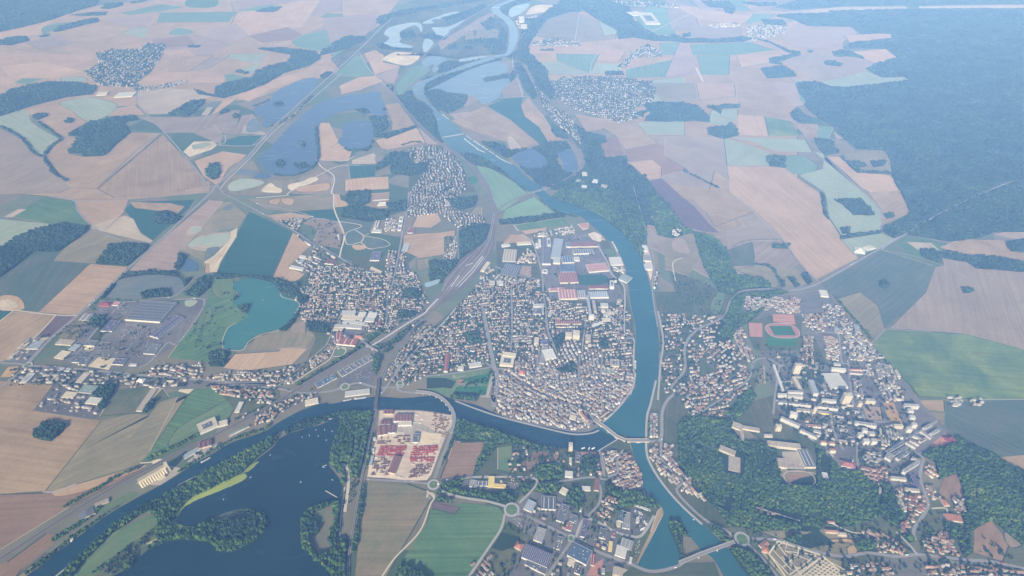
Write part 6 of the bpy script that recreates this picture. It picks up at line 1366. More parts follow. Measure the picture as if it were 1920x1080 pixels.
WOODS = '''
F|TL -500,-70 560,-25 560,0 540,30 430,60 300,108 130,152 0,178 -500,230|far dark forest filling the top left corner
F|TL 300,180 330,150 440,120 520,102 555,105 550,125 470,140 340,175|narrow dark copse below the top left forest
F|TL 565,48 600,20 690,12 690,30 620,50|small distant copse along the upper edge of the fields
F|TL 390,85 520,70 600,68 590,85 480,90|thin distant tree belt above the pale fields
F|TL 730,14 810,0 815,8 740,20|tiny dark copse at the very top among fields
F|TL -40,235 90,203 150,205 165,230 60,255 -40,252|dark copse at the left edge under the far forest
F|TL 225,205 270,190 273,203 230,210|tiny copse right of the left edge copse
F|TL -200,545 0,545 80,500 190,475 290,460 440,465 540,490 520,530 380,545 200,590 60,635 0,655 -200,690|long dark wood running below the far village
F|TL 380,760 500,690 650,660 760,650 775,675 700,690 715,735 730,745 580,875 470,880 465,862 385,862 435,768|large dark hatchet shaped wood among the left fields
F|TL 180,660 200,645 265,635 270,650 210,675|oval copse in the pale field left of the hatchet wood
F|TL 365,690 390,665 420,680 400,692|small four sided copse above the hatchet wood
F|TL 1155,960 1180,925 1220,920 1245,970 1230,1000 1200,1010 1165,990|dark egg shaped wood beside the straight highway
F|TL 950,640 1020,600 1080,568 1150,562 1150,580 1110,610 1060,655 960,650|dark wood in two lobes beyond the quarry fields
F|TL 1225,650 1250,620 1290,615 1280,632|small copse between strip fields and the lilac lake
F|TL 1310,650 1325,640 1345,645 1340,662 1315,664|dot of trees close to the lilac lake
F|TL 1450,275 1560,268 1700,280 1780,290 1800,330 1740,370 1600,410 1500,470 1400,510 1280,545 1210,530 1215,490 1280,465 1420,435 1440,400 1520,370 1620,345 1640,310|long dark wood on the valley side left of the lakes
F|TL 1790,315 1810,285 1850,265 1930,238 2050,200 2045,225 1950,275 1850,300|dark tree belt along the valley top
F|TL 1320,405 1350,393 1400,412 1380,418|thin copse at the tip of the valley wood
F|TL 1060,265 1080,254 1125,258 1115,268|single small copse in the bare mauve fields
F|TL 1090,500 1150,525 1280,545 1260,552 1120,530|tree line leading to the valley wood
F|TL 1800,430 1830,405 1870,405 1860,435 1810,440|small wood where the highway leaves the lakes
F|TL 1440,65 1520,40 1590,38 1540,68|small dark grove at the upper edge of the mauve fields
F|TC 200,130 210,95 330,60 560,25 780,-10 880,-10 600,35 470,60 300,95 240,140|dark wooded belt bordering the upper marsh
F|TC -60,250 40,200 130,208 110,230 0,275|wood patch on the left border of the marsh
F|TC 860,40 840,90 900,150 930,190 920,280 860,300 800,260 880,220 900,150 830,110|woodland on the inner bank of the upper river bend
F|TC 900,20 1000,-20 1060,0 1050,20 960,35 930,90 900,60|trees between the upper river and the pale pond
F|TC 1010,110 1100,100 1260,-10 1420,-10 1330,50 1150,110 1090,200 1050,260 1060,300 1100,340 1160,400 1160,440 1200,520 1180,560 1100,480 1040,360 985,320 990,250 1010,190|wooded slope right of the upper river
F|TC 1330,40 1400,-10 1500,0 1620,40 1640,110 1700,160 1780,200 1930,215 1930,235 1760,230 1640,210 1560,220 1550,170 1450,115|dark wooded valley across the top fields
F|TC 590,345 700,350 790,330 900,310 940,300 900,325 740,370 640,400 590,410 550,400 550,370|wooded spit between the river and the upper lake
F|TC 460,440 560,420 700,380 850,335 910,335 850,350 700,398 570,462 490,505 480,550 560,640 540,610 470,530|tree belt along the left shore of the upper lake
F|TC 800,440 870,425 940,418 935,440 850,458 810,463|wooded spit inside the upper lake
F|TC 545,380 580,368 600,400 550,410|tiny round island of trees in the upper pond
F|TC 485,350 500,338 515,348 500,360|islet of trees in the lake left of the bend
F|TC 480,520 560,500 620,525 710,540 690,590 600,640 560,620 500,570|scrub wood below the upper lake
F|TC 320,550 400,500 400,545 500,610 535,700 560,800 620,840 560,800 480,740 400,650|dark wood on the left river bank
F|TC 300,480 250,480 300,530 360,620 420,690 540,790 570,800 430,700 340,600 310,540|thin tree belt beside the valley railway
F|TC 920,480 960,400 1000,420 1020,500 1080,560 1100,540 1060,430 1010,360 970,350 985,430 940,470|tree belt by the upper valley road
F|TC 820,300 900,310 1000,340 1000,280 940,300|trees at the neck of the upper river
F|TC 640,330 500,300 300,310 460,300 640,325 800,305 660,330|hedge line across the marsh
F|TC 670,862 720,855 800,870 900,920 1000,1000 1040,1080 980,1030 900,975 820,940 760,930 700,900|narrow wood between the meadow and the river
F|TC 790,800 900,810 950,850 1090,830 1190,800 1260,800 1300,850 1210,860 1210,930 1160,940 1150,890 1080,838 1000,855 960,880 930,890 860,850|trees around the twin lilac ponds
F|TC 1000,935 1090,955 1160,935 1210,910 1240,960 1310,970 1330,940 1340,950 1290,1000 1200,1040 1120,1050|bright green wood below the twin ponds
F|TC 1180,710 1260,720 1280,780 1210,770 1180,740|round grove at the peninsula bend
F|TC 0,590 40,595 80,600 60,620 20,615|wooded islet in the upper part of the lilac lake
F|TC 80,618 250,612 250,625 120,640|thin wooded spit crossing the lilac lake
F|TC 150,660 250,650 260,720 200,760 180,770 170,700|scrub wood on the lilac lake's right shore
F|TC 0,830 40,840 150,835 180,780 180,800 150,850 40,850|tree line round the bottom of the lilac lake
F|TC 180,770 300,740 420,712 420,720 260,780|hedge between pink fields left of the river
F|TC 1320,700 1380,745 1480,770 1490,800 1450,810 1480,890 1600,880 1610,920 1660,960 1725,1015 MC 1780,10 1855,95 1920,190 1960,215 TC 1860,1300 1800,1280 1600,1230 1500,1170 1400,1110 1300,1080 1150,1060 1310,1000 1380,920 1350,850 1350,800|long wooded hillside on the right river bank
F|TC 1700,590 1800,575 1930,580 1960,590 1990,680 1830,685 1700,680 1740,640|dark wood joined to the large village
F|TC 1730,620 1690,650 1700,660 1640,640|small wood at the village corner
F|TC 1480,405 1570,400 1590,420 1490,425|tree belt above the large village
F|TC 1340,40 1345,66 1275,66 1275,55|small copse on the olive field at the top
F|TC 1120,280 1195,275 1195,285 1125,285|thin copse in the pink field at the top
F|TC 190,940 280,860 380,860 380,920 280,920 200,960|wooded park left of the river village
F|TC 280,930 480,920 480,970 380,990 280,975|grove in the middle of the river village
F|TR 520,90 620,75 880,75 1010,130 1060,190 1000,190 950,150 700,145 620,110|wood tongue left of the great forest
F|TR 820,62 1200,52 2800,45 2800,1090 1245,1090 1220,1070 1175,985 1175,910 1135,845 985,838 910,780 850,712 760,660 690,600 690,560 650,520 640,465 740,458 830,490 940,492 1200,462 1278,452 1240,430 1120,434 1035,390 1090,358 1210,326 1150,274 900,272 960,238 1180,216 1175,190 1062,187 1000,180 950,120|H
F|TR 520,40 700,-15 2800,-30 2800,20 1640,24 900,34 620,55|distant forest band along the top right edge
F|TR 840,295 890,283 950,290 1020,330 960,318 860,318|dark copse in the mauve field by the great forest
F|TR 795,345 830,340 905,360 890,373 810,365|lens shaped copse among grey fields
F|TR 700,285 720,282 732,292 715,298|dot of trees in the mauve field
F|TR 435,385 560,370 620,405 640,430 480,440|dark wood beside the white farm
F|TR 485,330 640,305 660,290 660,310 590,330 540,350 560,365 490,355|crooked wood left of the grey fields
F|TR 400,215 470,230 540,255 600,285 660,295 650,312 580,290 500,245|narrow valley wood below the far village
F|TR -60,190 0,215 200,222 330,205 400,215 340,235 160,240 0,240 -100,220|tree belt along the valley left of the far village
F|TR 105,5 260,5 300,50 280,80 240,70 230,45 150,40|dark grove with a white tower at the top
F|TR 0,190 40,188 45,205 0,210|dot of trees near the top village
F|TR 340,10 520,15 520,30 440,35 340,18|thin tree belts at the top centre right
F|TR 450,110 560,112 580,140 460,140|grove behind the far village
F|TR 0,590 60,588 100,610 150,660 150,690 80,680 0,660 -40,640|wood joined to the large village on its right
F|TR 130,600 200,595 320,585 320,605 220,612 215,650 190,625|thin dark spinney right of the large village wood
F|TR 140,720 180,712 230,715 270,690 300,720 315,760 260,775 230,782 140,755|dark cross shaped copse between pink fields
F|TR 465,880 580,880 570,930 580,945 490,935|dark copse in the pale field
F|TR 605,640 640,610 740,685 700,690 620,675|dark wood wedge at the field corner
F|TR 740,780 830,790 880,860 800,875 760,830|dark wood at the tip of the great forest
F|TR 940,905 990,910 1040,935 980,945|clump of trees in the olive field near the great forest
F|TR 1055,910 1150,905 1130,935 1075,940|second clump of trees in the olive field
F|TR 880,870 960,940 990,962 1170,970 1170,978 980,972 890,885|dark hedge at the lower edge of the olive field
F|MR 850,45 1000,45 1080,130 960,130 900,70|dark square wood in the pale green field
F|MR 1130,128 1180,120 1190,140 1150,152|round copse at the edge of the great forest
F|MR 885,205 940,200 940,230 900,235|small copse at the foot of the pale field
F|MR 770,0 800,40 800,110 830,150 820,155 790,120 780,30|hedge along the right side of the large pink field
F|MR 880,255 1110,222 1110,232 890,265|dark hedge under the pale green field
F|MR 1115,215 1180,180 1250,150 1280,120 1225,-10 TR 1280,1000 1960,1000 2800,1000 MR 2800,210 1750,225 1660,260 1500,278 1260,240 1190,258|lower edge of the great forest above the main road
F|MR 1335,325 1400,320 1450,345 1440,395 1370,380 1340,350|round wood above the grey plain
F|MR 1460,345 1520,340 1620,365 1770,370 1930,395 2300,400 2300,455 1930,450 1820,440 1650,430 1600,395 1470,370|long dark wood along the top of the grey plain
F|MR 1815,285 1930,270 2300,260 2300,340 1850,335|dark wood at the right edge beside the stubble
F|MR 1105,510 1140,500 1165,520 1140,545 1105,530|lone round grove in the dark plain left
F|MR 1572,548 1600,540 1632,552 1620,570 1580,570|lone round grove in the grey plain right
F|MR 500,298 600,295 595,318 500,315|dark rectangular copse in the grey field
F|MR 590,485 620,480 655,530 630,540|dark spinney beside the main road
F|MR 535,500 560,498 580,530 560,530|small spinney left of the main road
F|MR 665,470 690,465 720,520 700,520|spinney beside the crossroads farm
B|MR 60,240 110,230 200,280 240,320 270,400 300,470 440,480 500,530 440,550 340,555 280,580 200,560 150,480 110,400|wooded slope in front of the right hand fields
B|MR 250,620 310,585 500,560 600,565 470,600 350,580 330,640 340,690 400,680 460,650 380,730 300,770 280,830 290,900 270,1000 250,1060 200,1060 190,980 230,900 180,860 140,760 180,735 235,690|wooded ravine beside the curving road
B|MC 1180,30 1290,72 1400,112 1500,172 1590,242 1650,318 1700,390 1690,300 1720,230 1700,150 1640,60 1560,0 1300,-60|broad wooded bank on the right of the upper bend
B|MC 1720,40 1765,10 1845,95 1920,195 1990,225 1860,260 1780,240 1740,150|wooded hillside under the purple field
F|MC 40,0 160,0 160,60 60,100 20,50|round wood north of the crossroads town
F|MC 0,85 80,90 270,105 260,150 150,170 60,150 0,140|dark grove behind the garden suburb
F|MC 250,70 370,50 370,100 290,110|dark grove beside the first suburb street
F|MC 600,40 760,30 750,80 680,100 620,80|dark wood right of the river village
F|MC 660,230 720,190 830,190 820,270 740,330 670,380 660,300|wood left of the railway yard
F|MC 490,390 660,390 620,440 560,520 500,500|wood at the lower left of the railway yard
F|MC 340,560 400,545 430,580 410,605 360,590|dark grove beside the railway
F|MC 320,675 420,670 420,700 330,705|small grove beside the railway field
F|MC 700,800 770,780 790,850 710,850|dark town grove below the boulevard
F|h 470,370 590,330 590,420 520,520 480,560 430,460|dark grove in the town by the cream blocks
F|h 980,420 1090,430 1080,500 990,500|grove inside the riverside housing
F|h 500,740 700,690 720,760 560,790|grove in the middle of the old town gardens
F|MC 890,160 1000,150 1240,120 1260,140 1000,180 890,185|tree belt under the bright meadow
B|c 1240,560 1420,470 1400,520 1260,620|trees on the railway embankment
B|c 500,1090 700,960 1000,790 1200,670 1180,640 900,830 600,1010 440,1090|tree belt along the railway embankment
B|c 1320,800 1360,750 1420,780 1400,850 1350,980 1310,900|trees round the lorry park
B|c 1270,640 1380,650 1500,640 1640,540 1700,460 1580,560 1450,650 1340,720|trees between the two railway lines
F|c 340,0 430,40 600,120 560,180 500,190 470,110 330,90|dark wood on the turquoise lake's right shore
F|c 480,200 500,240 420,400 340,480 250,480 330,360 430,270|dark belt down the turquoise lake's shore
F|c 560,380 700,390 840,430 820,500 600,480|wooded gardens below the lake houses
F|c 1680,30 1800,10 1870,60 1830,130 1700,90|grove between town and railway
F|BL 235,225 300,218 372,235 355,262 290,323 240,318 185,300 195,275|isolated square dark wood in the stubble field
F|ML -300,335 0,315 130,240 240,200 340,182 420,188 495,195 480,225 440,260 330,335 200,330 130,380 60,440 0,480 -300,560|long curved dark wood at the left edge
F|ML 560,380 620,300 680,292 835,300 820,330 720,415 540,402|square dark wood beside the highway
F|ML 860,150 880,115 950,108 1020,150 980,180 890,180|oval wood inside the teal field
F|ML 600,590 560,605 620,540 690,465 850,450 980,450 1040,500 1080,480 1040,540 1035,520 1000,478 850,462 690,488 640,540|tree belt round the grey lake
F|ML 795,575 830,550 900,545 980,565 960,590 860,590 810,600|wooded point in the grey lake
F|ML 1040,580 1130,485 1190,480 1180,540 1120,590|scrub wood between the two lakes
F|ML 1200,465 1330,470 1530,490 1660,520 1690,520 1660,580 1580,560 1540,512 1420,482 1330,480 1220,490|tree belt along the top of the turquoise lake
F|ML 1310,600 1350,580 1410,620 1400,690 1340,660|wooded point in the turquoise lake
F|ML 1170,910 1290,900 1260,985 1180,980|grove at the foot of the turquoise lake meadow
F|ML 510,710 600,700 580,770 520,760|grove beside the shopping park
F|ML 990,430 1010,340 1050,370 1020,440|thin wood by the small blue pond
F|BL 520,20 650,10 600,130 560,150 530,90|dark grove behind the builder's depot
F|BL 760,150 830,80 880,90 830,160|grove at the corner of the depot land
F|BL 1600,270 1700,225 1880,150 1920,160 1900,185 1800,225 1610,285|wooded tip between the river and the lake
B|BL 800,690 1000,590 1200,480 1450,335 1560,280 1570,300 1530,350 1440,420 1370,490 1260,560 1170,605 1080,640 1000,720 960,720 900,740 850,730|thick wood between the river and the algae shore
B|BL 300,1100 450,978 560,868 680,775 800,700 850,700 700,800 600,860 470,1000 400,1100|tree belt on the lower river bank
B|BL 860,720 960,720 1000,750 960,770 990,830 1090,810 1180,770 1250,770 1200,830 1250,880 1360,880 1440,840 1480,770 1420,720 1300,720 1430,698 1505,740 1505,815 1440,885 1330,945 1240,955 1180,905 1060,885 920,895 880,860 900,800|ring of trees round the wooded lake peninsula
F|BL 1220,820 1280,760 1400,730 1460,760 1440,820 1340,870 1250,860|low scrub inside the wooded lake peninsula
B|BL 800,960 860,900 920,870 900,890 800,980 700,1090 660,1100 720,1010|tree belt on the lower lake shore
B|BL 1690,800 1720,725 1800,672 1860,660 1850,690 1770,720 1730,800 1740,900 1790,960 1840,950 1830,1110 1785,1110 1760,980 1705,920|tree belt on the lake's right shore
B|BL 1850,440 1880,300 1910,190 1920,170 2080,160 2100,300 2060,480 1960,480 1900,500|dense wood beside the grassy clearing
B|BL 1860,660 1910,630 1925,700 1900,840 1880,920 1840,880 1880,760|trees at the right shore beside the gravel strip
F|BL 1740,780 1780,760 1800,830 1770,860 1745,830|small clump of trees on the lakeside grass
B|BC 0,140 100,152 200,148 190,180 150,180 20,200|tree belt on the river above the grassy clearing
B|BC 0,260 150,250 140,330 100,420 40,440 0,420|wood left of the railway above the gravel road
B|BC 40,440 110,420 110,530 40,520|wood beside the left railway line
B|BC 0,870 30,900 40,1110 -60,1110 -60,880|dark wood at the bottom edge by the railway
B|BC 290,1110 330,1020 400,1040 500,1090 500,1110|wood at the bottom of the green field
B|BC 650,260 700,230 860,260 960,300 1070,345 960,330 850,300 750,300 700,320 640,320|riverside wood below the viaduct
B|BC 800,330 900,300 960,320 880,350 830,420 740,520 760,450|trees right of the small ploughed field
B|BC 560,560 690,540 640,600 900,620 1000,600 980,660 900,690 700,650 600,610 530,620|wood along the link road
B|BC 500,650 560,640 640,670 530,660|trees at the top of the bright green field
B|BC 1000,560 1200,560 1260,580 1180,620 1080,600 1030,640|wood behind the strip roofed hall
B|BC 1250,590 1350,600 1370,680 1330,710 1280,670|wood in the middle of the trading estate
B|BC 1490,560 1560,600 1690,610 1790,690 1660,680 1560,700 1480,640|wood between the old quarter and the caravan yard
B|BC 1090,470 1240,450 1250,530 1110,550|grove beside the grain dock
B|BC 1340,400 1440,410 1430,500 1350,500|dark park grove near the confluence
B|BC 900,830 1000,860 1000,900 900,940 850,920|dark grove beside the curved road
B|BC 1850,770 1870,800 1900,900 1910,980 1880,900 1840,800|trees along the tip of the river island
B|BC 1870,760 1930,800 1960,860 1900,850|bushes on top of the river island
B|BR 140,790 180,800 260,880 270,900 230,890 180,840|trees on the right bank above the lower bridge
B|BR 260,930 300,925 380,960 480,1050 520,1110 400,1110 330,1040|dark wood below the lower bridge
B|BR 0,200 100,190 190,200 280,210 300,200 290,260 340,330 450,330 470,350 530,370 520,480 590,560 740,510 780,490 900,490 1000,500 1100,570 1100,690 1130,740 1080,760 960,800 800,790 760,830 600,820 420,830 260,800 240,760 120,640 40,520 -30,470 -30,260|great wooded hillside under the plateau estate
B|BR 1110,560 1180,580 1220,700 1300,880 1260,900 1200,800 1130,760 1100,700|dark wood down the valley of red roofs
B|BR 330,60 390,20 400,90 330,180 280,200 230,170 300,120|trees behind the plateau estate
B|BR 740,330 880,480 800,490 750,470|dark trees along the diagonal road
B|BR 1340,400 1500,340 1540,300 1760,410 2200,640 2300,1000 1900,900 1740,760 1660,800 1600,850 1560,700 1580,600 1540,500 1440,540 1420,440|great dark wood at the right edge
B|BR 1340,800 1460,850 1480,760 1560,820 1600,850 1640,950 1580,980 1560,860 1440,880|trees round the orange roofed hall
B|BR 1020,880 1080,900 1100,960 990,950 960,900|grove beside the winding lower road
B|BR 560,870 760,820 860,900 700,930|scrub slope above the cemetery
B|i 1300,290 1380,300 1640,400 1650,440 1920,480 1600,520 1340,530 1290,450|wooded corner right of the viaduct
B|g 0,830 200,830 330,870 280,950 180,940 0,950|park wood left of the lawns
B|g 320,980 560,1000 600,1040 560,1090 260,1060|park grove below the lawns
B|i 1100,60 1300,80 1280,100 1100,80|bushes on the river bank by the viaduct
B|o 1180,260 1300,340 1480,450 1600,480 1800,650 1780,700 1500,560 1200,400|thick wood behind the last apartment courts
F|MC 1490,490 1560,480 1560,520 1500,520|clump of trees by the factory pond
F|TR 1140,760 1250,785 1400,850 1550,868 1640,950 1560,965 1400,900 1200,870|lighter tongue of plantation inside the great forest
F|TR 1080,640 1160,640 1250,660 1200,700 1110,690|small lighter stand inside the great forest
F|TC 330,180 400,170 420,200 370,225 330,210|round thicket inside the upper marsh ponds
F|TC 560,100 700,60 800,20 820,40 700,100 600,140|thicket along the marsh railway
F|TC 600,255 640,250 650,275 600,280|small copse in the far marsh
F|TC 690,262 730,258 740,275 700,278|second small copse in the far marsh
F|TC 780,130 840,110 860,160 820,170|copse by the inner river bend
F|TC 700,225 860,215 900,225 860,240 720,245|thin thicket across the far marsh
F|TC 230,240 200,250 225,275 280,280 400,285 400,270 290,265|reedy thicket at the foot of the marsh ponds
F|TC 440,200 520,190 600,210 580,225 460,215|thicket between the marsh ponds
F|TL 1535,585 1580,573 1592,588 1550,600|bushy island in the first lilac lake
F|TL 1550,912 1580,900 1605,928 1580,945 1555,935|round bushy island in the large lilac lake
F|TL 1655,928 1720,920 1745,940 1690,950|long bushy island near the large lake's right shore
F|TL 1690,800 1710,805 1708,830 1695,825|tiny bushy island in the middle of the large lilac lake
'''
BANKS = '''
B|10|BL 150,1075 330,930 480,820 620,730 760,655|line of trees on the upper bank of the lower left river
B|9|BL 1000,500 1130,425 1300,325 1480,262 1600,205 1700,150 1830,110|line of trees below the riverside road
B|8|BL 350,700 520,610 650,530 800,465|hedge along the lower left railway
B|9|BL 300,880 480,770 560,700|trees round the small riverside works
B|10|BL 830,430 1000,350 1140,275|hedge between the green field and the railway
F|12|TL 0,710 120,775 190,860 250,885|hedge along the pale field
F|10|TL 250,890 300,970 380,1020|dark hedge beside the curved track
F|12|TL 255,870 290,820 345,788|hedge at the tip of the hatchet wood
F|10|TL 215,685 300,745 345,780|short hedge between pale and tan fields
F|14|TL 1480,720 1580,690 1660,640 1760,540|trees along the highway between the lakes
F|14|TL 1440,900 1520,850 1600,760 1690,660|tree line on the lake side of the highway
F|12|TL 1640,480 1570,520 1500,570 1420,600|tree line on the far shore of the first lake
F|12|TL 1780,720 1785,800 1790,890 1750,950 1650,990 1540,985|trees along the right shore of the large lake
F|10|TC 345,820 400,800 450,805|hedge beside the village field
B|9|MC 1660,330 1730,520 1770,760 1790,900|tree line on the right bank of the main river
B|8|MC 1600,430 1625,560 1650,720|trees along the left bank of the main river
B|7|BC 1640,100 1720,230|trees near the river mouth
B|9|MC 1110,40 1200,110 1330,145|tree line along the inside of the river bend
B|9|BC 640,100 760,130 900,180|trees along the quay of the old town
B|7|BC 660,180 640,280 600,380 550,470|trees along the viaduct approach
B|8|BC 0,560 40,480 60,360|trees beside the gravel road
B|9|BC 130,560 100,760 70,950|trees along the railway beside the stubble
B|7|g 640,60 680,260 720,500 760,700|avenue of trees along the town boulevard
B|7|g 750,780 760,900 730,1060|avenue of trees beside the park walk
B|8|BC 1730,210 1725,300|waterside trees by the right bridge
B|8|m 390,290 440,440|trees between two apartment courts
B|9|BC 1700,560 1690,440 1640,370|trees on the old quarter bank
B|8|MR 860,600 1000,760 1060,830|tree line behind the plateau edge
B|9|MR 30,1060 30,960 60,860|trees along the curving lower road
F|10|MR 400,410 500,430 560,540|hedge across the grey fields
F|9|TR 0,960 200,1060|hedge between tan fields right of the village
B|8|j 20,480 200,560 420,600|waterside trees opposite the old town
'''
def wood(poly, mat, label, smin, kd=.0030, hh=14):
    isl = 'island' in label and 'lilac' in label or 'large lake' in label
    A = fillpoints(poly, smin, kd)
    if len(A) == 0: return
    def clear(x, y, s_):
        if isl: return True
        if any(mk(x+dx, y+dy) != 255 and mk(x+dx, y+dy) & WATER for dx, dy in ((0,0),(s_*.45,0),(-s_*.45,0),(0,s_*1.3),(0,s_*.6),(0,-s_*.4))): return False
        return all(mk(x+dx, y+dy) == 255 or not mk(x+dx, y+dy) & (ROAD|BLD|NOB|ZONE) for dx, dy in ((0,0),(3,3),(-3,-3),(0,-5)))
    A = A[np.array([clear(*q) for q in A])]
    if len(A) == 0: return
    gap = nr.random(len(A)) > .07; A = A[gap] if len(A) > 60 else A
    s = A[:,2]; r = s*np.clip(nr.lognormal(-.5,.28,len(A)), .38, 1.15); h = np.minimum(hh*nr.uniform(.8,1.2,len(A))*(.55+.5*r/(s*.62)), 30)*np.clip(6500/np.hypot(A[:,1], H), .55, 1)
    o = crowns('wood', A[:,:2], r, h, mat, 1 if len(A) > 1500 or s.mean() > 16 else 2)
    tag(o, label, 'wood', None, 'stuff')
for q in ('n 380,330 610,385 700,420 690,670 480,650 450,520', 'n 540,90 960,110 900,200 720,300 540,190', 'n 880,170 1340,250 1340,380 900,340', 'n 140,320 200,320 200,380 140,380', 'n 470,940 560,930 520,1080 450,1080', 'n 1540,440 1640,460 1660,740 1560,720', 'p 860,430 1140,540 1150,660 840,640', 'p 600,520 880,560 1080,880 620,760'): fillmask(pts(q), NOB)
for ln in WOODS.strip().splitlines():
    k, s, lab = ln.split('|'); p = pts(s); big = lab == 'H'
    if big: lab = 'great blue green forest covering the upper right'
    w = roughen(W(p), 7, 45)
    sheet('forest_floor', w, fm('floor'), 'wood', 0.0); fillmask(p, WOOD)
    wood(w, {'F':FOLF, 'B':FOLB}[k], lab, 7.6, .0036 if big else .0031)
for ln in BANKS.strip().splitlines():
    k, wd, s, lab = ln.split('|'); wp = W(smooth(pts(s), False, 4)); a, b = ribbon_poly(wp, float(wd)*1.6)
    wood(roughen([tuple(q) for q in a]+[tuple(q) for q in b[::-1]], 2, 30), {'F':FOLF, 'B':FOLB}[k], lab, 7.5, .0026, 10)
# ------------------------------------------------------------------ bridges
CON = plain('bridge_concrete', (.52,.50,.47)); STO = plain('bridge_stone', (.60,.54,.45)); IRN = plain('bridge_iron', (.30,.31,.31))
def bridge(label, s, w, npier, mat, hd=7.0, arch=False, truss=False, sm=True):
    p = pts(s); wp = W(smooth(p, False, 8) if sm else p); P = np.array(wp); c = P.mean(0)
    t = thing('bridge', label, 'bridge', (c[0], c[1], GZ)); Q = P-c
    def strip(off0, off1, z0, z1):
        a, _ = ribbon_poly(Q, 2*off0); b_, _ = ribbon_poly(Q, 2*off1); n = len(Q); V = []; Fc = []
        for (x, y), (X, Y) in zip(a, b_): V += [(x,y,z0),(X,Y,z0),(X,Y,z1),(x,y,z1)]
        for i in range(n-1):
            k = 4*i
            for u, v in ((0,1),(1,2),(2,3),(3,0)): Fc.append((k+u, k+v, k+4+v, k+4+u))
        Fc += [(0,1,2,3), (4*n-1,4*n-2,4*n-3,4*n-4)]; return V, Fc
    mesh('deck', *strip(-w/2, w/2, hd-1.4, hd), mat, t)
    if not truss: mesh('roadway', *strip(-w/2+1.2, w/2-1.2, hd+.02, hd+.10), RD, t)
    else: mesh('roadway', *strip(-w/2+1.2, w/2-1.2, hd+.02, hd+.25), BAL, t)
    ph = 1.1 if not truss else 3.0
    for sd in (-1, 1): mesh('parapet', *strip(sd*w/2-.3, sd*w/2+.3, hd+.003, hd+ph), mat, t)
    seg = np.concatenate([[0], np.cumsum(np.hypot(*np.diff(Q, axis=0).T))]); Lg = seg[-1]
    spans = np.linspace(0, Lg, npier+2)
    def at(d): return np.array([np.interp(d, seg, Q[:,0]), np.interp(d, seg, Q[:,1])])
    for d in spans[1:-1]:
        q = at(d); e = at(d+1)-at(d-1); a = math.atan2(e[1], e[0]); k = w/2+1.5
        V = []; Fc = []
        for z in (-GZ-.5, hd-1.45): V += [(-1.6,-k,z),(1.6,-k,z),(2.2,0,z),(1.6,k,z),(-1.6,k,z),(-2.2,0,z),(0,-k-2.2,z),(0,k+2.2,z)]
        o6 = [0,6,1,2,3,7,4,5]; n = 8
        for i in range(n): Fc.append((o6[i], o6[(i+1)%n], 8+o6[(i+1)%n], 8+o6[i]))
        Fc += [tuple(8+i for i in o6)]
        ca, sa = math.cos(a), math.sin(a); mesh('pier', [(x*ca-y*sa+q[0], x*sa+y*ca+q[1], z) for x, y, z in V], Fc, mat, t)
    if arch:
        for i in range(npier+1):
            d0, d1 = spans[i]+1.8, spans[i+1]-1.8
            for sd in (-1, 1):
                V = []; Fc = []
                for j in range(13):
                    d = d0+(d1-d0)*j/12; q = at(d); e = at(d+.5)-at(d-.5); e /= np.hypot(*e); nrm = np.array([-e[1], e[0]])*(sd*(w/2-.2))
                    zb = -.8+(hd-1.8)*math.sin(math.pi*j/12)**.7; V += [(*(q+nrm), zb), (*(q+nrm), hd-1.5), (*(q+nrm*1.06), hd-1.5), (*(q+nrm*1.06), zb)]
                for j in range(12):
                    k = 4*j
                    for u, v in ((0,1),(1,2),(2,3),(3,0)): Fc.append((k+u, k+v, k+4+v, k+4+u))
                mesh('arch', V, Fc, mat, t)
    a, b_ = ribbon_poly(wp, w+4)
    for i in range(len(wp)-1): maskW([a[i], b_[i], b_[i+1], a[i+1]], ROAD)
    return t
bridge('straight dark railway bridge over the darker river beside the steelyard', 'BC 212,-25 202,60 190,150', 13, 3, IRN, 8, truss=True)
bridge('long curving pale road viaduct sweeping over the darker river', 'BC 420,50 480,54 530,68 575,95 608,130 628,165 634,200 628,240 616,280', 15, 9, CON, 8)
bridge('stone arch bridge running diagonally from the old town to the point', 'BC 1420,205 1480,245 1550,300 1600,322', 15, 3, STO, 7, arch=True, sm=False)
bridge('level stone arch bridge with two arches from the point to the right bank', 'BC 1605,322 1660,322 1730,322', 17, 1, STO, 7, arch=True, sm=False)
bridge('slim concrete road bridge at the bottom right over the green river', 'BR -20,1012 100,962 200,925 290,893', 13, 2, CON, 8)
bridge('iron railway bridge where the line crosses the upper bend', 'MC 1050,14 1130,-8 1180,-20', 13, 3, IRN, 8, truss=True)
bridge('low weir bridge with gates crossing the upper river', 'TC 570,775 640,764 690,755', 9, 5, CON, 6, sm=False)
bridge('footbridge like road overpass crossing the wide railway', 'c 1215,625 1290,680 1370,720', 9, 2, CON, 8, sm=False)
# ------------------------------------------------------------------ church, water tower, tanks
def cyl(r0, r1, z0, z1, n=24, c=(0,0)):
    V = [(c[0]+r*math.cos(2*math.pi*i/n), c[1]+r*math.sin(2*math.pi*i/n), z) for r, z in ((r0,z0),(r1,z1)) for i in range(n)]
    return V, [(i,(i+1)%n,n+(i+1)%n,n+i) for i in range(n)]+[tuple(range(2*n-1, n-1, -1))[::-1]]
def gabled(x0,x1,y0,y1,h,r,ov=.6):
    V = [(x0-ov,y0-ov,h),(x1+ov,y0-ov,h),(x0-ov,(y0+y1)/2,h+r),(x1+ov,(y0+y1)/2,h+r),(x0-ov,y1+ov,h),(x1+ov,y1+ov,h)]
    return V, [(0,1,3,2),(2,3,5,4),(0,2,4),(1,5,3)]
A, B_ = np.array(px(*pts('j 770,215')[0])), np.array(px(*pts('j 850,320')[0])); e = B_-A; a = math.atan2(e[1], e[0])
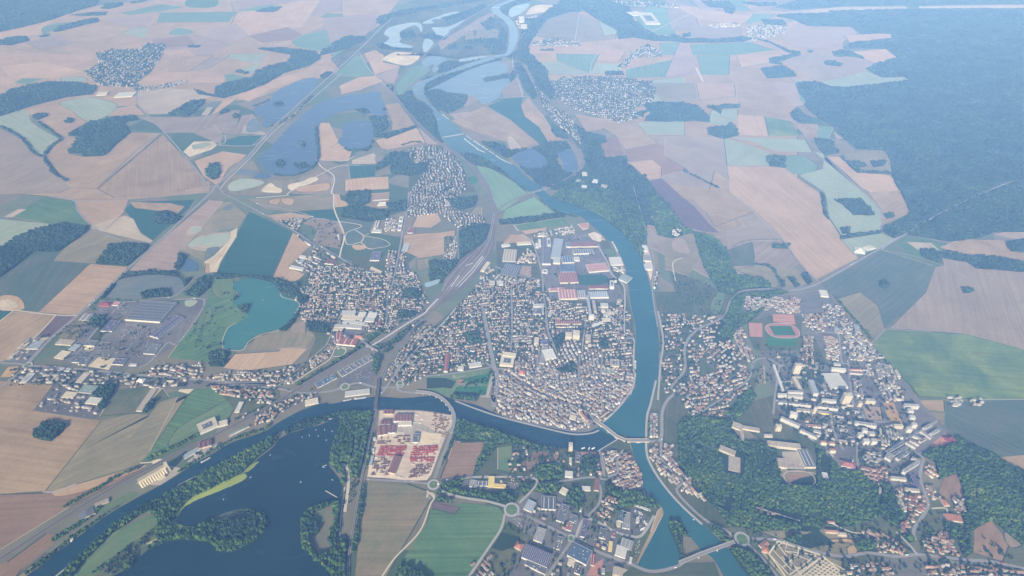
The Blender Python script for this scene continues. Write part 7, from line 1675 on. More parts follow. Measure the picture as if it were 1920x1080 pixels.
ch = thing('church', 'pale stone collegiate church with long nave and square tower by the old bridge', 'church', (*(A+B_)/2, GZ-.5), a)
sm_ = wallm('cream')
mesh('nave', *boxes([(-30,28,-7,7,0,17)]), sm_, ch); mesh('aisle', *boxes([(-26,24,-13,-7.02,0,9)]), sm_, ch); mesh('aisle', *boxes([(-26,24,7.02,13,0,9)]), sm_, ch)
mesh('roof', *gabled(-30,28,-7,7,17.02,7), roofm('tile'), ch); mesh('tower', *boxes([(-40,-30.05,-6,6,0,30)]), sm_, ch)
V, Fc = cyl(7.5, .3, 30.02, 38, 4); mesh('spire', [(x-35, y, z) for x, y, z in V], Fc, roofm('slate'), ch)
V, Fc = cyl(7, 7, 0, 14, 12); mesh('apse', [(x+28.5, y, z) for x, y, z in V], Fc, sm_, ch); maskW([tuple(A),tuple(A+3),tuple(B_),tuple(B_-3)], BLD)
x, y = px(*pts('b 935,535')[0]); wt = thing('water_tower', 'white water tower with a broad tank on a slim shaft', 'water tower', (x, y, GZ-.3))
mesh('shaft', *cyl(3.2, 2.8, 0, 26), wallm('white'), wt); mesh('tank', *cyl(5.5, 9, 26.02, 34), wallm('white'), wt); mesh('roof', *cyl(9, 1, 34.02, 36.5), roofm('white'), wt)
for s, r, lab in (('h 1025,88', 13, 'upper one of the two round cream storage tanks'), ('h 1055,140', 13, 'lower one of the two round cream storage tanks'), ('e 1165,775', 9, 'round white tank beside the tall concrete block')):
    x, y = px(*pts(s)[0]); tk = thing('storage_tank', lab, 'tank', (x, y, GZ-.3)); mesh('shell', *cyl(r, r, 0, 12, 32), wallm('cream'), tk); mesh('roof', *cyl(r+.4, 1, 12.02, 14.5, 32), roofm('white'), tk)
    maskW([(x+math.cos(t)*(r+3), y+math.sin(t)*(r+3)) for t in np.linspace(0, 6.28, 16)], BLD)
x, y = px(*pts('BR 950,446')[0]); sp_ = thing('white_mast', 'white pointed mast behind the bright red roofed hall', 'mast', (x, y, GZ)); mesh('shaft', *cyl(3, 1.2, 0, 22, 12), wallm('white'), sp_); mesh('tip', *cyl(1.2, .1, 22.02, 27, 12), wallm('white'), sp_)
for s, lab in (('b 1310,97 1492,85', 'longest white polytunnel in the market garden'), ('b 1385,122 1482,116', 'second white polytunnel in the market garden'), ('b 1375,138 1470,131', 'third white polytunnel in the market garden'), ('b 1362,155 1460,147', 'lowest white polytunnel in the market garden')):
    A, B_ = [np.array(px(*q)) for q in pts(s)]; e = B_-A; w = np.hypot(*e); t = thing('polytunnel', lab, 'polytunnel', (*(A+B_)/2, GZ), math.atan2(e[1], e[0]))
    V = [(sx*w/2, math.cos(k)*5, math.sin(k)*4) for sx in (-1, 1) for k in np.linspace(0, math.pi, 9)]; mesh('cover', V, [(i, i+1, 10+i, 9+i) for i in range(8)], roofm('white'), t); mesh('end_wall', V, [tuple(range(9)), tuple(range(17, 8, -1))], wallm('white'), t)
A, B_ = [np.array(px(*q)) for q in pts('BL 800,588 950,502')]; e = B_-A; w_ = np.hypot(*e); e /= w_; nn_ = np.array([-e[1], e[0]]); c_ = (A+B_)/2+nn_*14
si = thing('grain_silo', 'huge ribbed cream grain silo block on the lower left river bank', 'silo', (*c_, GZ-.5), math.atan2(e[1], e[0]))
CRM = plain('silo_concrete', (.76,.68,.52), var=.1, scale=.05); nc = 11; rr = w_/nc/2
for j in (-1, 0, 1):
    for i in range(nc):
        V, Fc = cyl(rr*.985, rr*.985, 0, 34, 16); mesh('silo_cell', [(x-w_/2+rr*(2*i+1), y+j*rr*2, z) for x, y, z in V], Fc, CRM, si)
mesh('gallery', *boxes([(-w_/2, w_/2, -rr*1.2, rr*1.2, 34.03, 40)]), wallm('tan'), si); mesh('roof', *boxes([(-w_/2-.5, w_/2+.5, -rr*1.5, rr*1.5, 40.02, 40.6)]), roofm('tan'), si); mesh('head_tower', *boxes([(w_/2+.05, w_/2+12, -9, 9, 0, 48)]), wallm('cream'), si); mesh('loading_shed', *boxes([(w_*.1, w_*.35, -rr*3-12, -rr*3-.1, 0, 9)]), wallm('cream'), si)
# lorry park canopies: seven dark roofs edged in white
cano = ['c 972,1003 1028,972 992,905','c 1034,968 1092,936 1052,868','c 1098,932 1142,906 1104,842','c 1148,902 1186,882 1150,818','c 1192,878 1232,855 1194,795','c 1238,852 1282,828 1240,770','c 1288,824 1332,800 1290,745']
ords = ['first from the left', 'second from the left', 'third from the left', 'middle one', 'third from the right', 'second from the right', 'rightmost one']
for s, o_ in zip(cano, ords): building('vehicle_shelter', o_+' in the row of seven dark white edged shelters by the railway', 'shelter', s, 5, 'slate', 'white', 'flat')
for i, (s, o_) in enumerate(zip(['c 780,1090 850,1050 800,1000','c 858,1045 915,1020 862,985','c 690,1130 770,1095 715,1055'], ['middle', 'right', 'left'])): building('vehicle_shelter', o_+' one of three navy blue shelters beside the railway', 'shelter', s, 5, 'blue', 'white', 'flat')
# ------------------------------------------------------------------ steelyard: painted steel in stacks
def stack_mesh(red):
    L_ = [(-5.6+i*.02, 5.6-i*.4, -2.2+j*1.12, -1.35+j*1.12, k*.55, k*.55+.5) for i, j, k in [(a_, b_, c_) for a_ in (0,) for b_ in range(4) for c_ in range(3 if b_ % 2 else 4)]]+[(-3.6,-3.2,-2.4,2.4,-.3,-.02),(3.2,3.6,-2.4,2.4,-.3,-.02)]
    m = [plain('red_lead_steel', (.44,.085,.07), rough=.7), plain('rusty_steel', (.22,.13,.10), rough=.8), plain('cast_concrete', (.66,.63,.58), rough=.8)][red]
    return boxes(L_), m
protos = {}
def stacks(s, nx, ny, red, lab, grp, prob=.85):
    A, B_, C_ = [np.array(px(*q)) for q in pts(s)]
    for i in range(nx):
        for j in range(ny):
            if rng.random() > prob: continue
            q = A+(B_-A)*(i+.5)/nx+(C_-B_)*(j+.5)/ny
            x, y = q+np.array([rng.uniform(-1.2,1.2), rng.uniform(-.6,.6)])
            if mk(x, y) & (BLD|ROAD): continue
            if red not in protos: (V, Fc), m = stack_mesh(red); o = mesh('steel_stack', V, Fc, m); protos[red] = o
            else: o = protos[red].copy(); COL.objects.link(o)
            o.location = (x, y, GZ-.2); o.rotation_euler = (0,0,math.pi/2*(rng.random() < .25)+rng.uniform(-.03,.03)); s_ = rng.uniform(.85, 1.3); o.scale = (s_, s_, s_*rng.uniform(.7,1.5)); tag(o, lab, 'steel stack', grp)
stacks('i 395,690 690,690 740,572', 15, 6, 0, 'stack of brick red painted steel left of the yard road', 'red stacks left of the yard road', .8)
stacks('i 770,690 1050,680 1095,565', 14, 5, 0, 'stack of brick red painted steel right of the yard road', 'red stacks right of the yard road', .8)
stacks('i 770,755 1035,755 1045,700', 13, 3, 0, 'stack of brick red steel in the second bay right of the yard road', 'red stacks of the second bay', .8)
stacks('i 340,910 520,910 560,700', 10, 9, 1, 'rusty brown steel stack in the pale yard beside the lone shed', 'rusty stacks beside the lone shed', .45)
stacks('i 750,940 970,910 1030,765', 13, 8, 1, 'rusty brown steel stack at the yard corner near the roundabout', 'rusty stacks near the roundabout', .5)
stacks('i 400,560 760,560 770,455', 14, 5, 1, 'rusty steel stack in the middle of the yard', 'rusty stacks in mid yard', .4)
stacks('i 1000,400 1180,470 1230,240', 8, 9, 1, 'rusty steel stack at the river side of the yard', 'rusty stacks at the river side', .45)
stacks('i 730,320 920,330 910,200', 8, 6, 2, 'pale concrete pile in the upper part of the yard', 'pale piles in the upper yard', .35)
stacks('i 700,940 1000,900 1060,700', 12, 9, 2, 'pale concrete pile among the rusty stacks near the roundabout', 'pale piles near the roundabout', .18)
stacks('i 360,910 540,910 560,690', 9, 8, 2, 'pale concrete pile left of the lone brown shed', 'pale piles left of the lone shed', .18)
# ------------------------------------------------------------------ boats
HUL = plain('barge_hull', (.62,.60,.56), rough=.5, spec=.4); HUL2 = plain('barge_dark', (.10,.11,.13), rough=.5); CAB = plain('white_paint', (.80,.80,.78), rough=.4, spec=.4)
def hull(l, w, h):
    o_ = [(-l/2,-w*.35),(-l*.46,-w/2),(l*.36,-w/2),(l*.46,-w*.3),(l/2,0),(l*.46,w*.3),(l*.36,w/2),(-l*.46,w/2),(-l/2,w*.35)]; n = len(o_)
    V = [(x*.97, y*.85, 0) for x, y in o_]+[(x, y, h) for x, y in o_]
    return V, [(i,(i+1)%n,n+(i+1)%n,n+i) for i in range(n)]+[tuple(range(n, 2*n))]
def barge(s, lab, grp=None, dark=False, l=None):
    p = pts(s); A, B_ = [np.array(px(*q)) for q in p]; e = B_-A; l = l or np.hypot(*e); w = min(9.5, l*.17)
    t = thing('barge', lab, 'barge', (*(A+B_)/2, GZ+.1), math.atan2(e[1], e[0]), grp)
    mesh('hull', *hull(l, w, 2.4), HUL2 if dark else HUL, t); mesh('hatch_cover', *boxes([(-l*.28, l*.36, -w*.36, w*.36, 2.42, 3.2)]), roofm('pale') if not dark else HUL, t)
    mesh('wheelhouse', *boxes([(-l*.44, -l*.34, -w*.3, w*.3, 2.42, 5.2)]), CAB, t)
barge('i 22,72 118,52', 'left one of two white barges moored below the pale quay shed'); barge('i 145,50 285,32', 'right one of two white barges moored below the pale quay shed')
barge('BL 1130,444 1185,414', 'white barge lying alone on the lower left river')
barge('h 1386,640 1386,735', 'long white barge at the old town quay on the wide river'); barge('h 1390,785 1388,822', 'short white barge below the long one at the old town quay')
barge('e 1125,320 1160,375', 'white barge at the factory quay, upper'); barge('e 1160,380 1190,435', 'white barge at the factory quay, lower')
for i, s in enumerate(['TC 570,645 605,672','TC 700,765 740,790','TC 745,793 785,820','TC 790,822 825,846','TC 830,850 865,873','TC 868,876 900,897','TC 902,898 935,914','TC 935,914 965,926']):
    barge(s, 'pale barge moored along the upper right bank' if i else 'pale barge moored alone above the weir', 'barges moored along the upper right bank' if i else None, i % 3 == 1)
for i, s in enumerate(['TC 690,780 735,815','TC 735,815 765,835','TC 760,838 808,858']): barge(s, ['white river boat in the lock cut below the weir', 'second white river boat in the lock cut', 'third white river boat leaving the lock cut'][i])
bp = None
def boat(u, v, lab, grp=None, sc=1.0):
    global bp
    x, y = px(u, v)
    if bp is None:
        bp = thing('motor_boat', lab, 'boat', (x, y, GZ+.1), rng.uniform(0, 6), grp); mesh('hull', *hull(9, 3, 1.1), CAB, bp); mesh('cabin', *boxes([(-2.6, 1.0, -1, 1, 1.12, 2.3)]), GLASS, bp); o = bp
    else:
        o = bp.copy(); COL.objects.link(o); o.location = (x, y, GZ+.1); o.rotation_euler = (0,0,rng.uniform(0,6)); tag(o, lab, 'boat', grp)
        if 'group' in o and not grp: del o['group']
        for c_ in bp.children: d = c_.copy(); COL.objects.link(d); d.parent = o
    o.scale = (sc,)*3
for s in ['BL 1700,300','BL 1740,290','BL 1778,258','BL 1826,258','BL 1790,293','BL 1836,316','BL 1868,266']: boat(*pts(s)[0], 'small white boat among several near the lake top', 'small boats near the lake top', .8)
for s in ['BL 1815,465','BL 1824,462','BL 1832,458','BL 1822,470']: boat(*pts(s)[0], 'small white boat tied up in a cluster at the lake shore', 'boats tied up at the lake shore', .75)
for s, lab in (('BL 1520,400', 'small white boat near the wooded lake shore'), ('BL 1692,552', 'lone small white boat in mid lake'), ('BL 1410,525', 'small white boat beside the algae band'), ('BL 1258,650', 'small white boat in the cove between algae and peninsula'), ('BL 1870,540', 'small white boat close to the right lake shore'), ('c 80,132', 'single white boat on the turquoise lake'), ('BR 62,764', 'tiny white boat on the green river by the right bank')): boat(*pts(s)[0], lab, None, .85)
for s in ['BL 1805,216 1825,212','BL 1850,200 1870,195']:
    barge(s, 'white pontoon at the left end of the lake edge' if '1805' in s else 'white pontoon at the right end of the lake edge')
for s, lab in (('j 800,605','left'), ('j 865,610','middle'), ('j 915,605','right')): boat(*pts(s)[0], 'white cruiser at the small moorings opposite the old town, '+lab, None, 2.0)
for s in ['TC 800,515','TC 812,530','TC 850,520','TC 868,530','TC 845,540']: boat(*pts(s)[0], 'tiny white sailing craft on the upper right lake', 'sailing craft on the upper lake', 1.3)
# ------------------------------------------------------------------ houses: streets of them, laid out quarter by quarter
RT = {'orange':(.34,.20,.145), 'brown':(.25,.165,.125), 'grey':(.24,.235,.24), 'pale':(.40,.37,.33), 'slate':(.13,.14,.165), 'red':(.28,.115,.095)}
houses = []; trees = []; SEGS = []
for ln in ZON.strip().splitlines():
    zn, poly, dr, rs, as_, pr, sz, rf, td, ph = ln.split('|')
    rs, as_, pr, td = map(float, (rs, as_, pr, td)); bw, bd, bh = map(float, sz.split(','))
    q = rf.split(); pal = [k for k, n in zip(q[::2], q[1::2]) for _ in range(int(n))]
    wp = W(pts(poly)); A, B_ = [np.array(px(*c_)) for c_ in pts(dr)]; a = math.atan2(*(B_-A)[::-1]); ca, sa = math.cos(a), math.sin(a)
    Q = np.array(wp); c0 = Q.mean(0); D = Q-c0; u = D[:,0]*ca+D[:,1]*sa; v = -D[:,0]*sa+D[:,1]*ca
    wa = 13 if rs > 30 else 5; f1, f2, f3, f4 = [rng.uniform(0, 6) for _ in range(4)]; l1, l2 = rng.uniform(70, 120), rng.uniform(90, 160)
    def w2(U, V_):
        V_ += wa*(math.sin(U/l1+f1)+.6*math.sin(U/38+V_/60+f2)); U += wa*(math.sin(V_/l2+f3)+.5*math.sin(V_/45+f4))
        return (c0[0]+U*ca-V_*sa, c0[1]+U*sa+V_*ca)
    k0 = int(math.floor(v.min()/rs)); k1 = int(math.ceil(v.max()/rs))
    for k in range(k0, k1+1):
        V0 = (k+.5)*rs; bend = rng.uniform(-.06, .06) if rs > 30 else 0
        us = np.arange(u.min(), u.max(), 8.0); C_ = np.array([w2(U, V0+bend*U*.3) for U in us])
        ins = inpoly(C_, wp) if len(C_) else []
        run = []
        for ok, cxy in zip(list(ins)+[False], list(C_)+[None]):
            if ok and not (mk(*cxy) & (WATER|NOB|BLD)): run.append(tuple(cxy)); continue
            if len(run) > 4 and rs > 21: SEGS.append((run, 5.5 if rs > 30 else 4.5))
            run = []
        for sd in (-1, 1):
            U = u.min()+rng.uniform(0, as_)
            while U < u.max():
                U += as_*rng.uniform(.82, 1.25)
                if rng.random() > pr: continue
                w = bw*rng.choice([.65,.8,.9,1,1,1.1,1.25,1.5,2.0])*rng.uniform(.92, 1.08); d = bd*rng.uniform(.75, 1.3); h = bh*rng.uniform(.7, 1.35)
                V1 = V0+bend*U*.3+sd*(d/2+(4.2 if rs > 30 else 2.6)+(rng.uniform(0, max(.5, rs*.5-d-8)) if rs > 26 else 0))
                x, y = w2(U, V1)
                if not inpoly(np.array([[x, y]]), wp)[0]: continue
                uu, vv = unpx(x, y)
                if not (-60 < uu < 1980 and -60 < vv < 1150): continue
                if any(mk(x+dx, y+dy) & (WATER|ROAD|BLD|NOB) or (mk(x+dx, y+dy) & (WOOD|ZONE)) == WOOD for dx, dy in ((0,0),(w*.4,d*.3),(-w*.4,d*.3),(w*.4,-d*.3),(-w*.4,-d*.3))): continue
                ang = a+rng.uniform(-.06, .06)+(math.pi/2 if rng.random() < .22 else 0)
                houses.append((x, y, ang, w, d, h, rng.choice(pal), zn, ph))
                e = 1.0 if rs < 30 else 2.5
                cb, sb = math.cos(ang), math.sin(ang); hw, hd_ = w/2*.8, d/2*.8
                maskW([(x+X*cb-Y*sb, y+X*sb+Y*cb) for X, Y in ((-hw,-hd_),(hw,-hd_),(hw,hd_),(-hw,hd_))], BLD)
        n = int((u.max()-u.min())/8*td)
        for _ in range(n):
            x, y = w2(rng.uniform(u.min(), u.max()), (k+rng.uniform(-.32, .32))*rs)
            if inpoly(np.array([[x, y]]), wp)[0]: trees.append((x, y, ph))
for run, w in SEGS: pass
# all the estate streets of the quarters are one paved surface
V = []; Fc = []
for run, w in SEGS:
    a_, b_ = ribbon_poly(run, w); n0 = len(V); n = len(run); V += [(*q, 0) for q in a_]+[(*q, 0) for q in b_]; Fc += [(n0+i, n0+n+i, n0+n+i+1, n0+i+1) for i in range(n-1)]
z = nextz('lot'); o = mesh('street', V, Fc, STR, None, None, (0,0,z)); o['kind'] = 'structure'
houses = [h for h in houses]
houses.sort(key=lambda h: (h[0]**2+h[1]**2+H*H)/(h[3]*h[4])**.25)
near = []; far = []
for h in houses:
    uu, vv = unpx(h[0], h[1]); (near if len(near) < 290 and 0 < uu < 1920 and 0 < vv < 1078 else far).append(h)
def house_arr(w, d, h, ov=.45):
    x, y = w/2, d/2; r = d*.36; X, Y = x+ov, y+ov; zb = h-ov*.6
    V = np.array([(-x,-y,-1.5),(x,-y,-1.5),(x,y,-1.5),(-x,y,-1.5),(-x,-y,h),(x,-y,h),(x,y,h),(-x,y,h),(-x,0,h+r-.1),(x,0,h+r-.1),
                  (-X,-Y,zb),(X,-Y,zb),(X,0,h+r),(-X,0,h+r),(X,Y,zb),(-X,Y,zb)])
    return V
HQ = np.array([(0,1,5,4),(2,3,7,6),(1,2,6,5),(3,0,4,7),(10,11,12,13),(13,12,14,15)]); HT = np.array([(4,8,7),(5,6,9)])
WALLS = [(.64,.61,.55),(.58,.50,.40),(.46,.45,.44),(.78,.76,.72),(.40,.33,.27)]
def far_houses(hs):
    n = len(hs); VV = np.zeros((n,16,3)); CC = np.ones((n,16,4))
    for i, (x, y, ang, w, d, h, rc, zn, ph) in enumerate(hs):
        A = house_arr(w, d, h); ca, sa = math.cos(ang), math.sin(ang)
        VV[i,:,0] = A[:,0]*ca-A[:,1]*sa+x; VV[i,:,1] = A[:,0]*sa+A[:,1]*ca+y; VV[i,:,2] = A[:,2]+GZ
        j = rng.uniform(.75, 1.3); CC[i,:10,:3] = rng.choice(WALLS); CC[i,10:,:3] = np.minimum(np.array(RT.get(rc, RT['pale']))*j, .8)
    off = (np.arange(n)*16)[:,None,None]
    FQ = (HQ[None]+off).reshape(-1, 4); FT = (HT[None]+off).reshape(-1, 3)
    o = npmesh('house', VV.reshape(-1,3), [FQ, FT], [attr_mat('house')], col=CC.reshape(-1,4))
    tag(o, 'thousands of small pale walled houses spread over town, suburbs and villages', 'houses', 'houses of the town', 'stuff')
far_houses(far)
print('HOUSES', len(near), len(far), 'TREES', len(trees))
TILE = {k: plain('roof_tiles_'+k, c, rough=.85, var=.2, scale=.3) for k, c in RT.items()}
REND = [plain('render_%d' % i, c, var=.08) for i, c in enumerate(WALLS)]
HP = {}
RN = {'orange':'orange tiled', 'brown':'brown tiled', 'grey':'grey', 'pale':'pale', 'slate':'dark slate', 'red':'dark red tiled', 'tan':'pale'}
for x, y, ang, w, d, h, rc, zn, ph in near:
    rc = rc if rc in RT else 'pale'; key = (rc, rng.randrange(2))
    if key not in HP:
        w0, d0, h0 = 11.0, 9.5, 6.0; A = house_arr(w0, d0, h0); wm_ = REND[len(HP) % len(REND)]
        t = thing('house', '', 'house', (0,0,0)); mesh('wall', A[:10], [f for f in HQ.tolist()[:4]]+[f for f in HT.tolist()], wm_, t)
        rf = mesh('roof', A[10:], [(0,1,2,3),(3,2,4,5)], TILE[rc], t); mesh('chimney', *boxes([(1.6,2.5,-.45,.45,h0+2.2,h0+4.6)]), wm_, rf)
        mesh('door', *boxes([(-.6,.5,-d0/2-.05,-d0/2+.03,0,2.1)]), SHADE, t)
        HP[key] = t; o = t
    else:
        t = HP[key]; o = t.copy(); COL.objects.link(o)
        for c_ in t.children:
            dch = c_.copy(); COL.objects.link(dch); dch.parent = o
            for g in c_.children: gg = g.copy(); COL.objects.link(gg); gg.parent = dch
    o.location = (x, y, GZ-.2); o.rotation_euler = (0,0,ang); o.scale = (w/11, d/9.5, h/6)
    lab = 'house with %s roof %s' % (RN[rc], ph); lab = lab if len(lab.split()) <= 16 else 'house, %s roof, %s' % (RN[rc], ph); tag(o, lab, 'house', '%s roofed houses %s' % (RN[rc], ph))
# ------------------------------------------------------------------ trees of gardens, streets and parks
for poly, n, ph in (('m 60,0 1250,0 1700,640 1400,860 900,1080 300,1000 80,560', 420, 'among the plateau flats'), ('o 0,100 560,150 760,480 740,880 560,900 380,600 40,560', 170, 'at the lower end of the plateau estate'), ('l 330,640 860,690 1000,860 1200,860 1200,1080 300,1080', 160, 'around the plateau school grounds'),
        ('k 0,560 330,100 700,200 1000,60 1560,280 1520,560 1250,1080 0,1080', 260, 'along the trading estate roads'), ('a 600,560 1150,100 1900,200 1900,560 1600,900 700,900', 110, 'in the shopping park'), ('a 350,600 1000,560 1200,300 900,360', 60, 'beside the shopping park'), ('e 80,280 1060,260 1200,600 1200,880 380,980', 120, 'among the factories'),
        ('BL 1190,0 1560,20 1530,140 1240,60', 60, 'along the main road above the green field'), ('ML 60,1000 1300,1075 1250,1100 60,1090', 120, 'along the western main road'), ('j 0,520 960,640 1000,900 600,980 0,980', 260, 'in the gardens below the dark river'), ('BR 230,780 560,800 1500,720 1900,1000 1900,1080 240,1080', 420, 'on the scrubby slope at the lower right'),
        ('MR -80,430 180,540 240,690 0,700', 160, 'in the meadows right of the river'), ('BC 0,420 130,560 100,700 0,700', 60, 'beside the left railway'), ('BC 1860,800 1930,880 1930,980 1890,960', 24, 'on the river island'), ('g 400,840 720,770 660,1020 300,990', 30, 'on the park lawns'), ('BL 500,1080 830,830 870,850 680,1060', 60, 'in the riverside meadow'), ('ML 950,920 1110,700 1320,480 1400,700 1240,880', 70, 'in the lakeside meadow'), ('TC 690,180 900,150 890,230 560,290', 60, 'in the far marsh'), ('b 530,330 930,330 960,640 640,560', 60, 'beside the water tower')):
    q = np.array(W(pts(poly)))
    for _ in range(n*3):
        x, y = rng.uniform(q[:,0].min(), q[:,0].max()), rng.uniform(q[:,1].min(), q[:,1].max())
        if n and inpoly(np.array([[x, y]]), q)[0]: trees.append((x, y, ph)); n -= 1
trees = [t for t in trees if not (mk(t[0], t[1]) & (WATER|ROAD|BLD|WOOD)) and -40 < unpx(t[0], t[1])[0] < 1960]
for s, n in (('BL 300,1000 780,660',40),('c 1000,150 1400,260',8),('g 0,810 730,720',20),('l 300,400 800,700',0)):
    pass
trees.sort(key=lambda t: t[0]**2+t[1]**2)
vis = [t for t in trees if 0 < unpx(t[0], t[1])[0] < 1920 and unpx(t[0], t[1])[1] < 1075]
nearT = vis[:250]; ns = set(id(t) for t in nearT); farT = [t for t in trees if id(t) not in ns]
if farT:
    P = np.array([t[:2] for t in farT]); r = nr.uniform(2.8, 6.2, len(P))*np.maximum(1, np.hypot(P[:,1], H)/5200); o = crowns('garden_tree', P, r, r*nr.uniform(1.8, 2.6, len(P)), FOLF, 1)
    tag(o, 'countless small dark garden trees between the houses', 'trees', None, 'stuff')
BARK = plain('bark', (.09,.07,.05))
def leafy(seed):
    g = np.random.default_rng(seed); V, Fc = ICO[1]; VV = []; FF = []; T_ = []
    for i in range(16):
        th = g.uniform(0, 6.28); rr = g.uniform(0, 2.3)*(1 if i else 0); zz = g.uniform(3.2, 8.2); rr *= 1-(abs(zz-5.2)/6)**2
        s = g.uniform(1.0, 1.8); n0 = sum(len(q) for q in VV); VV.append(V*g.normal(1, .2, (len(V), 1))*s*np.array([1,1,.8])+np.array([rr*math.cos(th), rr*math.sin(th), zz])); FF.append(Fc+n0); T_ += [g.uniform(.1, .75)]*len(V)
    return np.concatenate(VV), np.concatenate(FF), T_
TP = []
for k in range(3):
    t = thing('tree', '', 'tree', (0,0,0)); V, Fc = cyl(.38, .22, -1, 4.5, 8)
    for i in range(4):
        th = i*1.57+k; b0 = np.array([0,0,2.6+.3*i]); b1 = b0+np.array([1.5*math.cos(th), 1.5*math.sin(th), 1.6]); n0 = len(V)
        V = V+[tuple(b0+np.array(q)) for q in ((.13,0,0),(-.13,.1,0),(-.1,-.13,0))]+[tuple(b1+np.array(q)*.5) for q in ((.13,0,0),(-.13,.1,0),(-.1,-.13,0))]
        Fc = Fc+[(n0,n0+1,n0+4,n0+3),(n0+1,n0+2,n0+5,n0+4),(n0+2,n0,n0+3,n0+5)]
    mesh('trunk', V, Fc, BARK, t); A, Fa, ti = leafy(k+3); cr = npmesh('crown', A, [Fa], [FOLB], tint=ti); cr.parent = t; TP.append([t, False])
for i, (x, y, ph) in enumerate(nearT):
    P = TP[i % 3]
    if not P[1]: o = P[0]; P[1] = True
    else:
        o = P[0].copy(); COL.objects.link(o)
        for c_ in P[0].children: dch = c_.copy(); COL.objects.link(dch); dch.parent = o
    s = rng.uniform(.8, 1.5); o.location = (x, y, GZ-.2); o.scale = (s, s, s*rng.uniform(.85, 1.2)); o.rotation_euler = (0,0,rng.uniform(0,6))
    tag(o, 'small round tree '+ph, 'tree', 'trees '+ph)
for s, lab in (('MC 0,1',''),): pass
# ------------------------------------------------------------------ parked cars
CARP = []
def car_proto(c):
    t = thing('parked_car', '', 'car', (0,0,0))
    prof = [(-2.1,.35),(-2.15,.8),(-1.9,.95),(-1.3,1.0),(-.8,1.45),(.6,1.45),(1.15,1.0),(1.95,.9),(2.15,.7),(2.1,.35)]; n = len(prof)
    V = [(x, sy*(.9 if z < 1.1 else .72), z) for sy in (-1, 1) for x, z in prof]; Fc = [tuple(range(n)), tuple(range(2*n-1, n-1, -1))]+[(i, n+i, n+(i+1)%n, (i+1)%n) for i in range(n)]
    mesh('body', V, Fc, plain('car_paint_%d' % len(CARP), c, rough=.3, spec=.6), t)
    mesh('windscreen', [(1.12,-.72,1.05),(1.12,.72,1.05),(.66,.62,1.44),(.66,-.62,1.44),(1.16,-.72,1.03),(1.16,.72,1.03)], [(4,5,2,3)], SHADE, t)
    for sx in (-1.35, 1.35):
        for sy in (-.86, .86):
            V = [(sx+.33*math.cos(k*.7854), sy+q, .33+.33*math.sin(k*.7854)) for q in (-.1,.1) for k in range(8)]; mesh('wheel', V, [tuple(range(8))[::-1], tuple(range(8,16))]+[(k,(k+1)%8,8+(k+1)%8,8+k) for k in range(8)], SHADE, t)
    CARP.append(t); return t
for c in ((.78,.78,.78),(.45,.46,.48),(.05,.05,.06),(.35,.05,.05)): car_proto(c)
used = set()
CN = ['white', 'silver', 'black', 'red']
def cars(s, nx, ny, ph, prob):
    A, B_, C_ = [np.array(px(*q)) for q in pts(s)]
    for j in range(ny):
        for i in range(nx):
            if rng.random() > prob: continue
            q = A+(B_-A)*(i+.5)/nx+(C_-B_)*(j+.5)/ny; e = C_-B_; k = rng.choice([0,0,0,1,1,2,3]); P = CARP[k]
            if mk(*q) & (BLD|WATER): continue
            if k not in used: o = P; used.add(k)
            else:
                o = P.copy(); COL.objects.link(o)
                for c_ in P.children: dch = c_.copy(); COL.objects.link(dch); dch.parent = o
            o.location = (q[0], q[1], GZ-.35+.0); o.rotation_euler = (0,0,math.atan2(e[1], e[0])); tag(o, '%s car parked %s' % (CN[k], ph), 'car', '%s cars parked %s' % (CN[k], ph))
cars('k 1000,720 1060,760 1100,700', 8, 3, 'beside the dark roofed store of the trading estate', .5)
cars('k 0,480 130,600 200,480', 12, 4, 'by the bottom roundabout', .45)
cars('k 1390,880 1440,820 1440,660', 6, 4, 'beside the dock basin', .5)
cars('k 430,850 480,900 560,780', 5, 4, 'on the road side of the giant ribbed warehouse', .5)
cars('c 1100,1060 1290,1000 1310,890', 10, 5, 'in the lorry park by the railway', .5)
cars('BC 935,580 1040,585 1045,555', 10, 3, 'beside the yellow store', .5)
cars('o 590,800 640,800 690,640', 6, 5, 'in the blue car park', .5)
cars('m 560,440 680,440 690,300', 13, 6, 'in front of the plateau shopping centre', .5)
cars('m 560,540 800,560 790,470', 12, 3, 'behind the plateau slab with white front', .5)
V = []; Fc = []; CC = []
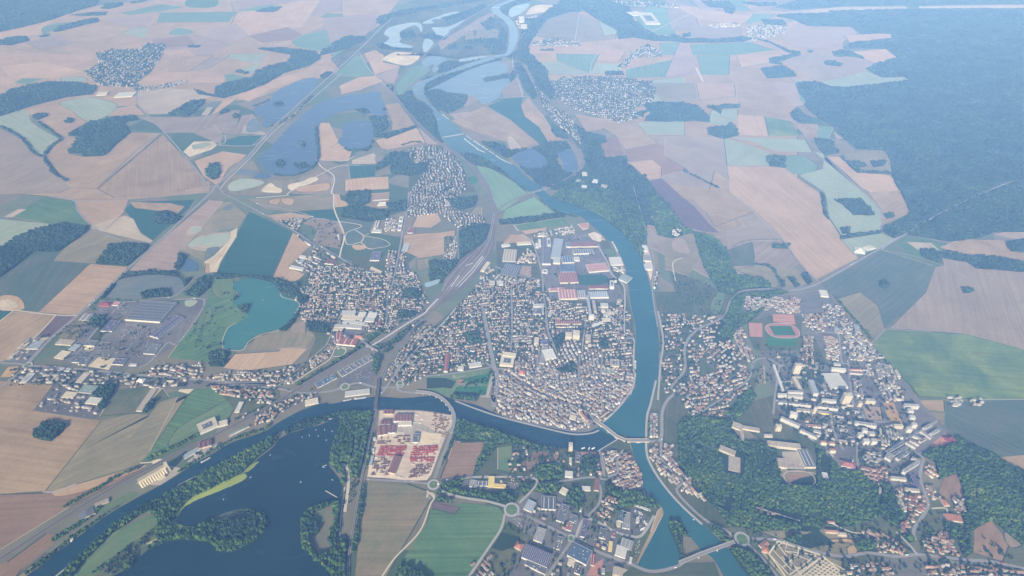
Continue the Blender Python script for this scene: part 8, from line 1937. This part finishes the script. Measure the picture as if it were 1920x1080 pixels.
for s_, nx, ny, pr in (('a 1300,560 1750,580 1850,420', 40, 8, .42), ('a 1000,760 1600,780 1700,620', 46, 9, .22), ('a 1100,290 1400,300 1480,200', 20, 6, .3), ('ML 880,990 1020,1020 1010,970', 18, 6, .5), ('e 560,300 900,280 860,220', 24, 5, .45), ('e 800,560 1060,540 1000,480', 22, 4, .4), ('m 740,900 900,880 840,700', 12, 8, .3), ('m 420,780 660,800 680,720', 18, 4, .4), ('m 220,420 330,430 330,300', 8, 5, .4), ('m 1300,540 1480,560 1430,440', 14, 6, .4), ('o 90,560 330,560 330,540', 16, 2, .5), ('n 1180,590 1360,590 1360,520', 12, 4, .25), ('b 940,760 1230,880 1250,850', 20, 2, .5), ('d 1040,700 1180,710 1180,610', 14, 5, .35), ('e 230,740 330,740 320,620', 8, 6, .4), ('k 1380,560 1520,540 1540,420', 10, 5, .4), ('k 900,720 1060,770 1090,700', 12, 3, .3), ('BL 230,150 500,190 520,90', 24, 8, .16), ('i 620,930 720,960 720,930', 8, 2, .6), ('g 740,1060 790,1060 800,780', 3, 26, .6), ('h 330,830 420,830 430,700', 8, 6, .5)):
    A, B_, C_ = [np.array(px(*q)) for q in pts(s_)]; e = (C_-B_)/np.hypot(*(C_-B_)); f = np.array([-e[1], e[0]])
    for j in range(ny):
        for i in range(nx):
            if rng.random() > pr: continue
            q = A+(B_-A)*(i+.5)/nx+(C_-B_)*(j+.5)/ny
            if mk(*q) & (BLD|WATER): continue
            n0 = len(V); c_ = rng.choice([(.8,.8,.8),(.7,.7,.7),(.45,.46,.48),(.05,.05,.06),(.3,.05,.05)])
            for l_, z in ((2.1,GZ),(2.1,GZ+.95),(1.2,GZ+1.5)):
                for a_, b_ in ((-1,-1),(1,-1),(1,1),(-1,1)): p_ = q+e*a_*l_+f*b_*(.9 if z < GZ+1 else .75); V.append((*p_, z)); CC.append((*c_, 1))
            for k in (0, 4): Fc += [(n0+k+m, n0+k+(m+1)%4, n0+k+4+(m+1)%4, n0+k+4+m) for m in range(4)]
            Fc.append((n0+8, n0+9, n0+10, n0+11))
for wp in ROADPTS:
    P = np.array(wp); seg = np.hypot(*np.diff(P, axis=0).T); d_ = 0
    for i in range(len(P)-1):
        if seg[i] < .5: continue
        e = (P[i+1]-P[i])/seg[i]; f = np.array([-e[1], e[0]])
        while d_ < seg[i]:
            q = P[i]+e*d_+f*rng.choice([-2.2, 2.2]); lw = 2.1 if rng.random() < .8 else 5.5; n0 = len(V); c_ = rng.choice([(.8,.8,.8),(.6,.6,.6),(.06,.06,.07),(.35,.05,.05)])
            for l_, z in ((lw,GZ+.2),(lw,GZ+1.3),(lw*.6 if lw < 3 else lw,GZ+1.8 if lw < 3 else GZ+3.6)):
                for a_, b_ in ((-1,-1),(1,-1),(1,1),(-1,1)): p_ = q+e*a_*l_+f*b_*(.9 if lw < 3 else 1.25); V.append((*p_, z)); CC.append((*c_, 1))
            for k in (0, 4): Fc += [(n0+k+m, n0+k+(m+1)%4, n0+k+4+(m+1)%4, n0+k+4+m) for m in range(4)]
            Fc.append((n0+8, n0+9, n0+10, n0+11)); d_ += rng.expovariate(1/110)+10
        d_ -= seg[i]
o = npmesh('car', np.array(V), [np.array(Fc)], [attr_mat('car', .35, .05)], col=np.array(CC)); tag(o, 'hundreds of tiny cars in the car parks and on the roads', 'cars', None, 'stuff')
for i, P in enumerate(CARP):
    if i not in used:
        for c_ in list(P.children): bpy.data.objects.remove(c_)
        bpy.data.objects.remove(P)
# white caravans in the yard by the basin
cv = None
for s, n in (('k 1385,285 1550,345',13),('k 1385,350 1465,385',6),('k 1430,405 1450,430',2),('k 1490,470 1515,500',3),('k 1450,560 1485,545',4),('k 1400,440 1425,470',2)):
    A, B_ = [np.array(px(*q)) for q in pts(s)]
    for i in range(n):
        q = A+(B_-A)*i/max(1, n-1)
        if cv is None:
            cv = thing('caravan', '', 'caravan', (0,0,0)); mesh('body', *boxes([(-3.2,3.2,-1.25,1.25,.6,2.9)]), CAB, cv); mesh('roof', *boxes([(-3.0,2.6,-1.1,1.1,2.92,3.2)]), CAB, cv); mesh('window', *boxes([(-2,1.8,-1.28,-1.24,1.6,2.3)]), SHADE, cv); mesh('wheel', *boxes([(-.4,.4,-1.3,1.3,0,.58)]), SHADE, cv); o = cv
        else:
            o = cv.copy(); COL.objects.link(o)
            for c_ in cv.children: dch = c_.copy(); COL.objects.link(dch); dch.parent = o
        o.location = (q[0], q[1], GZ-.3); o.rotation_euler = (0,0,1.2); o.scale = (1.5,1.5,1.2)
        tag(o, 'white trailer parked in rows in the yard by the basin', 'trailer', 'white trailers in the yard by the basin')
# ------------------------------------------------------------------ grave beds
V = []; Fc = []
for k in range(900):
    p_ = CP[0]+(CP[1]-CP[0])*rng.random(); q_ = CP[3]+(CP[2]-CP[3])*rng.random(); t_ = rng.random()**.6; q = p_+(q_-p_)*t_
    n0 = len(V); b_ = boxes([(q[0]-.5, q[0]+.5, q[1]-1, q[1]+1, GZ-1, GZ+rng.uniform(.4,1.0))]); V += b_[0]; Fc += [tuple(i+n0 for i in f) for f in b_[1]]
o = mesh('gravestone', V, Fc, plain('grave_stone', (.42,.41,.39))); tag(o, 'hundreds of grey gravestones in the walled cemetery', 'gravestones', None, 'stuff')
# ------------------------------------------------------------------ light and air
w = bpy.data.worlds.new('World'); SC.world = w; w.use_nodes = True; nt = w.node_tree
EL, AZ = 28.0, 17.0     # sun behind the camera, a little to its left; shadows fall away to the upper right
sk = nt.nodes.new('ShaderNodeTexSky'); sk.sky_type = 'NISHITA'; sk.sun_disc = False; sk.sun_elevation = R(EL); sk.sun_rotation = R(180+AZ); sk.altitude = 100; sk.dust_density = 1.5
bg = nt.nodes['Background']; bg.inputs[1].default_value = SKY_STRENGTH; nt.links.new(sk.outputs[0], bg.inputs[0])
sun = bpy.data.lights.new('sun', 'SUN'); sun.energy = SUN_STRENGTH; sun.angle = R(.5); sun.color = (1, .965, .91)
so = bpy.data.objects.new('sun', sun); COL.objects.link(so)
d = Vector((math.sin(R(AZ))*math.cos(R(EL)), math.cos(R(AZ))*math.cos(R(EL)), -math.sin(R(EL)))); so.rotation_euler = d.to_track_quat('-Z', 'Y').to_euler(); so.location = (0, -3000, 6000)
hm = bpy.data.materials.new('haze'); hm.use_nodes = True; nt = hm.node_tree; nt.nodes.clear()
om = nt.nodes.new('ShaderNodeOutputMaterial'); pv = nt.nodes.new('ShaderNodeVolumePrincipled'); pv.inputs['Color'].default_value = HAZE_COL; pv.inputs['Density'].default_value = HAZE_D; pv.inputs['Absorption Color'].default_value = (1,1,1,1); pv.inputs['Anisotropy'].default_value = HAZE_G
nt.links.new(pv.outputs[0], om.inputs['Volume'])
V, Fc = boxes([(-26000, 26000, -6000, 45000, -1, H+30)]); o = mesh('haze', V, Fc, hm); tag(o, 'pale blue summer haze filling the air over the whole valley', 'haze', None, 'stuff')
o.display_type = 'WIRE'
vs = SC.view_settings; vs.view_transform = 'Standard'; vs.look = 'None'; vs.gamma = 1; vs.exposure = EXPO; vs.use_curve_mapping = False
SC.cycles.max_bounces = 4; SC.cycles.diffuse_bounces = 2; SC.cycles.glossy_bounces = 2; SC.cycles.volume_bounces = 2; SC.cycles.transmission_bounces = 1
SC.cycles.use_denoising = True; SC.cycles.denoiser = 'OPENIMAGEDENOISE'; SC.cycles.denoising_input_passes = 'RGB_ALBEDO_NORMAL'; SC.cycles.denoising_prefilter = 'ACCURATE'; SC.cycles.use_adaptive_sampling = False
